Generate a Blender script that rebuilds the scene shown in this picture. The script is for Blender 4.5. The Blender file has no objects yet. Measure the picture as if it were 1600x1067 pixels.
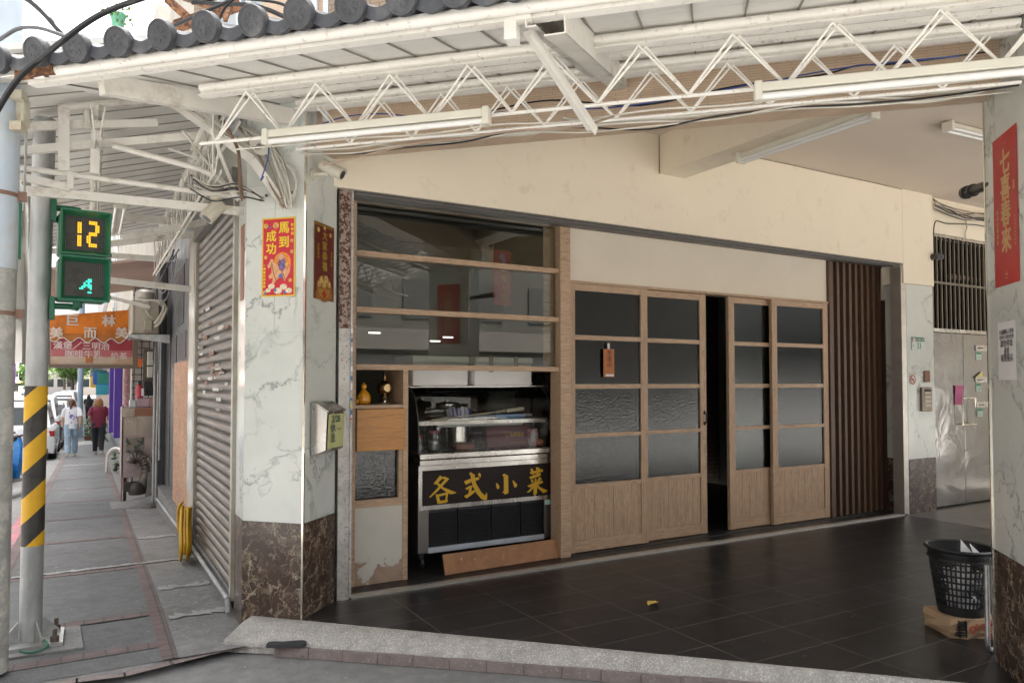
import bpy, bmesh, math, random
from math import radians, sin, cos, pi, tan, sqrt, atan2
from mathutils import Matrix, Vector
random.seed(11)
scene = bpy.context.scene
col = scene.collection
# ------------------------------------------------------------------ camera
FPX, PITCH, HOR = 1145.0, radians(1.84), 597.0        # focal length in photo pixels, tilt, horizon row
CAM = Vector((0, 0, 1.4))
cd = bpy.data.cameras.new("camera"); cam = bpy.data.objects.new("camera", cd); col.objects.link(cam)
cam.location = CAM; cam.rotation_euler = (pi/2 + PITCH, 0, radians(-30))
cd.sensor_width = 36; cd.lens = FPX/1600*36
PV = HOR - FPX*tan(PITCH)
cd.shift_y = (PV - 533.5)/1600.0
cd.clip_start = .05; cd.clip_end = 3000
scene.camera = cam
# ------------------------------------------------------------------ sky, sun, exposure
SUN_EL, SUN_AZ = radians(60), radians(48)            # azimuth measured from +Y towards +X
w = bpy.data.worlds.new("World"); scene.world = w; w.use_nodes = True
wn = w.node_tree
sky = wn.nodes.new('ShaderNodeTexSky'); sky.sky_type = 'NISHITA'; sky.sun_disc = False
sky.sun_elevation = SUN_EL; sky.sun_rotation = SUN_AZ
sky.dust_density = 10.0; sky.air_density = 1.0; sky.ozone_density = 1.0
bg = wn.nodes['Background']; bg.inputs['Strength'].default_value = 0.15
hs_ = wn.nodes.new('ShaderNodeHueSaturation'); hs_.inputs['Saturation'].default_value = .22; wn.links.new(sky.outputs[0], hs_.inputs['Color'])
wn.links.new(hs_.outputs[0], bg.inputs['Color'])
sl = bpy.data.lights.new("sun", 'SUN'); so = bpy.data.objects.new("sun", sl); col.objects.link(so)
sl.energy = 4.0; sl.angle = radians(2); sl.color = (1, .96, .9)
sd = Vector((sin(SUN_AZ)*cos(SUN_EL), cos(SUN_AZ)*cos(SUN_EL), sin(SUN_EL)))
so.rotation_euler = sd.to_track_quat('Z', 'Y').to_euler(); so.location = (0, 0, 30)
vs = scene.view_settings
vs.view_transform = 'Standard'; vs.look = 'None'; vs.gamma = 1; vs.exposure = 2.48
scene.cycles.max_bounces = 8; scene.cycles.diffuse_bounces = 4; scene.cycles.glossy_bounces = 4
scene.cycles.transparent_max_bounces = 12; scene.cycles.caustics_reflective = False; scene.cycles.caustics_refractive = False
scene.cycles.sample_clamp_indirect = 4.0

# ------------------------------------------------------------------ a pixel of the photograph -> a point on a real plane
_fw = Vector((.5, .8660254, 0)); _R = Vector((.8660254, -.5, 0)); _up = Vector((0, 0, 1))
_F = _fw*cos(PITCH) + _up*sin(PITCH); _U = _up*cos(PITCH) - _fw*sin(PITCH)
def hit(u, v, n, c):
    r = _F + _R*((u-800)/FPX) + _U*((PV-v)/FPX); n = Vector(n)
    return CAM + r*((c - n.dot(CAM))/n.dot(r))
def hx(u, v, x): return hit(u, v, (1, 0, 0), x)
def hy(u, v, y): return hit(u, v, (0, 1, 0), y)
def hz(u, v, z): return hit(u, v, (0, 0, 1), z)
Q = sqrt(.5)
def hn(u, v, n): return hit(u, v, (Q, Q, 0), n)
def ht(u, v, t): return hit(u, v, (Q, -Q, 0), t)
CH = Matrix.Rotation(-pi/4, 4, 'Z')                    # corner frame: x along the cut corner, y inwards
def ch(t, n, z): return CH @ Vector((t, n, z))
def zs(y): return -.06 - .032*(min(max(y, 5.3), 32) - 4.7)     # the pavement falls away along the side street
def hs(u, v): return hit(u, v, (0, .032, 1), -.06 + .032*4.7)

# ------------------------------------------------------------------ mesh builder
def frame(o, xd, yd):
    x = Vector(xd).normalized(); y = Vector(yd).normalized(); z = x.cross(y)
    m = Matrix.Identity(4)
    for i in range(3): m[i][0] = x[i]; m[i][1] = y[i]; m[i][2] = z[i]; m[i][3] = o[i]
    return m
_tc = {}
def text_geo(body):
    if body not in _tc:
        c = bpy.data.curves.new("t", 'FONT'); c.body = body; c.size = 1; c.align_x = 'CENTER'; c.align_y = 'CENTER'
        c.resolution_u = 3; c.fill_mode = 'FRONT'
        o = bpy.data.objects.new("t", c); col.objects.link(o)
        dg = bpy.context.evaluated_depsgraph_get()
        me = bpy.data.meshes.new_from_object(o.evaluated_get(dg))
        vsx = [v.co.copy() for v in me.vertices]; fs = [list(p.vertices) for p in me.polygons]
        bpy.data.objects.remove(o); bpy.data.curves.remove(c); bpy.data.meshes.remove(me)
        if vsx:
            cx = (min(v.x for v in vsx)+max(v.x for v in vsx))/2; cy = (min(v.y for v in vsx)+max(v.y for v in vsx))/2
            for v in vsx: v.x -= cx; v.y -= cy
        _tc[body] = (vsx, fs)
    return _tc[body]
class MB:
    def __init__(s, M=None): s.bm = bmesh.new(); s.M = M.copy() if M else Matrix.Identity(4); s.mi = 0
    def v(s, p): return s.bm.verts.new(s.M @ Vector(p))
    def f(s, vs):
        try: fc = s.bm.faces.new(vs); fc.material_index = s.mi; return fc
        except ValueError: return None
    def box(s, x0, x1, y0, y1, z0, z1, bev=0, seg=1):
        if bev:
            b = bmesh.new()
            vv = [b.verts.new((x, y, z)) for x in (x0, x1) for y in (y0, y1) for z in (z0, z1)]
            for q in ((0,1,3,2),(4,6,7,5),(0,4,5,1),(2,3,7,6),(0,2,6,4),(1,5,7,3)): b.faces.new([vv[i] for i in q])
            bmesh.ops.bevel(b, geom=list(b.edges), offset=bev, segments=seg, affect='EDGES', profile=.5)
            s.take(b); return s
        vv = [s.v((x, y, z)) for x in (x0, x1) for y in (y0, y1) for z in (z0, z1)]
        for q in ((0,1,3,2),(4,6,7,5),(0,4,5,1),(2,3,7,6),(0,2,6,4),(1,5,7,3)): s.f([vv[i] for i in q])
        return s
    def take(s, b):
        b.verts.index_update(); mp = [s.v(v.co) for v in b.verts]
        for fc in b.faces: s.f([mp[v.index] for v in fc.verts])
        b.free()
    def poly(s, pts): s.f([s.v(p) for p in pts]); return s
    def prism(s, pts, off):
        off = Vector(off); a = [s.v(p) for p in pts]; b = [s.v(Vector(p)+off) for p in pts]; n = len(a)
        s.f(a[::-1]); s.f(b)
        for i in range(n): s.f([a[i], a[(i+1) % n], b[(i+1) % n], b[i]])
        return s
    def tube(s, pts, r, seg=8, caps=True, closed=False, rs=None):
        pts = [Vector(p) for p in pts]; n = len(pts); rings = []
        t0 = (pts[1]-pts[0]).normalized(); up = Vector((0, 0, 1)) if abs(t0.z) < .9 else Vector((1, 0, 0))
        nrm = (up - t0*up.dot(t0)).normalized()
        for i, p in enumerate(pts):
            if closed: t = pts[(i+1) % n]-pts[i-1]
            elif i == 0: t = pts[1]-pts[0]
            elif i == n-1: t = pts[-1]-pts[-2]
            else: t = (pts[i+1]-p).normalized()+(p-pts[i-1]).normalized()
            if t.length < 1e-9: t = t0
            t.normalize(); nrm = nrm - t*nrm.dot(t)
            if nrm.length < 1e-6: nrm = t.orthogonal()
            nrm.normalize(); b = t.cross(nrm); rr = rs[i] if rs else r
            rings.append([s.v(p + (nrm*cos(2*pi*k/seg) + b*sin(2*pi*k/seg))*rr) for k in range(seg)])
        for i in range(n if closed else n-1):
            A, B = rings[i], rings[(i+1) % n]
            for k in range(seg): s.f([A[k], A[(k+1) % seg], B[(k+1) % seg], B[k]])
        if caps and not closed: s.f(rings[0][::-1]); s.f(rings[-1])
        return s
    def bar(s, p0, p1, w, h, up=(0, 0, 1)):
        p0, p1 = Vector(p0), Vector(p1); t = (p1-p0).normalized(); u = Vector(up)
        a = t.cross(u).normalized(); b = a.cross(t).normalized()
        o = [(-w/2, -h/2), (w/2, -h/2), (w/2, h/2), (-w/2, h/2)]
        A = [s.v(p0+a*x+b*y) for x, y in o]; B = [s.v(p1+a*x+b*y) for x, y in o]
        s.f(A[::-1]); s.f(B)
        for i in range(4): s.f([A[i], A[(i+1) % 4], B[(i+1) % 4], B[i]])
        return s
    def cyl(s, p0, p1, r0, r1=None, seg=16):
        return s.tube([p0, p1], r0, seg, rs=[r0, r0 if r1 is None else r1])
    def lathe(s, prof, o=(0, 0, 0), seg=20, sx=1, sy=1):
        o = Vector(o); rings = []
        for r, z in prof:
            rings.append([s.v(o+Vector((r*cos(2*pi*k/seg)*sx, r*sin(2*pi*k/seg)*sy, z))) for k in range(seg)])
        for A, B in zip(rings, rings[1:]):
            for k in range(seg): s.f([A[k], A[(k+1) % seg], B[(k+1) % seg], B[k]])
        s.f(rings[0][::-1]); s.f(rings[-1]); return s
    def ell(s, c, rx, ry, rz, seg=12, rings=8):
        return s.lathe([(max(sin(pi*i/rings), .02), -cos(pi*i/rings)*rz) for i in range(rings+1)], c, seg, rx, ry)
    def loft(s, loops, caps=True):
        R = [[s.v(p) for p in l] for l in loops]; n = len(R[0])
        for A, B in zip(R, R[1:]):
            for k in range(n): s.f([A[k], A[(k+1) % n], B[(k+1) % n], B[k]])
        if caps: s.f(R[0][::-1]); s.f(R[-1])
        return s
    def grid(s, fn, nu, nv):
        g = [[s.v(fn(i/nu, j/nv)) for j in range(nv+1)] for i in range(nu+1)]
        for i in range(nu):
            for j in range(nv): s.f([g[i][j], g[i+1][j], g[i+1][j+1], g[i][j+1]])
        return s
    def text(s, body, size, F, bold=0.0, sx=1.0, lift=0.0):
        vsx, fs = text_geo(body); offs = [(0, 0)]
        if bold: offs = [(-bold, -bold*.6), (bold, -bold*.6), (-bold, bold*.6), (bold, bold*.6), (0, 0)]
        for k, (dx, dy) in enumerate(offs):
            vv = [s.v(F @ Vector(((v.x+dx)*size*sx, (v.y+dy)*size, lift+k*.00012))) for v in vsx]
            for q in fs: s.f([vv[i] for i in q])
        return s
    def build(s, name, mats, parent=None, smooth=35, bevel=0):
        me = bpy.data.meshes.new(name)
        bmesh.ops.recalc_face_normals(s.bm, faces=list(s.bm.faces)) if len(s.bm.faces) < 60000 else None
        o = bpy.data.objects.new(name, me)
        if parent is not None:
            s.bm.transform(WM[parent.name].inverted()); WM[o.name] = WM[parent.name]
        else:
            xs = [v.co for v in s.bm.verts]
            c = Vector(((min(p.x for p in xs)+max(p.x for p in xs))/2, (min(p.y for p in xs)+max(p.y for p in xs))/2, min(p.z for p in xs)))
            if not getattr(s, 'keep', False):
                m = Matrix.Translation(c); s.bm.transform(m.inverted()); o.location = c; WM[o.name] = m
            else: WM[o.name] = Matrix.Identity(4)
        s.bm.to_mesh(me); s.bm.free()
        for m in (mats if isinstance(mats, (list, tuple)) else [mats]): me.materials.append(m)
        if smooth:
            me.shade_smooth(); me.set_sharp_from_angle(angle=radians(smooth))
        col.objects.link(o)
        if parent is not None: o.parent = parent
        return o
WM = {}
def tag(o, label=None, cat=None, group=None, kind=None):
    if label: o['label'] = label
    if cat: o['category'] = cat
    if group: o['group'] = group
    if kind: o['kind'] = kind
    return o
def thing(name, label, cat, loc=(0, 0, 0), rz=0, group=None):
    o = bpy.data.objects.new(name, None); col.objects.link(o); o.empty_display_size = .1
    o.location = loc; o.rotation_euler = (0, 0, rz)
    WM[o.name] = Matrix.Translation(Vector(loc)) @ Matrix.Rotation(rz, 4, 'Z')
    return tag(o, label, cat, group)
def L(o): return WM[o.name]                       # builder matrix for coordinates local to a thing
def dup(root, loc, rz=None, label=None):
    def cp(o, parent):
        c = o.copy(); col.objects.link(c)
        if parent is not None: c.parent = parent
        for k in [x for x in o.children]: cp(k, c)
        return c
    r = cp(root, None); r.location = loc
    if rz is not None: r.rotation_euler = (0, 0, rz)
    if label: r['label'] = label
    return r
def struct(o): o['kind'] = 'structure'; return o

# ------------------------------------------------------------------ materials
_m = {}
def newmat(name):
    m = bpy.data.materials.new(name); m.use_nodes = True
    nt = m.node_tree; return m, nt, nt.nodes['Principled BSDF'], nt.nodes['Material Output']
def nd(nt, t, **kw):
    n = nt.nodes.new(t)
    for k, v in kw.items():
        if k.startswith('i_'):
            key = k[2:]; key = int(key) if key.isdigit() else key.replace('_', ' ')
            n.inputs[key].default_value = v
        else: setattr(n, k, v)
    return n
def coords(nt, scale=(1, 1, 1), rot=(0, 0, 0)):
    t = nd(nt, 'ShaderNodeTexCoord'); mp = nd(nt, 'ShaderNodeMapping')
    mp.inputs['Scale'].default_value = scale; mp.inputs['Rotation'].default_value = rot
    nt.links.new(t.outputs['Object'], mp.inputs['Vector']); return mp.outputs[0]
def noise(nt, vec, sc, det=4, rough=.55, dist=0):
    n = nd(nt, 'ShaderNodeTexNoise'); n.inputs['Scale'].default_value = sc; n.inputs['Detail'].default_value = det
    n.inputs['Roughness'].default_value = rough; n.inputs['Distortion'].default_value = dist
    nt.links.new(vec, n.inputs['Vector']); return n.outputs['Fac']
def ramp(nt, fac, stops, interp='LINEAR'):
    r = nd(nt, 'ShaderNodeValToRGB'); e = r.color_ramp.elements; r.color_ramp.interpolation = interp
    while len(e) < len(stops): e.new(.5)
    for i, (p, c) in enumerate(stops):
        e[i].position = p; e[i].color = (*c, 1) if isinstance(c, (tuple, list)) else (c, c, c, 1)
    nt.links.new(fac, r.inputs[0]); return r.outputs[0]
def mix(nt, fac, a, b, mode='MIX'):
    m = nd(nt, 'ShaderNodeMix', data_type='RGBA', blend_type=mode)
    for key, x in ((0, fac), (6, a), (7, b)):
        if isinstance(x, (tuple, list)): m.inputs[key].default_value = (*x[:3], 1)
        elif isinstance(x, (int, float)): m.inputs[key].default_value = x
        else: nt.links.new(x, m.inputs[key])
    return m.outputs[2]
def bumpn(nt, b, h, strength=.3, dist=.01):
    n = nd(nt, 'ShaderNodeBump'); n.inputs['Strength'].default_value = strength; n.inputs['Distance'].default_value = dist
    nt.links.new(h, n.inputs['Height']); nt.links.new(n.outputs[0], b.inputs['Normal']); return n
def mat(name, c, rough=.5, metal=0, var=.12, vs=4, bump=0, bs=80, bd=.004, dirt=None, dirt_amt=.35, dirt_sc=2.2, emit=0, spec=.5, coat=0, aniso=(1, 1, 1)):
    if name in _m: return _m[name]
    m, nt, b, out = newmat(name); v = coords(nt, aniso)
    n1 = noise(nt, v, vs, 5)
    lo = tuple(x*(1-var) for x in c); hi = tuple(min(1, x*(1+var)) for x in c)
    colr = ramp(nt, n1, [(.3, lo), (.7, hi)])
    if dirt:
        n2 = noise(nt, v, dirt_sc, 8, .7)
        f = ramp(nt, n2, [(.62-dirt_amt*.5, 0.0), (.8-dirt_amt*.35, 1.0)])
        colr = mix(nt, f, colr, dirt)
    nt.links.new(colr, b.inputs['Base Color'])
    r = ramp(nt, noise(nt, v, vs*2.3, 4), [(.3, max(0, rough-.08)), (.7, min(1, rough+.08))])
    nt.links.new(r, b.inputs['Roughness']); b.inputs['Metallic'].default_value = metal
    b.inputs['Specular IOR Level'].default_value = spec; b.inputs['Coat Weight'].default_value = coat
    if bump: bumpn(nt, b, noise(nt, v, bs, 5, .6), bump, bd)
    if emit:
        b.inputs['Emission Color'].default_value = (*c, 1); b.inputs['Emission Strength'].default_value = emit
    _m[name] = m; return m
def wood(name, c1, c2, axis='z', rough=.45, sc=1.0):
    if name in _m: return _m[name]
    m, nt, b, out = newmat(name)
    s = {'z': (14, 14, 1.1), 'x': (1.1, 14, 14), 'y': (14, 1.1, 14)}[axis]
    v = coords(nt, tuple(x*sc for x in s))
    n1 = noise(nt, v, 1.6, 6, .6, 1.2); n2 = noise(nt, v, 7, 5, .7, .3)
    c = ramp(nt, n1, [(.3, c1), (.52, c2), (.56, tuple(x*.8 for x in c1)), (.7, c2)])
    c = mix(nt, .35, c, ramp(nt, n2, [(.35, tuple(x*.72 for x in c1)), (.65, tuple(min(1, x*1.1) for x in c2))]))
    nt.links.new(c, b.inputs['Base Color'])
    nt.links.new(ramp(nt, n2, [(.3, rough-.1), (.7, rough+.12)]), b.inputs['Roughness'])
    bumpn(nt, b, n2, .12, .002); _m[name] = m; return m
def marble(name, base, vein, amt, sc=1.5, rough=.18, base2=None, fine=None):
    m, nt, b, out = newmat(name); v = coords(nt)
    d = noise(nt, v, sc*1.1, 6, .6)
    dv = nd(nt, 'ShaderNodeVectorMath', operation='ADD'); sv = nd(nt, 'ShaderNodeVectorMath', operation='SCALE')
    nt.links.new(d, sv.inputs[0]); sv.inputs['Scale'].default_value = .9
    nt.links.new(v, dv.inputs[0]); nt.links.new(sv.outputs[0], dv.inputs[1])
    n = noise(nt, dv.outputs[0], sc, 4, .5, .6)
    s1 = nd(nt, 'ShaderNodeMath', operation='SUBTRACT'); s1.inputs[1].default_value = .5; nt.links.new(n, s1.inputs[0])
    s2 = nd(nt, 'ShaderNodeMath', operation='ABSOLUTE'); nt.links.new(s1.outputs[0], s2.inputs[0])
    f = ramp(nt, s2.outputs[0], [(0, 1.0), (amt*.35, .35), (amt, 0.0)])
    f2 = ramp(nt, noise(nt, v, sc*1.7, 3), [(.36, 0.0), (.6, 1.0)])
    mm = nd(nt, 'ShaderNodeMath', operation='MULTIPLY'); nt.links.new(f, mm.inputs[0]); nt.links.new(f2, mm.inputs[1])
    bc = ramp(nt, noise(nt, v, sc*2.2, 8, .65), [(.3, base), (.7, base2 or tuple(x*.93 for x in base))])
    c = mix(nt, mm.outputs[0], bc, vein)
    if fine:
        vo = nd(nt, 'ShaderNodeTexVoronoi', feature='DISTANCE_TO_EDGE'); vo.inputs['Scale'].default_value = fine[1]
        nt.links.new(dv.outputs[0], vo.inputs['Vector'])
        e = ramp(nt, vo.outputs['Distance'], [(0, 1.0), (.035, .25), (.09, 0.0)])
        e2 = nd(nt, 'ShaderNodeMath', operation='MULTIPLY'); nt.links.new(e, e2.inputs[0])
        nt.links.new(ramp(nt, noise(nt, v, 9, 4), [(.4, .1), (.65, .9)]), e2.inputs[1])
        c = mix(nt, e2.outputs[0], c, fine[0])
    nt.links.new(c, b.inputs['Base Color']); b.inputs['Roughness'].default_value = rough
    nt.links.new(ramp(nt, noise(nt, v, 5, 5), [(.3, rough*.7), (.75, rough*1.8)]), b.inputs['Roughness'])
    _m[name] = m; return m
def glass(name, tint, fac=.16, rough=.0, bump=0, bs=40, see=1.0, body=None, pebble=.0, ior=1.5):
    m, nt, b, out = newmat(name); nt.nodes.remove(b)
    tr = nd(nt, 'ShaderNodeBsdfTransparent'); tr.inputs[0].default_value = (*tint, 1)
    gl = nd(nt, 'ShaderNodeBsdfGlossy'); gl.inputs['Roughness'].default_value = rough; gl.inputs[0].default_value = (1, 1, 1, 1)
    lw = nd(nt, 'ShaderNodeFresnel'); lw.inputs[0].default_value = ior
    mx = nd(nt, 'ShaderNodeMixShader'); ad = nd(nt, 'ShaderNodeMath', operation='ADD', use_clamp=True); ad.inputs[1].default_value = fac
    nt.links.new(lw.outputs[0], ad.inputs[0]); nt.links.new(ad.outputs[0], mx.inputs[0])
    src = tr.outputs[0]
    if body:
        df = nd(nt, 'ShaderNodeBsdfDiffuse'); df.inputs[0].default_value = (*body, 1)
        m2 = nd(nt, 'ShaderNodeMixShader'); m2.inputs[0].default_value = 1-see
        nt.links.new(tr.outputs[0], m2.inputs[1]); nt.links.new(df.outputs[0], m2.inputs[2]); src = m2.outputs[0]
    nt.links.new(src, mx.inputs[1]); nt.links.new(gl.outputs[0], mx.inputs[2])
    if bump:
        v = coords(nt); vo = nd(nt, 'ShaderNodeTexVoronoi', feature='SMOOTH_F1'); vo.inputs['Scale'].default_value = bs
        vo.inputs['Smoothness'].default_value = .4
        nt.links.new(v, vo.inputs['Vector'])
        peb = nd(nt, 'ShaderNodeMath', operation='MULTIPLY_ADD'); peb.inputs[1].default_value = pebble; peb.inputs[2].default_value = fac
        nt.links.new(ramp(nt, vo.outputs['Distance'], [(.15, 0.0), (.62, 1.0)]), peb.inputs[0]); nt.links.new(peb.outputs[0], ad.inputs[1])
        bn = nd(nt, 'ShaderNodeBump'); bn.inputs['Strength'].default_value = bump; bn.inputs['Distance'].default_value = .004
        nt.links.new(vo.outputs['Distance'], bn.inputs['Height'])
        nt.links.new(bn.outputs[0], gl.inputs['Normal'])
    nt.links.new(mx.outputs[0], out.inputs[0]); _m[name] = m; return m
def bricks(name, c1, c2, mortar, bw, bh, ms, plane='xz', rough=.6, offset=.5, bump=.4, varr=.5, stain=None, spec=.5, rv=.12):
    m, nt, b, out = newmat(name)
    rot = {'xy': (0, 0, 0), 'xz': (-pi/2, 0, 0), 'yz': (-pi/2, 0, -pi/2)}[plane]
    t = nd(nt, 'ShaderNodeTexCoord')
    if plane == 'xy': v = t.outputs['Object']
    else:
        sp = nd(nt, 'ShaderNodeSeparateXYZ'); cb = nd(nt, 'ShaderNodeCombineXYZ'); nt.links.new(t.outputs['Object'], sp.inputs[0])
        nt.links.new(sp.outputs[0 if plane == 'xz' else 1], cb.inputs[0]); nt.links.new(sp.outputs[2], cb.inputs[1]); v = cb.outputs[0]
    br = nd(nt, 'ShaderNodeTexBrick'); nt.links.new(v, br.inputs['Vector'])
    br.offset = offset; br.inputs['Scale'].default_value = 1
    br.inputs['Brick Width'].default_value = bw; br.inputs['Row Height'].default_value = bh; br.inputs['Mortar Size'].default_value = ms
    br.inputs['Mortar Smooth'].default_value = .1
    br.inputs['Color1'].default_value = (*c1, 1); br.inputs['Color2'].default_value = (*c2, 1); br.inputs['Mortar'].default_value = (*mortar, 1)
    n = noise(nt, v, 3.1, 7, .65)
    c = mix(nt, 1.0, br.outputs['Color'], ramp(nt, n, [(.3, 1-varr*.45), (.7, 1+varr*.2)]), 'MULTIPLY')
    if stain: c = mix(nt, ramp(nt, noise(nt, v, 1.3, 8, .7), [(.52, 0.0), (.72, .7)]), c, stain)
    nt.links.new(c, b.inputs['Base Color']); b.inputs['Specular IOR Level'].default_value = spec
    nt.links.new(ramp(nt, noise(nt, v, 6, 5), [(.3, max(.03, rough-rv)), (.7, min(1, rough+rv))]), b.inputs['Roughness'])
    if bump:
        iv = nd(nt, 'ShaderNodeMath', operation='SUBTRACT'); iv.inputs[0].default_value = 1; nt.links.new(br.outputs['Fac'], iv.inputs[1])
        bumpn(nt, b, iv.outputs[0], bump, .004)
    _m[name] = m; return m
def speck(name, base, dots, amt, sc, rough=.8, metal=0, bump=.3, big=None, gum=None):
    """a base colour peppered with flecks (terrazzo, rust, worn paint)"""
    m, nt, b, out = newmat(name); v = coords(nt)
    n = noise(nt, v, sc, 6, .7); f = ramp(nt, n, [(amt-.03, 0.0), (amt+.04, 1.0)])
    bb = ramp(nt, noise(nt, v, 2.5, 6, .6), [(.3, tuple(x*.85 for x in base)), (.7, tuple(min(1, x*1.12) for x in base))])
    c = mix(nt, f, bb, dots)
    c = mix(nt, 1.0, c, ramp(nt, noise(nt, v, 11, 6, .7), [(.28, .74), (.7, 1.14)]), 'MULTIPLY')
    if big: c = mix(nt, ramp(nt, noise(nt, v, big[1], 7, .7), [(.55, 0.0), (.75, .75)]), c, big[0])
    if gum:
        c = mix(nt, ramp(nt, noise(nt, v, 26, 3, .5), [(.715, 0.0), (.725, .75)]), c, gum)
        c = mix(nt, ramp(nt, noise(nt, v, 17, 3, .5, .4), [(.70, 0.0), (.715, .6)]), c, tuple(x*.25 for x in gum))
    nt.links.new(c, b.inputs['Base Color']); b.inputs['Metallic'].default_value = metal
    nt.links.new(ramp(nt, f, [(0, rough), (1, .85)]), b.inputs['Roughness'])
    if bump: bumpn(nt, b, n, bump, .003)
    _m[name] = m; return m
# ------------------------------------------------------------------ palette
CREAM = mat('cream_paint', (.82, .73, .58), .75, var=.03, vs=1.2, bump=.12, bs=60, dirt=(.66, .57, .43), dirt_amt=.12, dirt_sc=5)
WHITEP = mat('white_wall_paint', (.74, .66, .54), .8, var=.05, vs=1.5, bump=.1)
CEIL = mat('ceiling_paint', (.66, .57, .48), .85, var=.05, vs=1)
OFFW = mat('white_enamel', (.84, .81, .75), .45, var=.06, vs=5, dirt=(.34, .21, .12), dirt_amt=.10, dirt_sc=32)
OFFW2 = mat('white_enamel_dusty', (.72, .69, .63), .55, var=.1, vs=5, dirt=(.36, .30, .23), dirt_amt=.2, dirt_sc=5)
PANEL = mat('roof_panel', (.80, .78, .74), .5, var=.04, vs=2, aniso=(1, 6, 1), dirt=(.6, .56, .5), dirt_amt=.1, dirt_sc=3)
MARB = marble('white_marble', (.66, .68, .63), (.25, .275, .265), .026, 1.5, .14, base2=(.58, .60, .56))
BROWN = marble('brown_marble', (.045, .028, .02), (.38, .29, .2), .022, 3.2, .16, base2=(.085, .056, .042), fine=((.50, .42, .32), 8))
STEEL = mat('stainless', (.52, .50, .47), .27, metal=1, var=.06, vs=3)
GALV = mat('galvanised', (.50, .51, .51), .42, metal=.85, var=.22, vs=9, dirt=(.28, .26, .22), dirt_amt=.25, dirt_sc=5)
ALU = mat('aluminium_rail', (.55, .52, .47), .38, metal=.8, var=.1, vs=8)
CHROME = mat('polished_metal', (.75, .70, .60), .1, metal=1, var=.04)
RUSTY = speck('rusted_steel', (.34, .28, .24), (.13, .055, .032), .49, 48, .5, .4, .3)
RUST = speck('rust_orange', (.33, .15, .07), (.10, .05, .03), .5, 30, .9, 0, .4)
WOODV = wood('ash_wood_upright', (.345, .215, .13), (.54, .375, .245), 'z', sc=2.2)
WOODX = wood('ash_wood_level', (.38, .24, .148), (.55, .385, .252), 'x', sc=2.2)
WOODY = wood('ash_wood_deep', (.33, .22, .135), (.44, .31, .20), 'y', sc=2.2)
SLATW = wood('walnut_slat', (.088, .05, .031), (.142, .082, .052), 'z', .45, 2)
ORANGEW = wood('orange_laminate', (.46, .20, .055), (.60, .29, .09), 'x', .4, 1.6)
PLANKW = speck('plank_wood', (.34, .165, .075), (.66, .56, .42), .655, 45, .65, 0, .2)
TILE = bricks('black_floor_tile', (.020, .019, .019), (.024, .023, .023), (.105, .102, .098), .577, .29, .0038, 'xy', .34, 0, .25, .10, spec=.35, rv=.03)
TERR = speck('washed_pebble', (.37, .355, .325), (.62, .59, .55), .55, 110, .85, 0, .6, big=((.20, .19, .17), 2.5))
TERR2 = speck('grey_terrazzo', (.16, .15, .135), (.30, .28, .25), .6, 120, .35, 0, .1)
ASPH = speck('asphalt', (.225, .222, .215), (.34, .335, .325), .6, 170, .9, 0, .5, big=((.155, .153, .149), .9), gum=(.4, .4, .38))
PAVE = speck('grey_paving', (.125, .128, .128), (.205, .208, .207), .58, 130, .88, 0, .5, big=((.055, .057, .057), .8), gum=(.32, .32, .31))
CONC = speck('rough_concrete', (.21, .207, .20), (.30, .296, .285), .6, 40, .9, 0, .3, big=((.09, .088, .084), 1.1), gum=(.36, .36, .34))
PBRICK = bricks('paver_brick', (.18, .128, .118), (.15, .112, .105), (.09, .085, .08), .105, .1, .006, 'xy', .85, 0, .5, .5)
PINKP = mat('pink_kerb_paint', (.50, .17, .20), .8, var=.2, vs=9, dirt=(.25, .2, .19), dirt_amt=.35, dirt_sc=6)
TILEP = bricks('peach_tile', (.66, .50, .36), (.60, .45, .32), (.46, .35, .26), .10, .014, .0016, 'xz', .5, .5, .3, .3)
BTILE = bricks('brown_wall_tile', (.36, .27, .18), (.30, .22, .15), (.2, .16, .12), .09, .03, .003, 'xz', .6, .5, .3, .4)
BLACK = mat('black_plastic', (.018, .018, .019), .4, var=.2, vs=8)
DARK = mat('dark_interior', (.035, .034, .032), .8, var=.2)
SHUT = mat('shutter_slat', (.092, .082, .071), .4, metal=.45, var=.38, vs=3, aniso=(1, .35, 9), dirt=(.11, .08, .06), dirt_amt=.35, dirt_sc=3)
GREYTILE = mat('grey_roof_tile', (.055, .058, .064), .62, var=.22, vs=12, bump=.3, bs=60, dirt=(.13, .13, .13), dirt_amt=.2, dirt_sc=7)
TUBEW = mat('lamp_tube', (.80, .79, .76), .2, var=.02)
FIXT = mat('lamp_housing', (.68, .655, .56), .45, var=.05)
FOAM = mat('polystyrene', (.86, .84, .80), .75, var=.05, vs=6, bump=.2, bs=120)
RED = mat('red_paper', (.50, .032, .028), .5, var=.06, vs=3)
GOLDI = mat('gold_ink', (.72, .40, .16), .45, var=.1, vs=20)
YELI = mat('yellow_ink', (.75, .55, .02), .45, var=.1, vs=20)
SIGNY = mat('sign_yellow', (.62, .36, .015), .45, var=.05)
WHITEI = mat('white_paper', (.70, .69, .68), .7, var=.03)
INK = mat('black_ink', (.02, .02, .022), .6)
GREENP = mat('signal_green', (.015, .13, .065), .42, var=.15, vs=6, dirt=(.08, .12, .09), dirt_amt=.2)
PURPLE = mat('purple_paint', (.085, .035, .30), .5, var=.1, vs=3)
WHITECAR = mat('white_car_paint', (.72, .73, .74), .25, var=.02, coat=.6)
SILVCAR = mat('silver_car_paint', (.42, .44, .46), .28, metal=.5, var=.03, coat=.5)
DARKCAR = mat('dark_car_paint', (.03, .032, .038), .25, var=.05, coat=.6)
REDCAR = mat('red_car_paint', (.28, .02, .02), .25, coat=.6)
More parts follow.
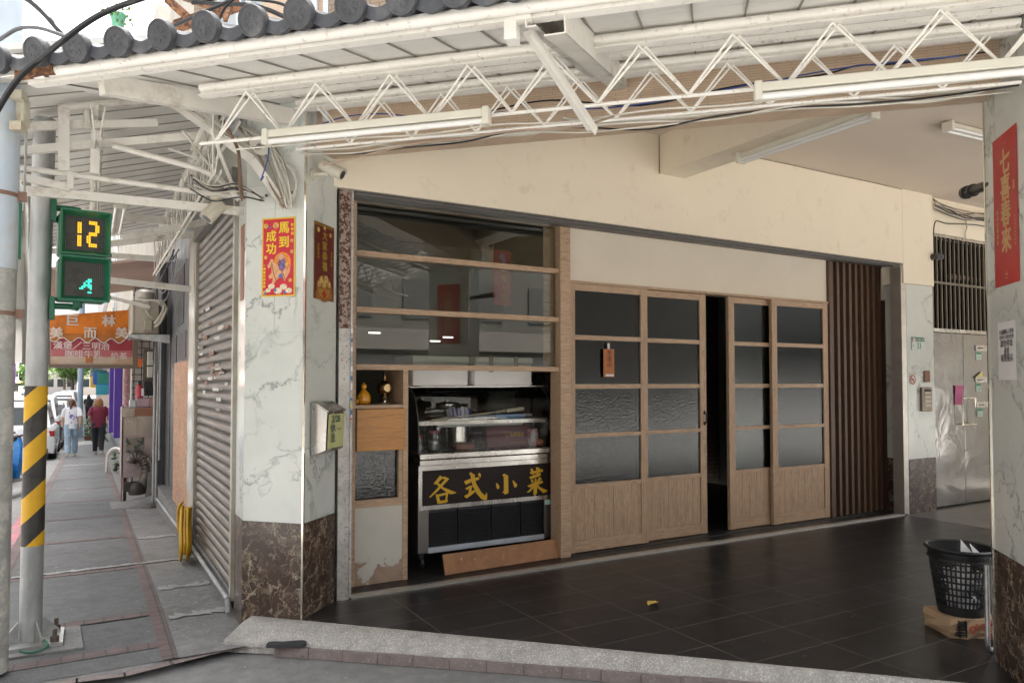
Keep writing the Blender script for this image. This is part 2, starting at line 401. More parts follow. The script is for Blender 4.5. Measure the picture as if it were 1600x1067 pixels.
TYRE = mat('tyre_rubber', (.02, .02, .02), .8)
CARGL = mat('car_glass', (.03, .04, .045), .06, var=.05)
LAMPR = mat('tail_lamp', (.30, .01, .012), .2)
SKIN = mat('skin', (.50, .32, .23), .55, var=.05)
WGLASS = glass('shop_glass', (.86, .88, .84), .04)
CGLASS = glass('case_glass', (.93, .94, .93), 0.0)
DGLASS = glass('pebbled_glass', (.27, .29, .27), .0, .10, .15, 62, .88, (.024, .028, .025), .016, 1.38)
WIRE = mat('white_cable', (.60, .57, .50), .5, var=.1)
WIREB = mat('black_cable', (.018, .018, .02), .45, var=.1)
WIREBL = mat('blue_cable', (.03, .07, .25), .45)
ROOMW = mat('room_wall', (.34, .335, .29), .85, var=.06, vs=1)

# ================================================================== GROUND
def zg(x, y): return min(-.086, zs(y) - (.13 if y > 6.5 else .04 + .09*max(0, (y-4.5)/2)))
m = MB(); m.keep = True
xs = [-300, -60, -20, -8, -3, -.62, 1, 4, 8, 20, 60, 300]; ys = [-300, -60, -15, -4, 0, 2, 4.2, 5, 6.5, 9, 14, 20, 26, 32, 60, 150, 600]
m.grid(lambda a, b: (xs[round(a*11)], ys[round(b*16)], (zg(0, ys[round(b*16)]) if xs[round(a*11)] < .9 else min(-.09, zg(0, ys[round(b*16)]))) - .004), 11, 16)
struct(m.build('road', ASPH, smooth=0))
# the pavement beside the shuttered wall: grey paving with brick bands, a smooth concrete margin against the wall
m = MB(); m.keep = True
py = [4.35, 4.7, 5, 5.6, 6.5, 8, 11, 15, 20, 26, 32, 50, 90]
def pvx(i): return [-.62, .36, .445, .84][i]
for k, (a, b) in enumerate(((-.62, .445), (.445, .84))):
    m.mi = k
    for y0, y1 in zip(py, py[1:]):
        m.poly([(a, y0, zs(y0)), (b, y0, zs(y0)), (b, y1, zs(y1)), (a, y1, zs(y1))])
m.mi = 2                                                # kerb face towards the road
for y0, y1 in zip(py[3:], py[4:]): m.poly([(-.62, y0, zs(y0)), (-.62, y1, zs(y1)), (-.63, y1, zs(y1)-.14), (-.63, y0, zs(y0)-.14)])
pav = struct(m.build('pavement', [PAVE, CONC, CONC], smooth=0))
m = MB()
for y0, y1 in zip(py, py[1:]):
    m.poly([(.362, y0, zs(y0)+.004), (.44, y0, zs(y0)+.004), (.44, y1, zs(y1)+.004), (.362, y1, zs(y1)+.004)])
for yr in [4.62, 5.27, 6.86, 8.55, 10.3, 12.2, 14.1, 16.2, 18.4, 20.8, 23.2, 26, 29]:
    sk = .12*0
    m.poly([(-.5, yr-.05-sk, zs(yr-.05)+.004), (.36, yr-.05, zs(yr-.05)+.004), (.36, yr+.05, zs(yr+.05)+.004), (-.5, yr+.05-sk, zs(yr+.05)+.004)])
for y0, y1 in zip(py[3:], py[4:]):
    m.poly([(-.6, y0, zs(y0)+.004), (-.51, y0, zs(y0)+.004), (-.51, y1, zs(y1)+.004), (-.6, y1, zs(y1)+.004)])
m.build('brick_band', PBRICK, pav, smooth=0)
m = MB(); random.seed(31)
for i in range(40):
    xa, xb = -.5+i*.033, -.5+(i+1)*.033; ya = 6.93+.05*i/40; m.poly([(xa, ya-random.random()*.03, zs(ya)+.008), (xb, ya-random.random()*.03, zs(ya)+.008), (xb, ya+.035+random.random()*.04, zs(ya)+.006), (xa, ya+.035+random.random()*.04, zs(ya)+.006)])
for i in range(30):
    xa, xb = .46+(i % 10)*.035, .46+(i % 10+1)*.035; yb_ = (5.1, 5.9, 8.3)[i//10]; m.poly([(xa, yb_-random.random()*.06, zs(yb_)+.006), (xb, yb_-random.random()*.06, zs(yb_)+.006), (xb, yb_+.03+random.random()*.08, zs(yb_)+.004), (xa, yb_+.03+random.random()*.08, zs(yb_)+.004)])
m.poly([(-.48, 20, zs(20)+.006), (.35, 20.2, zs(20.2)+.006), (.35, 20.4, zs(20.4)+.006), (-.48, 20.2, zs(20.2)+.006)])
m.poly([(-.55, 31, zs(31)+.006), (.5, 32, zs(32)+.006), (.5, 35, zs(35)+.006), (-.55, 33, zs(33)+.006)])
m.build('mortar_patch', speck('mortar_white', (.34, .335, .325), (.44, .43, .42), .6, 40, .9, 0, .3), pav, smooth=0)
m = MB()
for y0, y1 in ((6.3, 7.4), (7.45, 8.6), (8.65, 9.8), (9.85, 11)):
    m.poly([(-.72, y0, zs(y0)+.003), (-.605, y0, zs(y0)+.006), (-.605, y1, zs(y1)+.006), (-.72, y1, zs(y1)+.003)])
struct(m.build('painted_kerb', PINKP, smooth=0))
# concrete corner pad sweeping round in front of the pillar
def arcpts(off):
    P = [hz(u, v, -.087) for u, v in ((120, 1064), (195, 1055), (270, 1036), (330, 1021), (365, 1013), (395, 1010), (430, 1010), (478, 1014))]
    P = [Vector(hz(-60, 1100, -.087))] + P
    out = []
    for i, p in enumerate(P):
        a = P[max(0, i-1)]; b = P[min(len(P)-1, i+1)]; t = (b-a).normalized(); n = Vector((-t.y, t.x, 0))
        out.append(p + n*off)
    return out
A, B = arcpts(-.012), arcpts(.045)
m = MB()
for i in range(len(A)-1):
    n_ = max(1, round((A[i+1]-A[i]).length/.2))
    for k in range(n_):
        s0, s1 = (k+.02)/n_, (k+.98)/n_
        m.poly([A[i].lerp(A[i+1], s0), A[i].lerp(A[i+1], s1), B[i].lerp(B[i+1], s1), B[i].lerp(B[i+1], s0)])
struct(m.build('brick_kerb_line', speck('kerb_brick', (.25, .205, .19), (.36, .32, .3), .6, 60, .9, 0, .4, gum=(.3, .3, .28)), smooth=0))
m = MB()
C2 = [p+Vector((0, 0, .0)) for p in arcpts(.05)]
inner = [Vector((-.62, 4.36, zs(4.36)-.001)), Vector((-.3, 4.36, zs(4.36)-.001)), Vector((0, 4.36, zs(4.36)-.001)), Vector((.3, 4.36, zs(4.36)-.001)), Vector((.55, 4.38, -.081)), Vector((.78, 4.42, -.082)), ch(-2.70, 3.80, -.082), ch(-2.62, 3.66, -.083), ch(-2.45, 3.64, -.084)]
for i in range(len(inner)-1): m.poly([C2[i]-Vector((0, 0, .001)), C2[i+1]-Vector((0, 0, .001)), inner[i+1], inner[i]])
struct(m.build('corner_pad', CONC, smooth=0))
# pebble-dash threshold of the arcade
m = MB(CH)
NFP = [(-2.70, 3.62), (-2.3, 3.67), (-1.06, 3.765), (.27, 3.84), (1.4, 3.862), (2.3, 3.862)]
def nf(t):
    for (a, b), (c, d) in zip(NFP, NFP[1:]):
        if t <= c: return b+(d-b)*(t-a)/(c-a)
    return NFP[-1][1]
def thr(t):
    n_ = nf(t); return [(t, n_, -.068), (t, n_+.006, -.056), (t, n_*.3+3.885*.7, -.008), (t, 3.888, .0), (t, 3.902, -.002), (t, 3.902, -.12), (t, n_, -.12)]
ts = [-2.66, -2.5, -2.3, -1.9, -1.5, -1.06, -.6, -.2, .27, .9, 1.38, 2.2]
m.loft([thr(t) for t in ts]); struct(m.build('pebble_threshold', TERR, smooth=50))
m = MB(CH); random.seed(77); t = -2.34
while t < 2.2:
    zz = -.067+random.uniform(-.003, .003); e = random.uniform(-.003, .003); m.prism([(t+.0015, nf(t)-.03+e, -.12), (t+.1985, nf(t+.2)-.03+e, -.12), (t+.1985, nf(t+.2)-.003, -.12), (t+.0015, nf(t)-.003, -.12)], (0, 0, .12+zz)); t += .2
struct(m.build('brick_kerb', _m['kerb_brick'], smooth=0))
# arcade floor
m = MB(); m.keep = True
fl = [ch(-2.33, 3.904, 0), ch(2.6, 3.904, 0), (7.5, .9, 0), (7.5, 4.66, 0), (1.25, 4.66, 0)]
m.prism([Vector(p) for p in fl], (0, 0, -.12)); struct(m.build('arcade_floor', TILE, smooth=0))
m = MB(); m.box(7.502, 14, .9, 4.76, -.12, 0); struct(m.build('terrazzo_floor', TERR2, smooth=0))

# ================================================================== SHOP BUILDING
shop = thing('shop_building', 'cream corner shop building with a covered arcade, wooden sliding doors and a big window', 'building', (4.5, 4.65, 0))
m = MB()                                                # wall above the opening and the dropped end piece
m.box(1.315, 7.50, 4.65, 4.9, 2.665, 3.9); m.box(7.50, 8.06, 4.648, 4.9, 2.456, 3.9); m.box(8.06, 10, 4.9, 5.0, 3.44, 3.9)
m.build('wall', CREAM, shop, 0)
m = MB(); m.prism([Vector(p) for p in (ch(-2.3, 4.24, 3.465), ch(1.2, 4.24, 3.465), (4.4, 1.45, 3.465), (14, 1.45, 3.465), (14, 4.9, 3.465), (.9, 4.9, 3.465))], (0, 0, .3))
m.build('ceiling', CEIL, shop, 0)
m = MB(); m.box(4.107, 4.386, 1.6, 4.648, 3.14, 3.463); m.build('cross_beam', CREAM, shop, 0)
m = MB(CH); m.box(-2.72, 1.9, 4.02, 4.24, 2.84, 4.0); fb = m.build('front_beam', TILEP, shop, 0)
m = MB(); m.box(4.55, 14, 1.35, 1.6, 2.95, 4.0); m.build('unseen_side_beam', CREAM, shop, 0)  # outer beam out of view, included for its effect on the light
m = MB(); m.box(8.06, 10, 4.70, 4.9, 3.07, 3.465); m.build('end_beam', CREAM, shop, 0)
m = MB(); m.box(13.9, 14, 1.4, 5, 0, 3.46); m.build('end_wall', WHITEP, shop, 0)  # unseen wall added against light leaking in; the arcade runs on
# marble strip with brown base between the shop and the metal gates
m = MB(); m.mi = 0; m.box(7.56, 8.05, 4.66, 4.9, .58, 2.454); m.mi = 1; m.box(7.56, 8.05, 4.656, 4.9, 0, .578)
m.build('marble_pier', [MARB, BROWN], shop, 0)
# lintel track of the old roller shutter and the floor rail
m = MB(); m.box(1.5, 7.5, 4.662, 4.90, 2.655, 2.664); m.box(1.5, 7.5, 4.69, 4.705, 2.642, 2.655); m.box(1.5, 7.5, 4.76, 4.775, 2.642, 2.655); m.build('shutter_track', mat('track_metal', (.16, .15, .14), .5, .5), shop, 0)
m = MB(); m.box(1.42, 7.52, 4.66, 4.675, -.01, .012); m.box(1.42, 7.52, 4.675, 4.70, -.01, .004); m.box(1.42, 7.52, 4.70, 4.735, -.01, .012); m.build('floor_rail', ALU, shop, 0)
m = MB(); m.box(7.47, 7.49, 4.66, 4.78, 0, 2.63); m.box(7.49, 7.555, 4.66, 4.70, 0, 2.63); m.box(7.49, 7.555, 4.75, 4.78, 0, 2.63); m.build('guide_rail', ALU, shop, 0)
m = MB(); m.box(1.40, 1.475, 4.668, 4.70, 0, 2.66); m.box(1.475, 1.49, 4.66, 4.80, 0, 2.66); m.box(1.40, 1.475, 4.76, 4.79, 0, 2.66)
for k in range(14): m.cyl((1.482, 4.658, .2+k*.18), (1.482, 4.661, .2+k*.18), .006, seg=8)
gr = m.build('guide_rail', [speck('rail_worn', (.47, .45, .42), (.25, .17, .13), .6, 70, .45, .55, .2)], shop, 0)
m = MB(); m.box(1.397, 1.4735, 4.664, 4.668, 1.75, 2.655); m.build('rust_patch', RUSTY, gr, 0)
m = MB()                                                # layered stickers on the rail edge
for k, (z, h, c) in enumerate(((1.72, .03, 0), (1.66, .025, 1), (1.6, .03, 0), (1.53, .04, 2), (1.47, .03, 0), (1.41, .03, 1), (1.35, .045, 0), (1.28, .018, 1), (1.235, .02, 3), (1.19, .03, 1), (1.155, .012, 4))):
    m.mi = c; m.box(1.476, 1.489, 4.6565, 4.6585, z, z+h)
m.build('sticker', [WHITEI, mat('blue_print', (.04, .17, .32), .5), mat('teal_print', (.2, .35, .38), .5), mat('yellow_print', (.6, .5, .08), .5), mat('red_print', (.5, .05, .04), .5)], gr, 0)
# shop interior
m = MB(); m.box(.95, 8.0, 9.2, 9.3, -.1, 3.3); m.box(.90, .98, 5.0, 9.2, -.1, 3.3); m.box(7.82, 7.9, 5.07, 9.2, -.1, 3.3); m.box(.95, 7.6, 4.91, 9.2, 3.285, 3.298); m.build('room_wall', ROOMW, shop, 0)
m = MB(); m.box(.95, 7.55, 4.662, 9.2, -.12, -.002); m.build('room_floor', mat('room_floor', (.022, .021, .02), .4), shop, 0)
m = MB(); m.box(5.0, 7.8, 7.6, 7.75, 0, 3.27); m.build('partition', bricks('dark_brick', (.12, .07, .05), (.09, .055, .04), (.05, .04, .035), .2, .06, .01, 'xz', .8), shop, 0)
m = MB(); m.box(1.0, 2.6, 8.5, 9.1, 0, 1.6); m.box(1.0, 2.2, 8.4, 9.1, 1.65, 2.1); m.build('back_counter', DARK, shop, 0)
for u_, v_, y_ in ((585, 520, 8.4), (700, 527, 8.95), (680, 533, 8.95)):
    p_ = hy(u_, v_, y_); m = MB(); m.bar(p_-Vector((.07, 0, 0)), p_+Vector((.07, 0, 0)), .03, .018); m.build('lit_lamp', mat('lit_tube', (1, .98, .92), .4, var=.01, emit=.5), shop, 0)

# the window: oak bars, one pane per opening
win = MB()
WY0, WY1 = 4.93, 5.0
win.box(1.60, 3.28, WY0, WY1, 2.665, 2.712); 
for z in (2.279, 1.886, 1.486): win.box(1.60, 3.28, WY0-.004, WY1, z, z+.038)
win.box(3.28, 3.376, WY0-.03, WY1+.05, 0, 2.76); win.box(1.56, 1.60, WY0, WY1, .0, 2.712)
win.box(3.18, 3.28, WY1, WY1+.004, 1.52, 2.66)
win.box(1.56, 3.38, 4.84, 5.06, 2.713, 2.76)
wf = win.build('window_frame', WOODX, shop, 0)
for z0, z1 in ((2.317, 2.665), (1.924, 2.279), (1.524, 1.886)):
    m = MB(); m.box(1.60, 3.28, 4.975, 4.979, z0, z1); m.build('pane', WGLASS, wf, 0)
# built-in corner cupboard below the window
cup = MB(); cup.box(1.947, 1.985, WY0-.005, 5.28, 0, 1.486); cup.box(1.60, 1.947, WY0+.004, 5.28, 1.215, 1.24); cup.box(1.60, 1.947, WY0, WY1, .53, .584); cup.box(1.918, 1.947, WY0+.003, WY1, .584, .92)
cp = cup.build('cupboard', WOODX, shop, 0)
m = MB(); m.box(1.602, 1.955, WY0-.022, WY0-.006, .922, 1.213, .003); m.build('cupboard_door', ORANGEW, cp, 0)
m = MB(); m.box(1.60, 1.918, 4.97, 4.975, .584, .922); m.build('pebbled_pane', DGLASS, cp, 0)
m = MB(); m.box(1.60, 1.918, 5.2, 5.21, .584, 1.21); m.build('cupboard_back', DARK, cp, 0)
def peel():
    mm, nt, b, out = newmat('peeling_paint'); v = coords(nt)
    n = noise(nt, v, 4.2, 7, .62, .4); sp = nd(nt, 'ShaderNodeSeparateXYZ'); nt.links.new(v, sp.inputs[0])
    mz = nd(nt, 'ShaderNodeMapRange'); mz.inputs[1].default_value = .02; mz.inputs[2].default_value = .36; mz.inputs[3].default_value = .17; mz.inputs[4].default_value = -.12
    nt.links.new(sp.outputs[2], mz.inputs[0])
    ad = nd(nt, 'ShaderNodeMath', operation='ADD'); nt.links.new(n, ad.inputs[0]); nt.links.new(mz.outputs[0], ad.inputs[1])
    f = ramp(nt, ad.outputs[0], [(.585, 0.0), (.6, 1.0)])
    pa = ramp(nt, noise(nt, v, 2, 6), [(.35, (.60, .57, .50)), (.65, (.50, .47, .41))])
    c = mix(nt, f, pa, ramp(nt, noise(nt, v, 14, 5), [(.3, (.30, .2, .14)), (.7, (.4, .29, .21))]))
    nt.links.new(c, b.inputs['Base Color']); b.inputs['Roughness'].default_value = .6
    iv = nd(nt, 'ShaderNodeMath', operation='SUBTRACT'); iv.inputs[0].default_value = 1; nt.links.new(f, iv.inputs[1]); bumpn(nt, b, iv.outputs[0], .6, .004)
    return mm
m = MB(); m.box(1.60, 1.947, WY0+.002, WY1-.01, .0, .53); m.build('kick_panel', peel(), cp, 0)
# cream board over the doors
m = MB(); m.box(3.376, 6.655, 4.962, 5.1, 2.235, 2.76); m.build('transom_board', WHITEP, shop, 0)
m = MB(); m.box(3.376, 6.655, 4.94, 5.07, 2.215, 2.235); m.build('door_track', WOODX, shop, 0)
m = MB(); m.box(3.376, 7.48, 4.90, 5.07, -.01, .006); m.build('door_sill', mat('sill_stone', (.03, .03, .03), .4), shop, 0)
m = MB(); random.seed(17); m.tube([(5.0+k*.25, 4.646, 3.462-random.random()*.006) for k in range(11)], .0035, 5); m.tube([(4.104, 4.643, 3.14+k*.08+0) for k in range(5)], .003, 5); m.build('crack', mat('crack_dark', (.22, .16, .10), .9), shop, 0)
# sliding doors
zr = [hy(945, v, 4.95).z for v in (457, 525, 532, 600, 607, 676, 682, 753, 759, 842)]
def door(x0, x1, y, stl, strr):
    f = MB(); w = .075; t = .034
    f.box(x0, x0+w, y, y+t, .012, 2.214); f.box(x1-w, x1, y, y+t, .012, 2.214)
    d = f.build('sliding_door', WOODV, shop, 0)
    f = MB(); a, b = x0+w, x1-w
    for za, zb in ((zr[0], 2.212), (zr[2], zr[1]), (zr[4], zr[3]), (zr[6], zr[5]), (zr[8], zr[7]), (.014, .11)):
        f = MB(); f.box(a, b, y+.002, y+t-.002, za, zb); f.build('door_rail', WOODX, d, 0)
    for i in (0, 2, 4, 6):
        f = MB(); f.box(a, b, y+.015, y+.019, zr[i+1], zr[i]); f.build('pane', DGLASS, d, 0)
    f = MB(); n = 7
    for i in range(n): f.box(a+(b-a)*i/n+.0008, a+(b-a)*(i+1)/n-.0008, y+.010, y+.02, .11, zr[8], .0015)
    f.build('lower_panel', WOODV, d, 0)
    return d
door(3.378, 4.222, 4.945, 0, 0)
d2 = door(4.14, 4.962, 4.99, 0, 0)
m = MB(); hxx = 4.935
m.tube([(hxx, 4.985, 1.02), (hxx, 4.965, 1.03), (hxx-.004, 4.958, 1.07), (hxx, 4.965, 1.11), (hxx, 4.985, 1.12)], .007, 8); m.ell((hxx, 4.987, 1.02), .014, .005, .02); m.ell((hxx, 4.987, 1.12), .014, .005, .02)
m.build('handle', BLACK, d2)
door(5.258, 6.09, 4.99, 0, 0); door(5.80, 6.646, 4.945, 0, 0)
# walnut slat screen
m = MB(); m.box(6.66, 7.80, 5.04, 5.06, 0, 2.76)
sc_ = m.build('slat_screen', SLATW, shop, 0)
m = MB()
for k in range(10): m.box(6.71+k*.101, 6.75+k*.101, 4.95, 5.04, .008, 2.70 if k < 9 else 2.30)
m.box(6.66, 6.69, 4.93, 5.04, .008, 2.70)
m.build('slat', SLATW, sc_, 0)
m = MB(); m.box(7.60, 7.70, 4.93, 5.03, 2.31, 2.66); m.build('end_board', CREAM, sc_, 0)
# upper floor over the side street: tiled parapet, white balcony window
m = MB(CH)
m.box(-2.24, 2.6, 4.0, 4.3, 3.16, 6.5); m.build('upper_wall', BTILE, shop, 0)
m = MB(CH); m.box(-3.05, -2.26, 4.05, 4.10, 3.0, 6); 
uw = m.build('balcony_window', mat('pale_panel', (.50, .53, .55), .6, var=.1), shop, 0)
m = MB(CH)
for t in (-3.06, -2.9, -2.83, -2.36, -2.28): m.box(t, t+.035, 4.0, 4.05, 3.0, 6)
m.build('window_bar', mat('window_white', (.62, .66, .70), .4), uw, 0)
m = MB(CH); m.box(-2.8, -2.4, 4.02, 4.045, 3.30, 3.36); m.box(-2.8, -2.4, 4.02, 4.045, 3.45, 3.49); m.build('cross_bar', mat('window_grey', (.40, .43, .45), .5), uw, 0)
m = MB(CH); m.box(-3.20, -3.06, 3.98, 4.2, 3.55, 6); m.build('corner_post', BTILE, shop, 0)
m = MB(); m.box(.84, 8, 5.0, 30, 3.3, 6.2); m.build('upper_floor', mat('upper_render', (.4, .37, .32), .8, var=.15, vs=1), shop, 0)

# ================================================================== MARBLE PILLARS
def pillar(label, t0, poly, z1):
    o = thing('marble_pillar', label, 'pillar', ch(t0, 4.08, 0), -pi/4)
    for nm, mt, g, a, b in (('shaft', MARB, 0, .562, z1), ('base', BROWN, .002, -.12, .56)):
        m = MB(CH); cx = sum(p[0] for p in poly)/len(poly); cy = sum(p[1] for p in poly)/len(poly)
        P = [(p[0]+(g if p[0] > cx else -g), p[1]+(g if p[1] > cy else -g), a) for p in poly]
        m.prism(P, (0, 0, b-a)); m.build(nm, mt, o, 0)
    return o
lp = pillar('white marble clad corner pillar with two new year posters and dark brown base', -2.53, [(-2.735, 3.90), (-2.33, 3.90), (-2.33, 4.285), (-2.36, 4.32), (-2.90, 4.32), (-2.92, 4.085)], 3.25)
m = MB(CH); m.box(-2.334, -2.322, 3.893, 3.905, .0, 3.2); m.build('corner_trim', CHROME, lp, 0)
m = MB(CH); m.box(-2.64, -2.38, 3.8985, 3.902, 3.0-.55, 3.0-.549)
m.box(-2.735, -2.33, 3.8985, 3.902, 2.598, 2.600); m.box(-2.535, -2.533, 3.8985, 3.902, 1.70, 2.598); m.box(-2.735, -2.33, 3.8985, 3.902, 1.698, 1.700)
m.build('joint', mat('joint_grey', (.45, .46, .44), .6), lp, 0)
rp = pillar('white marble clad pillar with dark brown base, bearing the long red banner', 1.6, [(1.385, 3.72), (1.80, 3.72), (1.80, 4.24), (1.385, 4.24)], 3.05)
m = MB(CH); m.box(1.379, 1.391, 4.236, 4.25, 0, 3.0); m.build('corner_trim', CHROME, rp, 0)
# ================================================================== CANOPY OVER THE CUT CORNER
def tn(p): return Vector(p).dot(Vector((Q, -Q, 0)))      # along-corner coordinate of a world point
def zroof(n): return 2.888 + .25*(n-3.07)
cano = thing('corner_canopy', 'white steel canopy over the arcade mouth, edged with grey round roof tiles', 'canopy', ch(-.4, 3.2, 2.6), -pi/4)
m = MB(CH); T0, T1 = -3.02, 2.3
m.prism([(T0, 2.51, zroof(2.51)), (T1, 2.51, zroof(2.51)), (T1, 4.02, zroof(4.02)), (T0, 4.02, zroof(4.02))], (0, 0, .004))
rs_ = m.build('roof_sheet', PANEL, cano, 0)
m = MB(CH); k = T0+.1
while k < T1:
    m.bar((k, 2.53, zroof(2.53)-.003), (k, 4.0, zroof(4.0)-.003), .007, .008); k += .205
m.build('panel_seam', mat('seam_grey', (.27, .25, .22), .7), rs_, 0)  # dark grey strips along the panel joints
m = MB(CH); m.tube([(-2.70, 2.47, 2.722), (T1, 2.47, 2.722)], .024, 14); m.tube([(-2.78, 2.47, 2.72), (-2.72, 2.47, 2.715)], .022, 14); m.build('eave_pipe', OFFW, cano, 40)
m = MB(CH); m.box(-2.86, T1, 2.505, 2.525, 2.698, 2.738); m.box(-2.86, T1, 2.525, 2.55, 2.698, 2.706); m.build('eave_angle', OFFW, cano, 0)
m = MB(CH); m.box(-2.86, -2.66, 2.44, 2.47, 2.70, 2.735); m.box(-2.80, -2.74, 2.40, 2.47, 2.735, 2.745); m.build('rust_plate', RUST, cano, 0)
# grey end tiles, one cap to every barrel, a curved pan between neighbours
def zt(n): return 2.762 + .36*(n-2.38)
def cap(t):
    m = MB(CH @ Matrix.Translation((t+random.uniform(-.004, .004), 2.36+random.uniform(-.005, .004), zt(2.38)-.01+random.uniform(-.004, .004))) @ Matrix.Rotation(radians(random.uniform(-5, 5)), 4, 'Z') @ Matrix.Rotation(radians(17), 4, 'X') @ Matrix.Rotation(pi/2, 4, 'X'))
    m.lathe([(.001, -.8), (.044, -.8), (.042, -.4), (.030, -.12), (.030, -.045), (.052, -.04), (.0585, -.03), (.0595, .0), (.057, .005), (.051, .005), (.049, .0025), (.034, .0025), (.032, .004), (.028, .0025), (.012, .003), (.001, .0045)], seg=24)
    for q in range(6):
        a = q*pi/3+.3; m.tube([(.012*cos(a), .012*sin(a), .002), (.022*cos(a+.35), .022*sin(a+.35), .0035), (.03*cos(a), .03*sin(a), .002)], .0022, 5)
    return m.build('roof_tile', GREYTILE, cano, 35)
def pan(t):
    m = MB(CH); n0 = 2.385; W = .118
    def lp(n, th, up=0):
        a = [(t-W/2+W*i/8, n, zt(n)+.012+up-.026*sin(pi*i/8)) for i in range(9)]
        b = [(p[0], n, p[2]-th) for p in reversed(a)]
        return a+b
    m.loft([lp(n0, .05), lp(n0+.03, .05), lp(n0+.04, .018), lp(3.2, .018)])
    return m.build('pan_tile', GREYTILE, cano, 40)
t = -2.87; TS = .2035
while t < 1.9: cap(t); pan(t+TS/2); t += TS
# lattice girders
def lattice(m, pt, t0, t1, z0, z1, step, ph, spread, r, skew=.02):
    """two parallel webs of bent rod between a top and a bottom chord; pt(t, off, z) gives a point"""
    for off, s in ((-spread, -skew), (spread, skew)):
        k = math.floor((t0-ph)/step)
        pts = []
        while ph+k*step < t1+step:
            a = ph+k*step
            if a >= t0-.01 and a <= t1: pts.append(pt(a+s, off, z1))
            if t0 <= a+step/2 <= t1: pts.append(pt(a+step/2+s*.15, off*.12, z0))
            k += 1
        for a, b in zip(pts, pts[1:]): m.tube([a, b], r, 6)
def girder(n, zb, ztop, ph, t0, t1):
    m = MB(CH)
    m.tube([(t0, n, ztop+.004), (t1, n, ztop+.004)], .021, 12)
    m.box(t0, t1, n-.003, n+.003, ztop-.036, ztop-.012); m.box(t0, t1, n-.028, n+.028, ztop-.041, ztop-.036)
    m.tube([(t0, n, zb), (t1, n, zb)], .0085, 8)
    lattice(m, lambda a, o, z: (a, n+o, z), t0+.05, t1, zb+.005, ztop-.044, .377, ph, .010, .0050, .014)
    return m.build('lattice_girder', OFFW, cano, 40)
girder(3.07, 2.578, 2.852, -.258, -2.42, 2.25); girder(3.75, 2.752, 3.022, -.262, -2.30, 1.375)
m = MB(CH); m.box(-2.4, 2.25, 3.92, 3.94, 3.04, 3.075); m.box(-2.4, 2.25, 3.42, 3.45, 2.93, 2.955); m.build('purlin', OFFW, cano, 0)
def chan(p0, p1, w, h, tk=.006):
    """C-section between two points"""
    m = MB(CH); p0, p1 = Vector(p0), Vector(p1); tt = (p1-p0).normalized(); a = tt.cross(Vector((0, 0, 1))).normalized(); b = a.cross(tt)
    for (x, y, ww, hh) in ((-w/2, 0, tk, h), (0, h/2-tk/2, w-tk*1.1, tk), (0, -h/2+tk/2, w-tk*1.1, tk)): m.bar(p0+a*x+b*y, p1+a*x+b*y, ww, hh)
    return m
chan((-.52, 2.52, zroof(2.52)-.06), (-.46, 3.98, zroof(3.98)-.06), -.075, .105).build('rafter', OFFW2, cano, 0)
chan((-.60, 2.50, zroof(2.5)-.045), (-.56, 3.70, zroof(3.7)-.045), .04, .07).build('rafter', OFFW2, cano, 0)
a = Vector(hn(824, 48, 2.56)); b = Vector(hn(925, 203, 2.98))
m = MB(); dd = (b-a).normalized(); sdv = dd.cross(Vector((0, 0, 1))).normalized()
m.bar(a, b, .045, .005, up=sdv.cross(dd)+Vector((0, 0, .2))); m.bar(a+sdv*.02+Vector((0, 0, -.012)), b+sdv*.02+Vector((0, 0, -.012)), .005, .04)
m.build('loose_angle_iron', OFFW2, cano, 0)
m = MB(CH); m.box(-.70, -.655, 2.5, 2.56, 2.63, 2.72); m.box(-.66, -.60, 2.49, 2.53, 2.69, 2.75); m.build('bracket', OFFW, cano, 0)

# ================================================================== CANOPY OVER THE SIDE PAVEMENT
sc2 = thing('pavement_canopy', 'white steel canopy on lattice girders above the pavement, beside the roller shutter', 'canopy', (.2, 7, 2.6))
def zr2(x): return 2.90 + (x+.45)*.3125
m = MB(); m.prism([(-.45, 4.05, zr2(-.45)), (.83, 4.05, zr2(.83)), (.83, 9.7, zr2(.83)), (-.45, 9.7, zr2(-.45))], (0, 0, .03)); r2 = m.build('roof_sheet', PANEL, sc2, 0)
m = MB(); k = 4.1
while k < 9.7: m.bar((-.44, k, zr2(-.44)-.002), (.82, k, zr2(.82)-.002), .006, .006); k += .2
m.build('panel_seam', _m['seam_grey'], r2, 0)
m = MB(); m.box(-.45, .82, 9.64, 9.7, 2.84, 2.9); m.box(-.47, -.44, 4.1, 9.7, 2.83, 2.92); m.box(-.45, .82, 7.45, 7.5, 2.86, 2.93); m.build('edge_beam', OFFW2, sc2, 0)
def girder2(x, zb, ztop, y0, y1, step):
    m = MB(); m.box(x-.02, x+.02, y0, y1, ztop, ztop+.012); m.box(x-.003, x+.003, y0, y1, ztop-.03, ztop)
    m.box(x-.018, x-.012, y0, y1, zb-.012, zb+.012); m.box(x+.012, x+.018, y0, y1, zb-.012, zb+.012)
    lattice(m, lambda a, o, z: (x+o, a, z), y0, y1, zb, ztop, step, y0, .035, .0042)
    return m.build('lattice_girder', OFFW2, sc2, 40)
girder2(.62, 2.60, 2.98, 4.42, 9.1, .40); girder2(.02, 2.74, 2.93, 4.6, 9.1, .3)
m = MB()
Y = 4.85
def B(u0, v0, u1, v1, w, h, y=Y, y2=None): m = MB(); m.bar(hy(u0, v0, y), hy(u1, v1, y2 or y), w, h); m.build('cross_bar', OFFW2, sc2, 0)
B(383, 331, 28, 297, .035, .05); B(28, 198, 246, 193, .03, .045); B(28, 236, 332, 211, .03, .045, 4.83)
B(100, 172, 100, 268, .055, .055, 4.80); B(149, 205, 148, 272, .045, .045, 4.8)
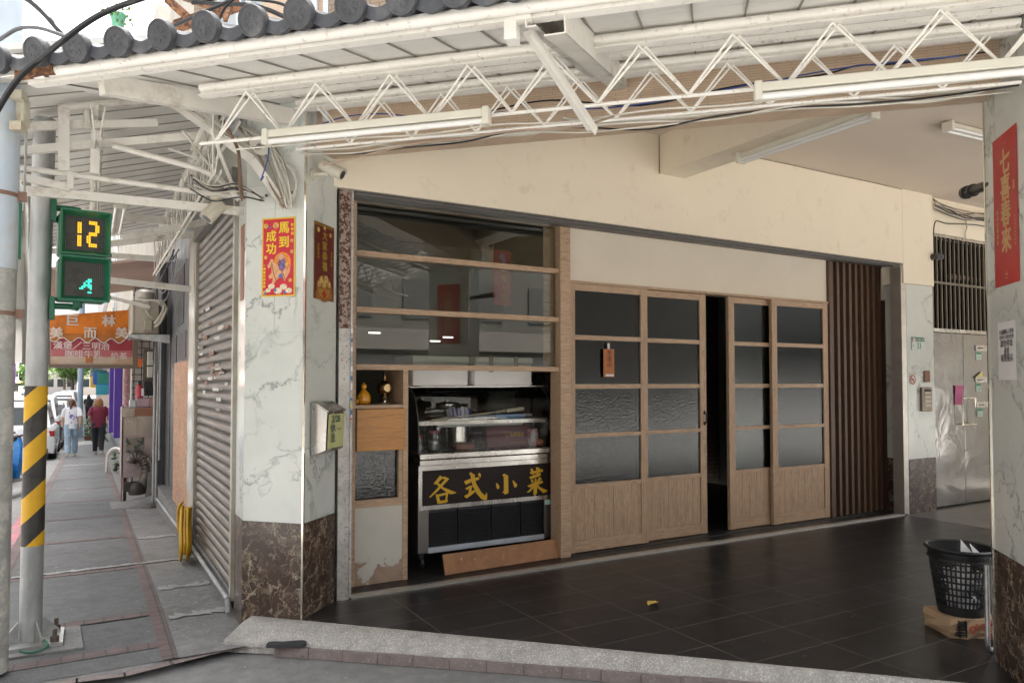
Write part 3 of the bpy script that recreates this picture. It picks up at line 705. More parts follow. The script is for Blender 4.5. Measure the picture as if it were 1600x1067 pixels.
B(28, 275, 110, 294, .03, .04, 4.81); B(110, 270, 110, 296, .04, .03, 4.81)
B(304, 366, 172, 381, .03, .05, 7.0); B(298, 452, 172, 438, .03, .05, 7.0); B(190, 372, 330, 345, .03, .05, 6.2)
B(172, 465, 235, 480, .03, .04, 9.6)
m = MB(); m.tube([hy(376, 309, 4.82), hy(94, 271, 4.82), hy(28, 262, 4.82)], .017, 10); m.tube([hy(92, 169, 4.8), hy(228, 157, 4.8)], .022, 10); m.cyl(hy(136, 170, 4.82), hy(136, 200, 4.82), .018)
m.tube([hy(176, 228, 4.80), hy(314, 265, 4.78), hy(345, 282, 4.78), hy(374, 312, 4.78)], .018, 10)
m.build('pipe_stay', OFFW2, sc2, 40)
m = MB(); m.bar(hn(158, 132, 2.71), hn(455, 184, 3.74), .05, .092); m.build('hip_beam', OFFW2, sc2, 0)
m = MB()
P = [Vector(hy(272, 163, 4.33)), Vector(hn(345, 214, 3.72)), Vector(hn(395, 250, 3.80)), Vector(hn(420, 285, 3.84)), Vector(hn(438, 312, 3.86))]
for a, b in zip(P, P[1:]): m.bar(a, b, .055, .02, up=(Q, Q, .2))
Pa = [Vector(hy(300, 165, 4.40)), Vector(hn(362, 215, 3.80)), Vector(hn(400, 238, 3.86))]
for a, b in zip(Pa, Pa[1:]): m.bar(a, b, .03, .02, up=(Q, Q, .2))
m.bar(hy(318, 172, 4.45), hy(372, 312, 4.8), .02, .012); m.bar(hy(330, 172, 4.5), hy(300, 235, 4.8), .02, .012); m.bar(hy(352, 178, 4.5), hy(300, 272, 5.1), .02, .012)
m.bar(hy(375, 190, 4.5), hy(330, 262, 4.9), .014, .012); m.bar(hy(286, 205, 4.7), hy(330, 262, 4.95), .014, .012); m.bar(hy(262, 232, 4.9), hy(318, 252, 4.95), .012, .012)
m.build('knee_brace', OFFW2, sc2, 0)

# ================================================================== FLUORESCENT LAMPS
def lampbar(name, label, M, ln, group=None, tubes=1):
    o = thing('tube_lamp', label, 'lamp', M @ Vector((ln/2, 0, 0)), 0, group)
    m = MB(M); m.box(0, ln, -.02, .02, .0, .036, .004); m.build('housing', FIXT, o, 30)
    for k in range(tubes):
        yy = -.012 if tubes == 1 else (-.03+.06*k)
        m = MB(M); m.cyl((.02, yy, -.02), (ln-.02, yy, -.02), .0135, seg=12); m.build('tube', TUBEW, o, 40)
    for xx in (.0, ln-.022):
        m = MB(M); m.box(xx-.004, xx+.026, -.045 if tubes > 1 else -.03, .045 if tubes > 1 else .024, -.036, .040, .004); m.build('lamp_socket', FIXT, o, 30)
    return o
lampbar('a', 'tube lamp hung under the canopy girder nearest the corner pillar', CH @ Matrix.Translation((-2.006, 3.0, 2.545)), 1.10)
lampbar('b', 'tube lamp hung under the canopy girder in front of the red banner pillar', CH @ Matrix.Translation((.187, 3.0, 2.535)), 1.10)
p0 = hz(1368, 176, 3.09); p1 = hz(1143, 246, 3.09)
lampbar('c', 'tube lamp fixed under the cream cross beam', Matrix.Translation((4.25, p0.y, 3.09)) @ Matrix.Rotation(pi/2, 4, 'Z'), p1.y-p0.y, None, 2)
p0 = hz(1480, 198, 3.41)
lampbar('d', 'twin tube lamp on the flat arcade ceiling', Matrix.Translation((p0.x, p0.y, 3.41)) @ Matrix.Rotation(radians(-4), 4, 'Z'), 1.2, None, 2)
lampbar('e', 'twin tube lamp under the pavement canopy behind the green signal', Matrix.Translation((.19, 6.3, 2.76)) @ Matrix.Rotation(pi/2, 4, 'Z'), 1.2, None, 2)

# ================================================================== SECURITY CAMERAS
def bullet(name, label, base, wall_n, arm_end, aim, r, ln, mt, mount=True):
    o = thing('security_camera', label, 'camera', base)
    base, arm_end, aim = Vector(base), Vector(arm_end), Vector(aim).normalized(); wn_ = Vector(wall_n).normalized()
    m = MB(); m.cyl(base, base+wn_*.012, .036, .034, 20); m.tube([base+wn_*.01, base+wn_*.03, arm_end-(arm_end-base)*.15, arm_end], .012, 10, rs=[.02, .012, .012, .015]); m.build('mount', mt, o, 40)
    c = arm_end+Vector((0, 0, r)) if mount else arm_end
    a = c-aim*ln*.35; b = c+aim*ln*.65
    m = MB(); m.tube([a, a+aim*.01, b-aim*.01, b], r, 20, rs=[r*.8, r, r, r*.97]); bd_ = m.build('body', mt, o, 40)
    m = MB(); m.tube([b-aim*.002, b+aim*.002], r*.75, 20); m.build('lens', BLACK, bd_, 40)
    m = MB(); s = aim.cross(Vector((0, 0, 1))).normalized(); u = s.cross(aim)
    m.loft([[a+aim*k+s*(r*1.12*cos(q*pi/8))+u*(r*1.12*sin(q*pi/8)) for q in range(1, 8)]+[a+aim*k+s*(r*1.06*cos(q*pi/8))+u*(r*1.06*sin(q*pi/8)) for q in range(7, 0, -1)] for k in (.01, ln*1.03)]); m.build('sun_shield', mt, o, 40)
    return o
CAMW = mat('camera_cream', (.58, .54, .44), .4, var=.06)
base = ht(489, 273, -2.326); end = Vector(hn(513, 272, 4.0))
bullet('a', 'cream bullet camera on the side of the corner pillar', base, (Q, -Q, 0), end, (.72, -.55, -.45), .036, .155, CAMW)
base = Vector(hy(338, 309, 4.82)); 
bullet('b', 'weathered cream camera hanging under the pavement canopy pipe', base, (0, 0, -1), base+Vector((0, 0, -.07)), (-.60, -.12, -.75), .042, .14, CAMW, False)
base = Vector(hy(1462, 396, 4.69)); base = Vector((8.03, 4.646, hy(1458, 402, 4.646).z))
bullet('c', 'small dark camera at the lower edge of the cream wall end', base, (0, -1, 0), base+Vector((.02, -.06, -.03)), (-.5, -.75, -.35), .033, .09, mat('camera_dark', (.07, .065, .06), .4))
pz = Vector(hn(1540, 291, 4.30)); pz2 = Vector(hn(1510, 301, 4.55))
m = MB(); dd = (pz2-pz).normalized(); m.tube([pz-dd*.1, pz, pz2], .026, 16); m.cyl(pz2-dd*.02, pz2+dd*.012, .036); m.cyl(pz2-dd*.10, pz2-dd*.075, .034); 
o = m.build('spot_lamp', mat('lamp_dark', (.06, .055, .05), .35, .5), None, 40); tag(o, 'dark cylindrical spot lamp sticking out behind the banner pillar', 'lamp')

# ================================================================== CABLES
def cable(name, label, runs, group=None):
    o = None
    m = MB(); mats = []
    for pts, r, mt in runs:
        if mt not in mats: mats.append(mt)
        m.mi = mats.index(mt); m.tube(smoothp(pts), r, 6)
    return tag(m.build(name, mats, None, 60), label, 'cable', group)
def smoothp(P, n=7):
    P = [Vector(p) for p in P]
    if len(P) < 3: return P
    out = []
    for i in range(len(P)-1):
        a = P[max(i-1, 0)]; b = P[i]; c = P[i+1]; d = P[min(i+2, len(P)-1)]
        for k in range(n):
            s = k/n
            out.append(.5*((2*b)+(c-a)*s+(2*a-5*b+4*c-d)*s*s+(3*b-a-3*c+d)*s**3))
    out.append(P[-1]); return out
def H(n, *uv): return [hn(u, v, n) for u, v in uv]
cable('overhead_cable', 'thick black cable looping over the roof tiles from the light pole', [(H(2.2, (-40, 240), (0, 166), (30, 122), (66, 90), (130, 40), (175, 15), (240, -8), (330, -40)), .011, WIREB)])
cable('overhead_cable', 'corrugated black conduit dropping behind the first roof tiles', [(H(2.7, (20, -12), (45, 0), (70, 22), (95, 50), (112, 66)), .016, WIREB)])
cable('overhead_cable', 'grey wire arching low from the pole box to the roof', [(H(2.6, (-30, 80), (0, 62), (30, 45), (65, 45), (108, 60)), .009, mat('grey_cable', (.12, .12, .13), .5))])
for run_ in [(H(3.2, (255, 48), (300, 28), (345, 8), (390, -12)), .01, WIREB), (H(3.3, (290, -2), (330, 6), (400, 10), (460, 34)), .012, WIREB), (H(3.3, (300, 6), (350, -2), (430, 4), (470, 22)), .008, WIREB), (H(3.0, (343, 30), (352, 12), (372, -6)), .006, WIREB)]: cable('overhead_cable', 'thin black wire crossing in front of the upper window', [run_])['group'] = 'wires in front of the upper window'
m = MB(); m.bar(hn(262, 0, 3.5), hn(298, 32, 3.5), .045, .03, up=(Q, Q, 0)); m.bar(hn(285, -4, 3.55), hn(345, 16, 3.55), .03, .03); m.bar(hn(275, 42, 3.3), hn(375, 8, 3.6), .06, .03, up=(Q, Q, .5)); m.bar(hn(352, 32, 3.35), hn(358, 15, 3.45), .02, .02)
tag(m.build('roof_bracket', [RUST], None, 0), 'rusty iron bracket standing behind the roof tiles below the upper window', 'bracket')
tr = []
random.seed(4)
for k in range(4):
    z0 = 2.755+random.uniform(-.02, .02); pts = []
    for i in range(12):
        t_ = -2.3+i*.334; pts.append(ch(t_, 3.80+random.uniform(-.03, .05), z0+random.uniform(-.022, .018)-.02*sin(pi*(i % 4)/4)))
    tr.append((pts, random.choice((.004, .005, .006)), (WIRE, WIRE, WIREB, WIRE, mat('tan_cable', (.30, .22, .16), .6), WIRE, WIREB, WIRE, WIRE)[k]))
tr.append((H(3.86, (480, 205), (530, 185), (590, 178), (660, 183), (740, 178), (860, 172), (960, 168), (1080, 150), (1200, 128), (1330, 105), (1500, 88)), .004, WIREBL))
tr.append((H(3.90, (760, 175), (860, 157), (1000, 165), (1150, 135), (1280, 118), (1340, 103), (1400, 100), (1540, 82)), .005, WIREB))
tr.append((H(3.84, (880, 185), (930, 190), (1010, 190), (1100, 180), (1200, 166), (1380, 152), (1520, 140), (1590, 128)), .008, WIRE))
cable('cable_run', 'bundle of pale and dark cables strung along the inner canopy girder', tr)
tr = []
for k in range(1):
    tr.append(([ch(-2.2+i*.33, 3.02+.015*k, 2.515-.008*k-(.018 if i % 2 else 0)*random.random()) for i in range(14)], .004, (WIRE, WIRE, mat('tan_cable', (.30, .22, .16), .6), WIRE)[k]))
tr.append((H(2.98, (505, 258), (560, 245), (650, 225), (720, 218), (800, 205), (900, 198), (960, 182)), .005, mat('tan_cable', (.3, .22, .16), .6)))
cable('cable_run', 'thin cables clipped under the outer canopy girder and its lamps', tr)
random.seed(9); tr = []
def Hp(n, *uv): return [hn(u+random.uniform(-3, 3), v+random.uniform(-3, 3), n+random.uniform(-.02, .02)) for u, v in uv]
for k in range(13):
    x = random.uniform(-14, 20)
    tr.append((Hp(3.84, (372+x*.4, 195), (405+x, 225), (422+x, 255), (434+x, 290), (446+x*.5, 325)), random.choice((.0035, .005, .006)), WIRE if k % 5 else mat('tan_cable', (.3, .22, .16), .6)))
for k in range(6):
    tr.append((Hp(3.86, (432, 255), (455, 262), (464, 285), (455, 308+k*2), (440, 322)), .0035, WIRE))
for k in range(7):
    y = random.uniform(-12, 12)
    tr.append((Hp(3.75, (300, 285+y), (330, 300+y), (362, 296+y), (385, 300+y*.5), (412, 312)), .0045, WIRE if k % 2 else WIREB))
for k in range(7):
    tr.append(([hn(403+12*cos(a*pi/4)+k, 225+10*sin(a*pi/4)+k*1.2, 3.78) for a in range(9)], .0035, WIRE))
tr.append((H(3.7, (420, 226), (418, 250), (410, 275), (408, 282), (412, 276)), .004, WIREBL))
for k in range(5): tr.append((Hp(3.7, (340, 170+k*4), (352, 200), (372, 235), (376, 290), (380, 312)), .006, mat('brown_cable', (.2, .13, .09), .6)))
tag(cable('cable_tangle', 'tangle of white and brown cables bunched on the top of the corner pillar', tr), kind='stuff')
for u_, v_ in ((416, 306), (456, 301)): m = MB(); m.cyl(hn(u_, v_, 3.893), hn(u_, v_, 3.88), .009); m.build('anchor_bolt', BLACK, lp)
# cables along the far beam over the gates
random.seed(2); tr = []
for k in range(10):
    z0 = 3.36+random.uniform(-.04, .05)
    tr.append(([Vector((8.06+i*.3, 4.64-.02*k/10, z0-.06*sin(pi*i/4.5)+random.uniform(-.02, .02))) for i in range(6)], .006, (WIREB, WIRE, mat('tan_cable', (.3, .22, .16), .6))[k % 3]))
tr.append(([Vector((8.1, 4.66, 2.85)), Vector((8.12, 4.66, 3.17)), Vector((8.4, 4.67, 3.19)), Vector((9, 4.67, 3.24)), Vector((9.5, 4.67, 3.23))], .006, WIREB))
tr.append(([Vector((8.75, 4.67, 3.05)), Vector((8.74, 4.67, 3.12)), Vector((8.78, 4.67, 3.2)), Vector((8.72, 4.67, 3.34))], .008, WIRE))
cable('cable_run', 'sagging cables hung along the beam above the barred transom', tr)
# ================================================================== POSTERS ON THE PILLARS
def blob(m, F, pts, lift, cx=0, cy=0, s=1):
    m.poly([F @ Vector((cx+x*s, cy+y*s, lift)) for x, y in pts])
def circ(r, n=14, e=1): return [(r*cos(2*pi*k/n), r*e*sin(2*pi*k/n)) for k in range(n)]
# red fortune poster, front of the corner pillar (plane n = 3.9)
a, b, c_ = hn(410, 342, 3.897), hn(462, 337, 3.897), hn(412, 464, 3.897)
tl = (tn(a)); tr_ = tn(b); zt_ = a.z; zb_ = c_.z; W = tr_-tl; Hh = zt_-zb_
F = CH @ frame((0, 0, 0), (1, 0, 0), (0, 0, 1)); F = CH @ Matrix.Translation((0, 3.897, 0)) @ Matrix(((1, 0, 0, 0), (0, 0, -1, 0), (0, 1, 0, 0), (0, 0, 0, 1)))
# F maps local (x along corner, y up, z towards the viewer)
po = thing('new_year_poster', 'bright red poster with yellow edge and a galloping horse, on the pillar front', 'poster', CH @ Vector((tl+W/2, 3.897, zb_)), -pi/4)
m = MB(); m.prism([F @ Vector(p) for p in ((tl, zb_, 0), (tr_, zb_, 0), (tr_, zt_, 0), (tl, zt_, 0))], (CH @ Vector((0, -.0012, 0))))
m.build('sheet', mat('poster_yellow', (.72, .50, .03), .4), po, 0)
m = MB(); g = .009; m.poly([F @ Vector(p) for p in ((tl+g, zb_+g, .0016), (tr_-g, zb_+g, .0016), (tr_-g, zt_-g, .0016), (tl+g, zt_-g, .0016))])
m.build('red_field', mat('poster_red', (.56, .018, .035), .35, var=.12, vs=14), po, 0)
def PF(x, y): return F @ Matrix.Translation((tl+W*x, zt_-Hh*y, .002))
m = MB()
for chx, x, y, s in (('馬', .66, .13, .075), ('到', .66, .31, .075), ('成', .28, .23, .072), ('功', .28, .39, .072)): m.text(chx, s, PF(x, y), .028)
for i, chx in enumerate('財神到'): m.text(chx, .02, PF(.91, .10+i*.055), .03)
for i, chx in enumerate('一馬當先萬事興'): m.text(chx, .018, PF(.085, .60+i*.045), .03)
m.build('lettering', mat('poster_gold', (.80, .60, .02), .35), po, 0)
m = MB()                                                # horse and rider printed as flat shapes
s = W
horse = [(.25, .60), (.30, .55), (.36, .56), (.42, .62), (.56, .66), (.70, .66), (.80, .70), (.86, .66), (.90, .60), (.86, .74), (.78, .80), (.72, .86), (.66, .80), (.58, .80), (.46, .84), (.38, .90), (.30, .96), (.26, .95), (.34, .86), (.36, .80), (.26, .82), (.22, .78), (.32, .74), (.32, .66), (.28, .66), (.22, .68), (.19, .64)]
horse = [(x-.02, .50+(y-.55)*.95+.02) for x, y in horse]
m.mi = 0; m.poly([PF(x, y) @ Vector((0, 0, .0002)) for x, y in horse])
m.mi = 1; m.poly([PF(.62, .56) @ Vector((x*W, y*W, .0)) for x, y in circ(.25, 20, 1.0)])
m.mi = 2
for (x, y, r) in ((.3, .87, .1), (.5, .93, .12), (.66, .88, .11), (.82, .93, .1), (.2, .92, .08)): m.poly([PF(x, y) @ Vector((p*W, q*W, .0003)) for p, q in circ(r, 12, .7)])
m.mi = 3; m.poly([PF(x, y) @ Vector((0, 0, .0005)) for x, y in ((.52, .53), (.70, .52), (.74, .62), (.66, .68), (.54, .67), (.48, .60))])
m.mi = 4; m.poly([PF(.58, .50) @ Vector((p*W, q*W, .0007)) for p, q in circ(.075, 12, 1.1)])
m.mi = 5
for (x, y, r) in ((.42, .10, .09), (.12, .50, .05), (.9, .44, .05), (.12, .10, .07), (.9, .3, .05), (.1, .95, .06), (.86, .8, .05), (.75, .60, .05), (.44, .66, .05)): m.poly([PF(x, y) @ Vector((p*W, q*W, .0009)) for p, q in circ(r, 10)])
m.mi = 6
for (x, y, r) in ((.64, .60, .05), (.58, .74, .06), (.42, .92, .04), (.70, .95, .04), (.11, .96, .035), (.25, .12, .03)): m.poly([PF(x, y) @ Vector((p*W, q*W, .0011)) for p, q in circ(r, 10)])
m.mi = 7
for (p0, p1) in (((.30, .57), (.36, .70)), ((.36, .70), (.44, .80)), ((.6, .66), (.72, .80)), ((.28, .62), (.34, .60)), ((.52, .56), (.68, .62))): m.bar(PF(*p0) @ Vector((0, 0, .0014)), PF(*p1) @ Vector((0, 0, .0014)), .004, .0004, up=CH @ Vector((0, 1, 0)))
m.build('horse_print', [mat('print_peach', (.68, .35, .18), .4, var=.3, vs=60), mat('print_orange', (.70, .25, .03), .4, var=.3, vs=60), mat('print_white', (.72, .62, .45), .4, var=.3, vs=70), mat('print_violet', (.22, .12, .25), .4, var=.4, vs=70), mat('print_skin', (.6, .36, .25), .4), mat('print_amber', (.62, .35, .10), .4, var=.5, vs=90), mat('print_blue', (.05, .16, .42), .4), mat('print_dark', (.20, .04, .03), .4)], po, 0)
# inner side poster, its red painted dark for the weaker light (plane t = -2.33)
G = CH @ Matrix.Translation((-2.3265, 0, 0)) @ Matrix(((0, 0, 1, 0), (1, 0, 0, 0), (0, 1, 0, 0), (0, 0, 0, 1)))     # local x along n, y up, z out
def nn(p): return Vector(p).dot(Vector((Q, Q, 0)))
a = ht(491, 344, -2.3265); b = ht(522, 356, -2.3265); c_ = ht(491, 466, -2.3265)
n0, n1, zt_, zb_ = nn(a), nn(b), a.z, c_.z; W = n1-n0; Hh = zt_-zb_
po = thing('new_year_poster', 'shade darkened red poster with gold lettering and a treasure bowl, on the pillar side', 'poster', CH @ Vector((-2.3265, (n0+n1)/2, zb_)), -pi/4)
m = MB(); m.prism([G @ Vector(p) for p in ((n0, zb_, 0), (n1, zb_, 0), (n1, zt_, 0), (n0, zt_, 0))], CH @ Vector((.0012, 0, 0))); m.build('sheet', mat('poster_gilt', (.20, .11, .02), .4, var=.3, vs=30), po, 0)
m = MB(); m.poly([G @ Vector(p) for p in ((n0+.008, zb_+.008, .0016), (n1-.008, zb_+.008, .0016), (n1-.008, zt_-.022, .0016), (n0+.008, zt_-.022, .0016))]); m.build('red_field', mat('poster_red_shaded', (.11, .008, .008), .35, var=.2, vs=14), po, 0)
def PG(x, y, l=.002): return G @ Matrix.Translation((n0+W*x, zt_-Hh*y, l))
m = MB()
for i, chx in enumerate('大家恭禧'): m.text(chx, .062, PG(.52, .15+i*.135), .03)
for i, chx in enumerate('財源廣進'): m.text(chx, .022, PG(.2, .30+i*.05), .03)
for i, chx in enumerate('吉祥如意'): m.text(chx, .02, PG(.86, .36+i*.05), .03)
m.build('lettering', mat('poster_olive', (.34, .25, .02), .4), po, 0)
m = MB(); m.mi = 0
m.poly([PG(.5, .85) @ Vector((x*W, y*W, .0)) for x, y in circ(.38, 20, .9)])
m.poly([PG(.18, .94, .0022) @ Vector((x*W, y*W, .0)) for x, y in circ(.11, 12)]); m.poly([PG(.82, .94, .0022) @ Vector((x*W, y*W, .0)) for x, y in circ(.11, 12)])
m.mi = 1; m.poly([PG(x, y, .0026) @ Vector((0, 0, 0)) for x, y in ((.2, .86), (.8, .86), (.74, .93), (.62, .965), (.38, .965), (.26, .93))])
m.mi = 2; m.poly([PG(.5, .925, .003) @ Vector((x*W, y*W, 0)) for x, y in circ(.13, 4)])
m.mi = 3
for x, y, r in ((.35, .74, .09), (.6, .72, .1), (.75, .78, .08), (.25, .8, .08), (.5, .79, .1), (.2, .1, .07), (.5, .05, .06), (.8, .12, .06)): m.poly([PG(x, y, .0024) @ Vector((p*W, q*W, 0)) for p, q in circ(r, 10)])
m.build('bowl_print', [mat('print_copper', (.28, .11, .02), .4, var=.4, vs=50), mat('print_gold', (.38, .20, .02), .4, var=.3, vs=60), mat('print_red', (.35, .02, .02), .4), mat('print_ochre', (.5, .34, .10), .4, var=.5, vs=80)], po, 0)
# faded strip on the shutter side of the pillar (plane x = .824)
a = hx(374, 352, .822); b = hx(382, 345, .822); c_ = hx(374, 470, .822)
m = MB(); ya = hx(376, 352, .82).y; m.box(.8205, .8235, 4.75, 4.86, hx(376, 470, .82).z, hx(376, 355, .82).z)
o = m.build('old_poster', [speck('faded_red', (.24, .075, .035), (.40, .20, .08), .62, 60, .5, 0, .05)], None, 0); tag(o, 'narrow faded brown red poster on the pillar face next to the shutter', 'poster')
# long red banner on the right pillar (plane t = 1.385)
G = CH @ Matrix.Translation((1.3825, 0, 0)) @ Matrix(((0, 0, -1, 0), (-1, 0, 0, 0), (0, 1, 0, 0), (0, 0, 0, 1)))   # local x runs towards the viewer (-n)
a, b, c_ = ht(1551, 223, 1.3825), ht(1588, 195, 1.3825), ht(1558, 450, 1.3825)
n0, n1 = -nn(a), -nn(b); zt_ = a.z; zb_ = c_.z; W = n1-n0; Hh = zt_-zb_
ba = thing('red_banner', 'long red paper banner with gold calligraphy pasted high on the marble pillar', 'banner', CH @ Vector((1.3825, -(n0+n1)/2, zb_)), -pi/4)
m = MB(); m.prism([G @ Vector(p) for p in ((n0, zb_, 0), (n1, zb_, 0), (n1, zt_, 0), (n0, zt_, 0))], CH @ Vector((-.0014, 0, 0))); m.build('sheet', RED, ba, 0)
def PB(x, y): return G @ Matrix.Translation((n0+W*x, zt_-Hh*y, .002))
m = MB()
for i, chx in enumerate('七喜春來'): m.text(chx, .132, PB(.52, .185+i*.172), .04, sx=.9)
for i, chx in enumerate('鴻運當頭福氣'): m.text(chx, .026, PB(.16, .50+i*.04), .02)
for i, chx in enumerate('新春'): m.text(chx, .024, PB(.86, .36+i*.03), .02)

for i, chx in enumerate('恭賀新禧萬事如意'): m.text(chx, .011, PB(.88, .58+i*.025), .02)
m.text('一', .03, PB(.52, .07)); m.poly([PB(.5, .925) @ Vector((x*.001, y*.001, 0)) for x, y in ((-16, -8), (16, -8), (12, -2), (3, 0), (2, 14), (-2, 14), (-3, 0), (-12, -2))]); m.text('一', .035, PB(.5, .955))
m.build('lettering', mat('banner_gold', (.62, .36, .15), .45), ba, 0)
# white notice below it
a, b, c_ = ht(1559, 505, 1.3825), ht(1587, 502, 1.3825), ht(1562, 594, 1.3825)
n0, n1 = -nn(a), -nn(b); zt_ = a.z; zb_ = c_.z; W = n1-n0; Hh = zt_-zb_
no = thing('paper_notice', 'white printed paper notice on the marble pillar under the red banner', 'notice', CH @ Vector((1.3825, -(n0+n1)/2, zb_)), -pi/4)
m = MB(); m.prism([G @ Vector(p) for p in ((n0, zb_, 0), (n1, zb_, 0), (n1, zt_, 0), (n0, zt_, 0))], CH @ Vector((-.001, 0, 0))); m.build('sheet', WHITEI, no, 0)
m = MB()
for tx, y, s, st in (('此處屬私人用地', .17, .026, 1), ('店內行人進出勿停', .26, .023, 1), ('請勿停車', .37, .040, 1), ('違者', .5, .036, 1), ('報警拖吊', .62, .040, 1)): m.text(tx, s, PB(.5, y), .006, sx=.95*min(1, W*.86/(s*len(tx))))
m.build('lettering', INK, no, 0)

# ================================================================== STEEL LETTER BOX ON THE CORNER PILLAR
F2 = CH @ Matrix.Translation((-2.33, 0, 0))
nA, nB = nn(ht(488, 625, -2.322)), 4.25
zA, zB = 1.255, .955
lb = thing('letter_box', 'slanted stainless steel letter box on the inner side of the corner pillar', 'letter box', ch(-2.29, 4.06, zB), -pi/4)
m = MB(CH)
prof = [(-2.322, zB+.0), (-2.225, zB+.035), (-2.215, zA-.035), (-2.31, zA+.02), (-2.322, zA+.02)]
m.prism([(p, 3.975, z) for p, z in prof], (0, .215, 0)); m.build('case', STEEL, lb, 0)
m = MB(CH); m.prism([(-2.335, 3.968, zA+.022), (-2.30, 3.968, zA+.026), (-2.205, 3.968, zA-.028), (-2.205, 3.968, zA-.034), (-2.30, 3.968, zA+.018)], (0, .23, 0)); m.build('lid', STEEL, lb, 0)
cA, cB = Vector((-2.2125, 0, zA-.045)), Vector((-2.222, 0, zB+.045))
m = MB(CH)
def np_(x, y, l=.0): p = cA.lerp(cB, y); return (p.x+.003+l, 3.985+x*.195, p.z)
m.prism([np_(0, .02), np_(1, .02), np_(1, 1), np_(0, 1)], (.0012, 0, 0))
nt_ = thing('yellow_note', 'yellow paper note with handwriting taped to the steel letter box', 'note', CH @ Vector(np_(.5, 1)), -pi/4)
m.build('sheet', mat('note_yellow', (.50, .50, .23), .7, var=.06), nt_, 0)
NF = CH @ Matrix.Translation(np_(0, 0, .0016)) @ Matrix(((0, 0, 1, 0), (1, 0, 0, 0), (0, 1, 0, 0), (0, 0, 0, 1)))
m = MB(); LZ = (cA-cB).length
m.text('2/28', .058, NF @ Matrix.Translation((.085, -.16*LZ, .0008)), .012); m.text('休', .065, NF @ Matrix.Translation((.05, -.42*LZ, .001)), .01); m.text('一', .06, NF @ Matrix.Translation((.13, -.46*LZ, .001))); m.text('息', .06, NF @ Matrix.Translation((.05, -.70*LZ, .001)), .01)
m.build('handwriting', mat('pen_ink', (.03, .07, .09), .6), nt_, 0)

# ================================================================== WHAT STANDS IN THE WINDOW
def box_obj(name, label, cat, x0, x1, y0, y1, z0, z1, mt, bev=.006, rz=0):
    m = MB(); m.box(x0, x1, y0, y1, z0, z1, bev, 2); o = m.build(name, mt, None, 30); return tag(o, label, cat)
CY = 5.09
def foam(label, x0, x1, tape):
    o = thing('foam_box', label, 'box', ((x0+x1)/2, 5.45, 1.372))
    m = MB(); m.box(x0+.006, x1-.006, 5.135, 5.52, 1.372, 1.548, .012, 2); m.build('body', FOAM, o, 30)
    m = MB(); m.box(x0, x1, 5.125, 5.53, 1.549, 1.60, .012, 2); m.build('lid', FOAM, o, 30)
    if tape:
        for px in (764, 803):
            m = MB(); x = hy(px, 585, 5.125).x; m.box(x, x+.038, 5.1225, 5.1245, 1.48 if px < 780 else 1.53, 1.603); m.box(x, x+.038, 5.1225, 5.25, 1.603, 1.605); m.build('packing_tape', mat('brown_tape', (.22, .12, .045), .35), o, 0)
foam('white foam box without tape on top of the display case', 2.10, 2.575, False)
foam('white foam box with two strips of brown tape on the display case', 2.62, 3.16, True)
# gourd vase and trophy on the cupboard shelf
m = MB(); m.lathe([(.028, 0), (.044, .004), (.052, .03), (.05, .06), (.035, .085), (.019, .098), (.014, .108), (.019, .118), (.022, .130), (.017, .142), (.006, .150), (.004, .156)], (1.715, 5.10, 1.241), 24, 1, .9); m.ell((1.665, 5.095, 1.262), .016, .016, .022)
tag(m.build('gourd_vase', mat('amber_glaze', (.80, .36, .02), .15, var=.08, coat=.6)), 'orange glazed gourd vase on the cupboard shelf beside the gilt trophy', 'vase')
o = thing('trophy', 'gilt metal trophy with a round disc on the cupboard shelf', 'trophy', (1.88, 5.12, 1.241))
m = MB(); m.lathe([(.05, 0), (.052, .012), (.045, .016), (.022, .024), (.026, .04), (.03, .055), (.016, .062)], (1.88, 5.12, 1.241), 24); m.build('foot', CHROME, o, 40)
m = MB(); m.lathe([(.016, .058), (.03, .066), (.05, .09), (.056, .118), (.05, .146), (.028, .168), (.014, .176), (.012, .188), (.02, .194), (.02, .2), (.012, .205), (.015, .215), (.008, .226), (.01, .233), (.002, .242)], (1.88, 5.12, 1.241), 24); m.cyl((1.88, 5.07, 1.358), (1.88, 5.062, 1.358), .03, .028, 20); m.build('body', mat('gilt', (.55, .40, .22), .14, 1, .05), o, 40)
# refrigerated display case
X0, X1, Y0, Y1 = 2.13, 3.335, 5.09, 5.72
dc = thing('display_case', 'stainless refrigerated display case with curved glass and a black sign in yellow characters', 'display case', ((X0+X1)/2, 5.4, 0))
m = MB(); m.box(X0, X1, Y0-.03, Y1, .822, .868, .006); m.box(X0+.01, X1-.01, Y0-.012, Y1, .775, .818, .004); m.build('counter_rim', STEEL, dc, 30)
m = MB(); m.box(X0, X0+.03, Y0, Y1, .13, .776); m.box(X1-.03, X1, Y0, Y1, .13, .776); m.box(X0+.03, X1-.03, Y0+.05, Y1, .13, .77); m.box(X0, X0+.085, Y0-.008, Y0, .13, .448); m.box(X1-.1, X1, Y0-.008, Y0, .13, .448); m.build('cabinet', mat('brushed_steel', (.22, .21, .20), .35, .9, .1), dc, 0)
sf = MB(); ZS0, ZS1 = .447, .775
sf.box(X0, X1, Y0-.014, Y0-.002, ZS1-.035, ZS1); sf.box(X0, X1, Y0-.014, Y0-.002, ZS0, ZS0+.032); sf.box(X0, X0+.03, Y0-.014, Y0-.002, ZS0+.032, ZS1-.035); sf.box(X1-.03, X1, Y0-.014, Y0-.002, ZS0+.032, ZS1-.035); sfr = sf.build('sign_frame', STEEL, dc, 0)
m = MB(); m.box(X0+.03, X1-.03, Y0-.010, Y0-.004, ZS0+.032, ZS1-.035); sg = m.build('sign_board', mat('sign_black', (.016, .010, .009), .5, var=.3, vs=3, spec=.25), sfr, 0)
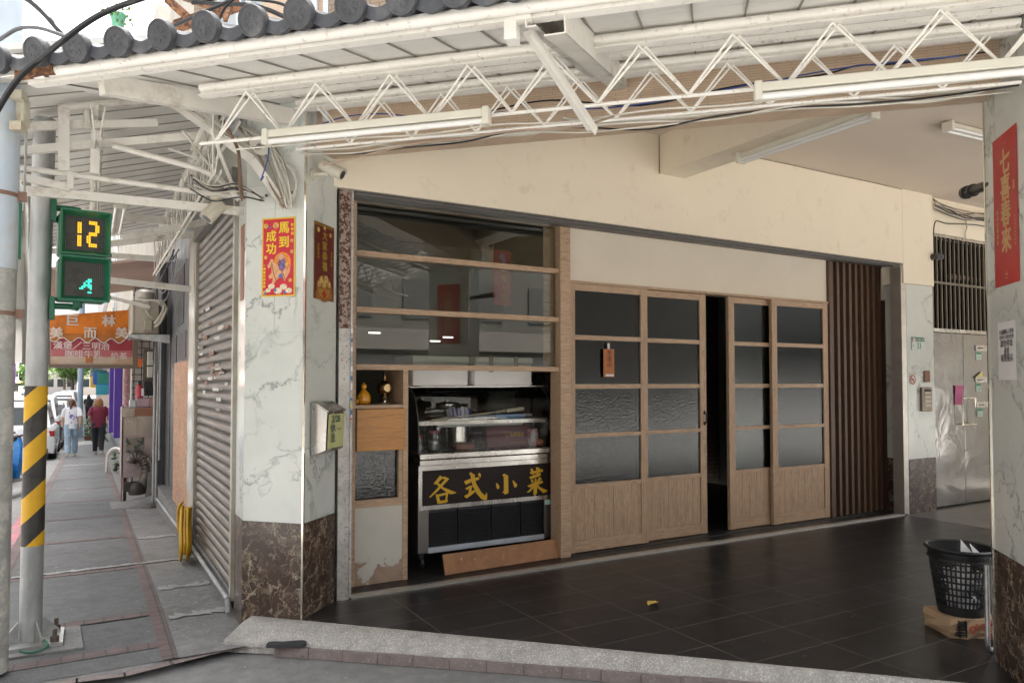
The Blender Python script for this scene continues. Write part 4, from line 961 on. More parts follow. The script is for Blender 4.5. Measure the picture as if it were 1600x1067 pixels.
# four brush characters, each stroke its own little plate
def zc(x, y): return hy(660+x*210/1600, 720+y*80/610, Y0-.0105)
strokes = [
 [(210,172),(240,190),(232,215),(175,268),(145,280),(135,268)], [(225,195),(262,185),(318,208),(310,222),(255,215)], [(318,208),(300,232),(190,350),(95,435),(78,432),(140,365),(215,280),(265,222)], [(150,262),(185,255),(250,312),(320,340),(405,375),(390,385),(335,395),(270,360),(205,310)],
 [(158,395),(188,398),(212,470),(205,508),(180,508),(165,440)], [(180,400),(240,385),(310,370),(300,395),(240,412),(190,425)], [(285,385),(310,372),(295,450),(303,478),(268,480)], [(190,478),(240,468),(300,462),(303,480),(285,495),(200,508)],
 [(495,240),(560,215),(665,190),(680,205),(665,225),(600,240),(520,282),(508,268)], [(555,150),(575,130),(600,150),(628,165),(620,190),(640,270),(700,370),(745,412),(762,375),(772,400),(768,455),(745,468),(700,450),(640,380),(600,300),(580,230),(575,180)], [(660,160),(680,138),(697,165),(690,195),(675,185)], [(510,325),(570,290),(600,295),(595,310),(560,325),(530,345)], [(556,318),(588,310),(580,372),(550,384)], [(498,415),(530,398),(600,350),(628,345),(620,375),(530,442),(510,436)],
 [(950,165),(975,150),(1020,175),(1022,380),(980,400),(968,378),(950,378),(970,350),(968,190)], [(875,265),(885,260),(912,290),(915,325),(895,335),(880,315)], [(1072,232),(1085,232),(1128,280),(1122,305),(1098,315),(1085,290)],
 [(1280,130),(1428,95),(1437,125),(1300,157),(1283,150)], [(1285,95),(1310,90),(1335,140),(1322,165),(1300,145)], [(1350,70),(1400,85),(1382,140),(1360,160)], [(1270,190),(1400,140),(1412,160),(1395,178),(1290,217),(1280,205)], [(1290,228),(1315,220),(1325,250),(1300,258)], [(1335,212),(1355,208),(1360,242),(1340,247)], [(1385,193),(1400,190),(1420,215),(1375,250),(1368,235)], [(1250,295),(1300,270),(1425,232),(1436,255),(1400,272),(1280,313),(1262,308)], [(1328,250),(1366,240),(1362,380),(1335,418),(1320,390),(1326,300)], [(1308,300),(1332,310),(1275,370),(1238,375),(1270,345)], [(1362,268),(1400,310),(1490,352),(1475,365),(1440,382),(1370,318)]]
m = MB()
for k, st in enumerate(strokes): m.prism([zc(*p) for p in st], (0, -.0010-.00007*k, 0))
m.build('lettering', SIGNY, sg, 0)
for (xa, xb) in ((X0+.09, 2.46), (2.475, 2.75), (2.765, 3.02), (3.035, X1-.105)):
    m = MB(); n = 20
    for k in range(n): m.bar((xa, Y0+.012, .165+k*.0132), (xb, Y0+.012, .165+k*.0132), .012, .004, up=(0, -.5, 1))
    m.box(xa, xb, Y0+.02, Y0+.03, .155, .442); m.build('grille', mat('grille_black', (.03, .031, .034), .4), dc, 0)
m = MB(); m.box(X0+.08, X1-.1, Y0-.016, Y0+.01, .125, .165, .003); m.build('drip_tray', mat('tray_white', (.42, .45, .50), .35), dc, 0)
m = MB(); m.box(X1-.095, X1-.02, Y0-.0095, Y0-.0085, .40, .44); m.build('label_sticker', mat('sticker_teal', (.4, .55, .5), .5), dc, 0)
for xx in (X0+.05, X1-.05):
    m = MB(); m.cyl((xx-.012, Y0+.06, .045), (xx+.012, Y0+.06, .045), .045, seg=20); m.box(xx-.02, xx+.02, Y0+.04, Y0+.10, .085, .13); m.build('castor', BLACK, dc, 40)
# glass hood
def hood(s):    # s 0..1 up the front curve
    pr = [(Y0-.005, .870), (Y0+.0, 1.00), (Y0+.015, 1.12), (Y0+.05, 1.23), (Y0+.11, 1.315), (Y0+.17, 1.352), (Y0+.22, 1.362)]
    i = min(int(s*6), 5); f = s*6-i; return pr[i][0]+(pr[i+1][0]-pr[i][0])*f, pr[i][1]+(pr[i+1][1]-pr[i][1])*f
m = MB(); m.grid(lambda a, b: (X0+.01+a*(X1-X0-.02), *hood(b)), 1, 12); gh = m.build('curved_glass', CGLASS, dc, 60)
m = MB()
for xx in (X0+.006, X1-.006): m.tube([(xx, *hood(k/12)) for k in range(13)], .006, 8)
m.build('glass_edge', mat('edge_black', (.03, .035, .033), .3), gh, 40)
m = MB()
for xx in (X0+.004, X1-.006): m.poly([(xx, *hood(k/12)) for k in range(13)]+[(xx, Y1, 1.362), (xx, Y1, .87)])
m.build('side_glass', CGLASS, dc, 0)
m = MB(); m.box(X0, X1, Y0+.20, Y1, 1.356, 1.3705, .003); m.box(X0+.03, X1-.03, Y0+.035, Y0+.2, 1.364, 1.3705); m.build('top_plate', STEEL, dc, 30)
m = MB(); m.cyl((X0+.16, Y0+.2, 1.335), (X1-.2, Y0+.2, 1.335), .014); m.build('case_lamp', mat('lamp_off', (.6, .62, .6), .3), dc, 40)
m = MB(); m.box(X0+.012, X1-.03, Y0+.06, Y0+.40, 1.082, 1.098); m.box(X0+.012, X1-.03, Y0+.05, Y0+.06, 1.072, 1.102); m.build('shelf', mat('shelf_steel', (.62, .60, .56), .3, .6), dc, 0)
m = MB(); m.cyl((X0+.2, Y0+.09, 1.062), (X1-.25, Y0+.09, 1.062), .011); m.build('shelf_lamp', mat('lamp_off', (.6, .62, .6), .3), dc, 40)
m = MB(); m.box(X0+.02, X1-.02, Y1-.02, Y1-.012, .87, 1.355); m.build('back_door', glass('case_back', (.4, .42, .41), .06), dc, 0)
# goods in the case
def jar(label, x, y, z, r, h, lidm, fillm, fh):
    o = thing('jar', label, 'jar', (x, y, z))
    m = MB(); m.lathe([(r*.85, 0), (r, .01), (r, h*.72), (r*.8, h*.84), (r*.8, h*.9)], (x, y, z), 20); m.build('body', glass('jar_glass', (.8, .82, .8), .05), o, 40)
    m = MB(); m.lathe([(r*.78, .008), (r*.88, .015), (r*.88, h*fh), (.002, h*fh+.008)], (x, y, z), 16); m.build('filling', fillm, o, 40)
    m = MB(); m.lathe([(r*.86, h*.88), (r*.88, h*.9), (r*.88, h*.99), (r*.8, h)], (x, y, z), 20); m.build('lid', lidm, o, 40)
PINK = mat('pink_lid', (.42, .12, .17), .4); WFILL = mat('sugar', (.55, .55, .55), .8); RFILL = mat('chilli', (.30, .05, .02), .6, var=.4, vs=50)
z = .872
jar('tall glass jar with pink lid and white contents inside the display case', 2.31, 5.20, z, .048, .155, PINK, WFILL, .5)
jar('low jar with red lid near the left glass of the display case', 2.20, 5.24, z, .04, .12, mat('red_lid', (.35, .05, .04), .4), WFILL, .3)
jar('jar of dark red paste against the end glass of the display case', 2.155, 5.40, z, .045, .12, mat('grey_lid', (.3, .32, .28), .4), RFILL, .6)
m = MB(); m.lathe([(.085, 0), (.095, .01), (.095, .19), (.1, .195), (.1, .2), (.09, .2)], (2.60, 5.38, z), 28); tag(m.build('steel_pot', STEEL), 'polished steel pot standing inside the display case under the shelf', 'pot')
box_obj('brick_block', 'small red brown block in front of the steel pot', 'block', 2.49, 2.65, 5.18, 5.26, z, z+.045, mat('block_red', (.28, .12, .085), .7))
o = thing('gift_box', 'flat maroon gift box with gold print leaning in the display case', 'box', (2.98, 5.3, z))
m = MB(Matrix.Translation((2.97, 5.22, z)) @ Matrix.Rotation(radians(-12), 4, 'X')); m.box(-.18, .225, 0, .05, 0, .205, .003); m.build('carton', mat('maroon_card', (.115, .018, .03), .4, var=.1), o, 20)
GF = Matrix.Translation((2.97, 5.22, z)) @ Matrix.Rotation(radians(-12), 4, 'X') @ frame((0, -.0015, 0), (1, 0, 0), (0, 0, 1))
m = MB(); m.text('佳節禮盒', .035, GF @ Matrix.Translation((.1, .1, 0)), .01); m.text('人', .03, GF @ Matrix.Translation((-.0, .115, 0))); m.text('品', .024, GF @ Matrix.Translation((-.0, .085, 0)))
m.poly([GF @ Vector(p) for p in ((.03, .03, 0), (.17, .03, 0), (.17, .0325, 0), (.03, .0325, 0))]); m.build('gold_print', mat('gold_foil', (.50, .33, .10), .3, .5), o, 0)
o = thing('candy_tub', 'pink and white tub beside the maroon gift box', 'tub', (3.23, 5.24, z))
m = MB(); m.lathe([(.045, 0), (.05, .01), (.052, .10), (.045, .125), (.046, .14)], (3.22, 5.24, z), 20); m.build('body', speck('tub_print', (.62, .58, .58), (.5, .15, .2), .5, 14, .4, 0, 0), o, 40)
m = MB(); m.ell((3.265, 5.20, z+.03), .04, .03, .03); m.build('orange_packet', mat('packet_orange', (.5, .2, .1), .5), o, 40)
o = thing('paper_bundle', 'bundle of blue striped paper bags on the case shelf', 'bundle', (2.53, 5.3, 1.099)); random.seed(3)
m = MB()
for k in range(14):
    x = 2.46+k*.012; m.mi = k % 3 % 2; m.bar((x, 5.22, 1.10), (x+random.uniform(-.02, .03), 5.24, 1.19+random.uniform(-.02, .02)), .014, .05)
m.build('bag', [mat('bag_white', (.55, .56, .62), .6), mat('bag_violet', (.12, .09, .30), .6)], o, 0)
m = MB(); m.lathe([(.09, 0), (.1, .02), (.1, .045), (.085, .055), (.02, .06), (.02, .075)], (2.52, 5.42, 1.18), 24); m.build('pot_lid', STEEL, o, 40)
m = MB(); a = Vector((2.26, 5.15, 1.105)); b = Vector((3.09, 5.19, 1.185)); d_ = (b-a)
m.tube([a, a+d_*.17], .016, 10, rs=[.014, .017]); m.tube([a+d_*.17, a+d_*.72], .007, 8); m.tube([a+d_*.70, a+d_*.76, a+d_*.80], .011, 8); m.bar(a+d_*.8, b, .06, .028)
tag(m.build('scraper', mat('scraper_cream', (.52, .49, .38), .45)), 'long cream handled scraper lying slanted across the case shelf', 'scraper')
m = MB(); m.box(2.85, 3.12, 5.20, 5.30, 1.099, 1.14, .004); tag(m.build('blue_tray', mat('tray_blue', (.03, .16, .34), .4)), 'blue plastic tray under the scraper on the case shelf', 'tray')
m = MB()
for k in range(5): m.bar((2.2+k*.05, 5.16+.012*k, 1.104+.003*k), (2.75+k*.1, 5.18+.014*k, 1.106+.003*k), .016, .004)
tag(m.build('tongs', STEEL), 'steel tongs and skewers laid along the case shelf', 'tongs')
m = MB(); m.ell((3.25, 5.45, 1.45), .045, .05, .07, 14, 10); tag(m.build('plastic_bag', mat('bag_grey', (.38, .35, .36), .5, bump=.5, bs=30)), 'grey plastic bag hanging by the window post above the case', 'bag')
# things in the dim room
a, b = hy(771, 390, 4.99), hy(798, 478, 4.99); mx = (a.x+b.x)/2; hh = a.z-b.z
o = thing('paper_scroll', 'dark red paper scroll with gold characters hanging just behind the upper shop window', 'scroll', (mx, 4.99, b.z))
m = MB(); m.box(a.x, b.x, 4.99, 4.992, b.z, a.z); m.build('sheet', mat('scroll_red', (.30, .012, .014), .55), o, 0)
m = MB()
for k, chx in enumerate('春滿人間'): m.text(chx, .056, frame((mx+.012, 4.9893, b.z+hh*(.66-k*.17)), (1, 0, 0), (0, 0, 1)), .01)
m.build('lettering', mat('scroll_gold', (.34, .2, .03), .5), o, 0)
m = MB(); m.poly([(mx+x, 4.989, a.z-.05+y) for x, y in circ(.028, 6)]); m.poly([(mx+.016+x, 4.988, a.z-.085+y) for x, y in circ(.02, 6)]); m.build('flower_print', mat('scroll_violet', (.22, .2, .45), .5), o, 0)
m = MB(); m.lathe([(.11, 0), (.15, .04), (.15, .22), (.12, .26)], (3.9, 8.4, 1.25), 20); tag(m.build('drum', mat('drum_red', (.3, .02, .02), .5)), 'red drum standing on the rear table of the dim shop', 'drum')
o = thing('table', 'long dark table with crates at the back of the dim shop', 'table', (4.3, 8.4, 0))
m = MB(); m.box(3.2, 5.4, 8.0, 8.8, 1.2, 1.25); m.build('table_top', DARK, o, 0)
for x, y in ((3.25, 8.05), (5.35, 8.05), (3.25, 8.75), (5.35, 8.75)):
    m = MB(); m.box(x-.03, x+.03, y-.03, y+.03, 0, 1.2); m.build('leg', DARK, o, 0)
m = MB(); m.box(4.35, 4.75, 8.2, 8.6, 1.25, 1.36, .01); tag(m.build('crate', mat('crate_blue', (.03, .12, .22), .5)), 'blue crate on the rear table of the dim shop', 'crate')
m = MB()
for k in range(9): m.cyl((4.9+k*.05, 8.3, 1.25), (4.9+k*.05, 8.3, 1.5), .006, seg=6)
for k in range(3): m.cyl((4.88, 8.3, 1.28+k*.1), (5.32, 8.3, 1.28+k*.1), .006, seg=6)
tag(m.build('dish_rack', STEEL), 'wire dish rack on the rear table of the dim shop', 'rack')

# ================================================================== LOOSE THINGS IN THE ARCADE
M = Matrix.Translation((2.80, 4.90, 0)) @ Matrix.Rotation(radians(2.0), 4, 'Z') @ Matrix.Rotation(radians(-16), 4, 'X')
m = MB(M); m.box(-.54, .535, 0, .016, .002, .150, .002); tag(m.build('wood_plank', PLANKW, None, 20), 'worn reddish brown plank leaning against the foot of the display case', 'plank')
o = thing('door_tag', 'orange wooden tag hanging on the leftmost sliding door pane', 'tag', (3.72, 4.93, hy(951, 590, 4.94).z))
a, b = hy(943, 545, 4.935), hy(960, 589, 4.935)
m = MB(); m.box(a.x, b.x, 4.934, 4.942, b.z, a.z, .002); m.build('board', mat('tag_orange', (.42, .13, .03), .5, var=.15, vs=9), o, 0)
m = MB(); m.box((a.x+b.x)/2-.012, (a.x+b.x)/2+.012, 4.937, 4.943, a.z, a.z+.05, .004); m.build('hook', WHITEI, o, 30)
m = MB()
for i, chx in enumerate('準備中'): m.text(chx, .052, frame(((a.x+b.x)/2+.004, 4.9332, a.z-.035-i*.05), (1, 0, 0), (0, 0, 1)), .01)
m.build('lettering', mat('tag_dark', (.12, .03, .015), .6), o, 0)
m = MB(); m.box(a.x+.02, b.x-.008, 4.9325, 4.9335, b.z+.006, b.z+.024); m.build('price_sticker', WHITEI, o, 0)
# laundry basket with crumpled paper on a flattened carton
bc = Vector(ch(1.36, 4.70, 0)); bc = Vector(hz(1503, 985, .0)); BZ = .10
bx = thing('cardboard_box', 'crushed brown cardboard box with red print under the black basket', 'box', bc)
m = MB(Matrix.Translation(bc) @ Matrix.Rotation(radians(-28), 4, 'Z')); rr = []
for z_, sx, sy in ((0, .14, .13), (.035, .15, .138), (.07, .142, .134), (.105, .144, .13)):
    rr.append([(x*sx+.008*sin(z_*70+i*2), y*sy+.008*cos(z_*50+i*3), z_) for i, (x, y) in enumerate(((-1, -.9), (-.5, -1), (0, -.98), (.5, -1.03), (1, -.95), (1.02, 0), (1, .95), (.3, 1), (-.4, .97), (-1, .9), (-1.02, 0)))])
m.loft(rr); m.build('carton', mat('cardboard', (.40, .27, .16), .85, var=.1, vs=6), bx, 0)
CF = Matrix.Translation(bc) @ Matrix.Rotation(radians(-28), 4, 'Z')
m = MB(CF); m.mi = 0
m.box(.05, .125, -.145, -.12, .008, .088)
m.mi = 1
for k in range(6): m.box(-.125+.004*k, -.065, -.144, -.12, .02+k*.014, .026+k*.014)
m.box(-.105, -.101, -.145, -.12, .012, .1); m.box(-.07, -.066, -.146, -.12, .012, .1)
m.mi = 2; m.text('春', .06, frame((.088, -.1465, .048), (1, 0, 0), (0, 0, 1)), .02); m.mi = 3; m.text('◎', .05, frame((-.035, -.1465, .055), (1, 0, 0), (0, 0, 1)), .02)
m.text('包種', .04, frame((.015, -.1465, .07), (1, 0, 0), (0, 0, 1)), .02)
m.build('print', [mat('print_crimson', (.42, .04, .06), .6), INK, mat('print_buff', (.6, .42, .2), .6), mat('print_rust', (.4, .08, .04), .6)], bx, 0)
bk = thing('laundry_basket', 'round black plastic basket full of paper beside the banner pillar', 'basket', bc+Vector((0, 0, BZ)))
BR = lambda z_: .118+.050*(z_/.37)
m = MB(Matrix.Translation(bc+Vector((0, 0, BZ)))); NS, NZ = 40, 9
def strip(a0, a1, z0, z1, th=.005):
    P = []
    n = max(2, int((a1-a0)/.16))
    m.loft([[(r_*cos(a), r_*sin(a), zz) for r_, zz in ((BR(z0), z0), (BR(z1), z1), (BR(z1)-th, z1), (BR(z0)-th, z0))] for a in [a0+(a1-a0)*k/n for k in range(n+1)]])
for i in range(NS): strip(2*pi*i/NS, 2*pi*i/NS+.062, 0, .34)
for k in range(NZ+1): strip(0, 2*pi, .012+k*.035, .022+k*.035, .0055)
strip(0, 2*pi, 0, .05); strip(0, 2*pi, .315, .365, .007)
RB = [(BR(.36)-.006, .35), (BR(.36)+.016, .362), (BR(.36)+.018, .370), (BR(.36)+.01, .378), (BR(.36)-.006, .373)]
m.loft([[(q*cos(a*pi/20), q*sin(a*pi/20), z_) for q, z_ in RB] for a in range(41)], False)
m.tube([((BR(.315)+.004)*cos(a*pi/20), (BR(.315)+.004)*sin(a*pi/20), .315) for a in range(40)], .006, 6, closed=True)
m.lathe([(.112, 0), (.112, .006), (.01, .006)], seg=24)
m.build('shell', BLACK, bk, 40)
random.seed(6)
o = thing('waste_paper', 'crumpled white paper filling the black basket', 'paper', bc+Vector((0, 0, BZ+.01)))
m = MB(Matrix.Translation(bc+Vector((0, 0, BZ))))
for k in range(26):
    a = random.uniform(0, 2*pi); r_ = random.uniform(.03, .10); z_ = random.uniform(.05, .26); c = Vector((r_*cos(a), r_*sin(a), z_))
    vv = [c+Vector((random.uniform(-.05, .05)*.8, random.uniform(-.05, .05)*.8, random.uniform(-.05, .05))) for _ in range(9)]
    b_ = bmesh.new(); [b_.verts.new(p) for p in vv]; bmesh.ops.convex_hull(b_, input=list(b_.verts)); m.take(b_)
m.build('crumple', mat('paper_grey', (.72, .72, .72), .8, var=.25, vs=14, bump=.6, bs=40), o, 0)
m = MB(Matrix.Translation(bc+Vector((0, 0, BZ)))); m.poly([(-.11, -.06, .33), (-.085, -.05, .43), (-.03, -.075, .36), (-.05, -.09, .32)]); m.poly([(-.085, -.045, .43), (-.01, -.02, .36), (-.03, -.07, .36)]); m.poly([(-.01, -.08, .33), (.0, -.05, .40), (.07, -.07, .34), (.05, -.09, .31)])
m.build('folded_sheet', mat('paper_white', (.6, .6, .58), .7), o, 0)
# steel hoop against the pillar
pa = Vector(ch(1.33, 4.33, 0))
m = MB(); q0 = Vector(hn(1541, 870, 4.30)); q0 = Vector((q0.x, q0.y, 0)); q1 = Vector(hn(1549, 870, 4.42)); q1 = Vector((q1.x, q1.y, 0))
m.tube(smoothp([q0+Vector((0, 0, .46)), q0+Vector((0, 0, .2)), q0+Vector((0, 0, .05)), (q0+q1)/2+Vector((.02, 0, .014)), q1+Vector((.05, 0, .03)), q1+Vector((.05, .02, .2)), q1+Vector((.05, .02, .46))]), .012, 10)
tag(m.build('steel_hoop', GALV), 'bent grey steel tube hoop standing against the banner pillar', 'rail')
# specks of grit blown onto the tiles
random.seed(41); m = MB()
for k in range(150):
    t_, n_ = random.uniform(-2.2, 1.9), 3.95+random.random()**2*3.4; p = ch(t_, n_, .0012)
    if p.y > 4.6 or p.x > 7.4: continue
    a = random.uniform(0, 6.3); r_ = random.uniform(.0025, .006); m.poly([p+Vector((cos(a+q*1.57)*r_*random.uniform(.5, 1.4), sin(a+q*1.57)*r_, random.random()*.002)) for q in range(4)])
tag(m.build('floor_grit', mat('grit_pale', (.22, .20, .17), .9, var=.5, vs=30), None, 0), 'pale specks of grit scattered over the black arcade tiles', 'grit', None, 'stuff')
# fallen leaf, shoe sole
p = hz(1020, 944, .004); m = MB(Matrix.Translation(p) @ Matrix.Rotation(.4, 4, 'Z'))
m.grid(lambda a, b: ((a-.5)*.115, (b-.5)*.06*sin(pi*(.08+a*.84)), .008*abs(b-.5)*2+.005*sin(a*5)+.007), 8, 4); tag(m.build('fallen_leaf', mat('dry_leaf', (.62, .44, .10), .7, var=.2, vs=60), None, 60), 'curled yellow leaf lying on the black tile floor', 'leaf')
p = hz(1333, 963, .002); m = MB(Matrix.Translation(p)); m.grid(lambda a, b: ((a-.5)*.03, (b-.5)*.012*sin(pi*(.08+a*.84)), .006*sin(a*3)), 5, 2); tag(m.build('leaf_fragment', mat('brown_leaf', (.25, .12, .04), .7)), 'tiny brown leaf scrap on the black tile floor near the basket', 'leaf')
p = hz(447, 1008, -.052); m = MB(Matrix.Translation(p) @ Matrix.Rotation(radians(-24), 4, 'Z'))
sole = [(-.105, -.018), (-.095, -.03), (-.05, -.034), (0, -.028), (.05, -.036), (.09, -.034), (.11, -.012), (.11, .012), (.09, .03), (.04, .034), (-.02, .026), (-.07, .03), (-.1, .02)]
m.loft([[(x, y, 0) for x, y in sole], [(x*.98, y*.96, .014+.006*abs(x)*5) for x, y in sole]]); tag(m.build('shoe_sole', mat('sole_rubber', (.035, .037, .04), .75)), 'detached black shoe sole lying on the pebbled kerb by the pillar', 'shoe sole')

# ================================================================== METAL GATES AND THE NUMBERED PIER
GY = 4.70
gt = thing('metal_gate', 'double stainless steel gate with pull handles under a barred transom', 'gate', (8.7, GY, 0))
def gatem():
    mm, nt, b, out = newmat('embossed_steel'); v = coords(nt)
    b.inputs['Metallic'].default_value = 1; b.inputs['Base Color'].default_value = (.31, .305, .295, 1); b.inputs['Roughness'].default_value = .13
    n = noise(nt, v, 2.6, 3, .5, .6); br = nd(nt, 'ShaderNodeTexBrick'); cb = nd(nt, 'ShaderNodeCombineXYZ'); sp = nd(nt, 'ShaderNodeSeparateXYZ')
    nt.links.new(v, sp.inputs[0]); nt.links.new(sp.outputs[0], cb.inputs[0]); nt.links.new(sp.outputs[2], cb.inputs[1]); nt.links.new(cb.outputs[0], br.inputs['Vector'])
    br.inputs['Scale'].default_value = 1; br.inputs['Brick Width'].default_value = .03; br.inputs['Row Height'].default_value = .014; br.inputs['Mortar Size'].default_value = .002
    b1 = nd(nt, 'ShaderNodeBump'); b1.inputs['Strength'].default_value = .22; b1.inputs['Distance'].default_value = .05; nt.links.new(n, b1.inputs['Height'])
    b2 = nd(nt, 'ShaderNodeBump'); b2.inputs['Strength'].default_value = .25; b2.inputs['Distance'].default_value = .002; nt.links.new(br.outputs['Fac'], b2.inputs['Height']); nt.links.new(b1.outputs[0], b2.inputs['Normal'])
    nt.links.new(b2.outputs[0], b.inputs['Normal'])
    nt.links.new(ramp(nt, noise(nt, v, 7, 5), [(.3, .09), (.7, .22)]), b.inputs['Roughness'])
    return mm
EMB = gatem()
for x0, x1 in ((8.10, 8.705), (8.715, 9.36)):
    m = MB(); m.box(x0, x1, GY, GY+.03, .02, 1.955, .004); lf = m.build('gate_leaf', EMB, gt, 0)
m = MB(); m.box(8.06, 8.095, GY-.01, GY+.04, 0, 3.06); m.box(8.095, 9.6, GY-.012, GY+.04, 1.96, 2.0); m.box(9.365, 9.6, GY-.01, GY+.04, 0, 3.06); m.box(8.095, 9.365, GY-.012, GY+.04, 3.03, 3.06); m.build('gate_frame', STEEL, gt, 0)
for xx in (8.61, 8.82):
    m = MB(); zz0, zz1 = .92, 1.22; w_ = .075 if xx < 8.7 else -.075; xi = 8.695 if xx < 8.7 else 8.725
    m.tube([(xi, GY, zz0), (xi, GY-.05, zz0), (xx-.03 if xx < 8.7 else xx+.03, GY-.05, zz0), (xx-.03 if xx < 8.7 else xx+.03, GY-.05, zz1), (xi, GY-.05, zz1), (xi, GY, zz1)], .009, 10); m.build('pull_handle', CHROME, gt, 40)
m = MB()
for k in range(15): m.box(8.13+k*.088, 8.15+k*.088, GY+.005, GY+.025, 2.0, 3.03)
m.box(8.095, 9.365, GY, GY+.03, 2.505, 2.53); m.build('transom_bar', mat('bar_steel', (.17, .15, .12), .5, .5), gt, 0)
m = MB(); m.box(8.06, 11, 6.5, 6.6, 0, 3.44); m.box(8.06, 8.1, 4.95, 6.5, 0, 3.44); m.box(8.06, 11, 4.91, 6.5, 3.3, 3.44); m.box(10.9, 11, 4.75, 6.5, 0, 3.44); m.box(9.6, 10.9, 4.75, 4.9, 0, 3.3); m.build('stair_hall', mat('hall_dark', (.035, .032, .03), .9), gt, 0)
m = MB(); m.tube([(8.5, 5.6, 2.0), (9.0, 5.6, 2.75), (9.5, 5.6, 2.9)], .03); m.cyl((9.0, 5.0, 2.68), (9.6, 4.95, 2.66), .03); m.build('hall_pipe', mat('hall_brown', (.2, .14, .1), .6), gt, 40)
for i, (u, v) in enumerate(((1531, 548), (1531, 597), (1533, 636))):
    p = hy(u, v, GY-.002)
    o = thing('letter_slot', ('steel letter slot with green number plate, topmost on the gate leaf', 'steel letter slot with green number plate, between the two others on the gate leaf', 'steel letter slot with green number plate, lowest on the gate leaf')[i], 'letter slot', (p.x, GY, p.z), 0, 'letter slots on the gate')
    m = MB(); m.box(p.x-.1, p.x+.14, GY-.014, GY-.001, p.z+.0, p.z+.065, .004); m.build('flap', STEEL, o, 30)
    m = MB(); m.box(p.x-.07, p.x+.04, GY-.018, GY-.0142, p.z+.022, p.z+.034); m.build('slit', INK, o, 0)
    m = MB(); m.box(p.x-.085, p.x+.02, GY-.006, GY-.001, p.z-.11, p.z-.01); m.build('number_plate', mat('plate_pale', (.45, .55, .48), .5), o, 0)
    m = MB(); m.box(p.x-.08, p.x+.015, GY-.0075, GY-.0065, p.z-.045, p.z-.015); m.text('33', .045, frame((p.x-.03, GY-.0068, p.z-.078), (1, 0, 0), (0, 0, 1)), .01); m.build('lettering', mat('plate_green', (.05, .22, .14), .5), o, 0)
def slip(name, label, u0, v0, u1, v1, mt, tilt=0):
    a, b = hy(u0, v0, GY-.004), hy(u1, v1, GY-.004); c = (a+b)/2
    m = MB(Matrix.Translation(c) @ Matrix.Rotation(tilt, 4, 'Y')); w_, h_ = abs(b.x-a.x)/2, abs(a.z-b.z)/2; m.grid(lambda s, t_: ((s-.5)*2*w_, -.012*t_*t_-.002, (t_-.5)*2*h_), 2, 6)
    tag(m.build(name, mt, None, 60), label, 'paper slip')
slip('pink_slip', 'pink paper slip stuck on the seam of the steel gate', 1491, 602, 1504, 632, mat('slip_pink', (.50, .12, .26), .7))
slip('yellow_slip', 'tilted yellow paper slip on the upper letter slots of the gate', 1523, 584, 1535, 594, mat('slip_yellow', (.62, .55, .2), .7), -.45)
PY = 4.655
a, b = hy(1424, 526, PY), hy(1444, 547, PY)
o = thing('house_number', 'green and white house number plate on the marble pier', 'sign', ((a.x+b.x)/2, PY, b.z))
m = MB(); m.box(a.x, b.x, PY-.004, PY, b.z, a.z, .001); m.build('plate', mat('plate_white', (.60, .64, .62), .45), o, 0)
hh = a.z-b.z; m = MB(); m.box(a.x+.003, b.x-.003, PY-.0056, PY-.0046, a.z-hh*.36, a.z-.003); m.text('33', hh*.62, frame((a.x+(b.x-a.x)*.56, PY-.005, b.z+hh*.32), (1, 0, 0), (0, 0, 1)), .02); m.text('號', hh*.14, frame((a.x+(b.x-a.x)*.12, PY-.005, b.z+hh*.3), (1, 0, 0), (0, 0, 1)), .02); m.build('lettering', mat('plate_green', (.05, .22, .14), .5), o, 0)
m = MB(); m.text('中正路一段', hh*.2, frame((a.x+(b.x-a.x)*.62, PY-.0066, a.z-hh*.2), (1, 0, 0), (0, 0, 1)), .01); m.poly([frame((a.x+(b.x-a.x)*.17, PY-.0066, a.z-hh*.26), (1, 0, 0), (0, 0, 1)) @ Vector((x, y, 0)) for x, y in circ(hh*.2, 8)]); m.build('street_name', mat('plate_pink', (.62, .45, .5), .5), o, 0)
a, b = hy(1437, 605, PY), hy(1453, 642, PY)
o = thing('intercom', 'bronze intercom panel at the edge of the marble pier', 'intercom', ((a.x+b.x)/2, PY, b.z))
m = MB(); m.box(a.x, b.x, PY-.03, PY, b.z, a.z, .005); m.build('case', mat('bronze', (.20, .17, .13), .35, .8), o, 30)
m = MB()
for k in range(4): m.box(a.x+.04, b.x-.03, PY-.034, PY-.030, b.z+.05+k*.045, b.z+.075+k*.045)
m.build('call_button', mat('button_pale', (.35, .32, .26), .4, .5), o, 0)
m = MB(); m.box(a.x+.04, b.x-.03, PY-.0325, PY-.030, a.z-.08, a.z-.02); m.build('speaker_grille', INK, o, 0)
a, b = hy(1443, 579, PY), hy(1452, 597, PY)
m = MB(); m.box(a.x, b.x, PY-.012, PY, b.z, a.z, .002); o = tag(m.build('wood_block', mat('wood_dark', (.20, .085, .04), .5)), 'small dark wooden block above the intercom', 'block')
c = hy(1426, 593, PY); 
o = thing('no_smoking_sticker', 'round red and white no smoking sticker on the marble pier', 'sticker', (c.x, PY, c.z-.05))
FR = frame((c.x, PY-.0015, c.z), (1, 0, 0), (0, 0, 1)); m = MB(); m.poly([FR @ Vector((x, y, 0)) for x, y in circ(.052, 20)]); m.build('disc', mat('sticker_white', (.6, .55, .5), .5), o, 0)
m = MB()
C = circ(.052, 24); D = circ(.04, 24)
for k in range(24): m.poly([FR @ Vector((*q, .0008)) for q in (C[k], C[(k+1) % 24], D[(k+1) % 24], D[k])])
m.poly([FR @ Vector((x, y, .0008)) for x, y in ((-.032, .024), (-.024, .032), (.032, -.024), (.024, -.032))]); m.build('ring', mat('sticker_red', (.45, .05, .04), .5), o, 0)
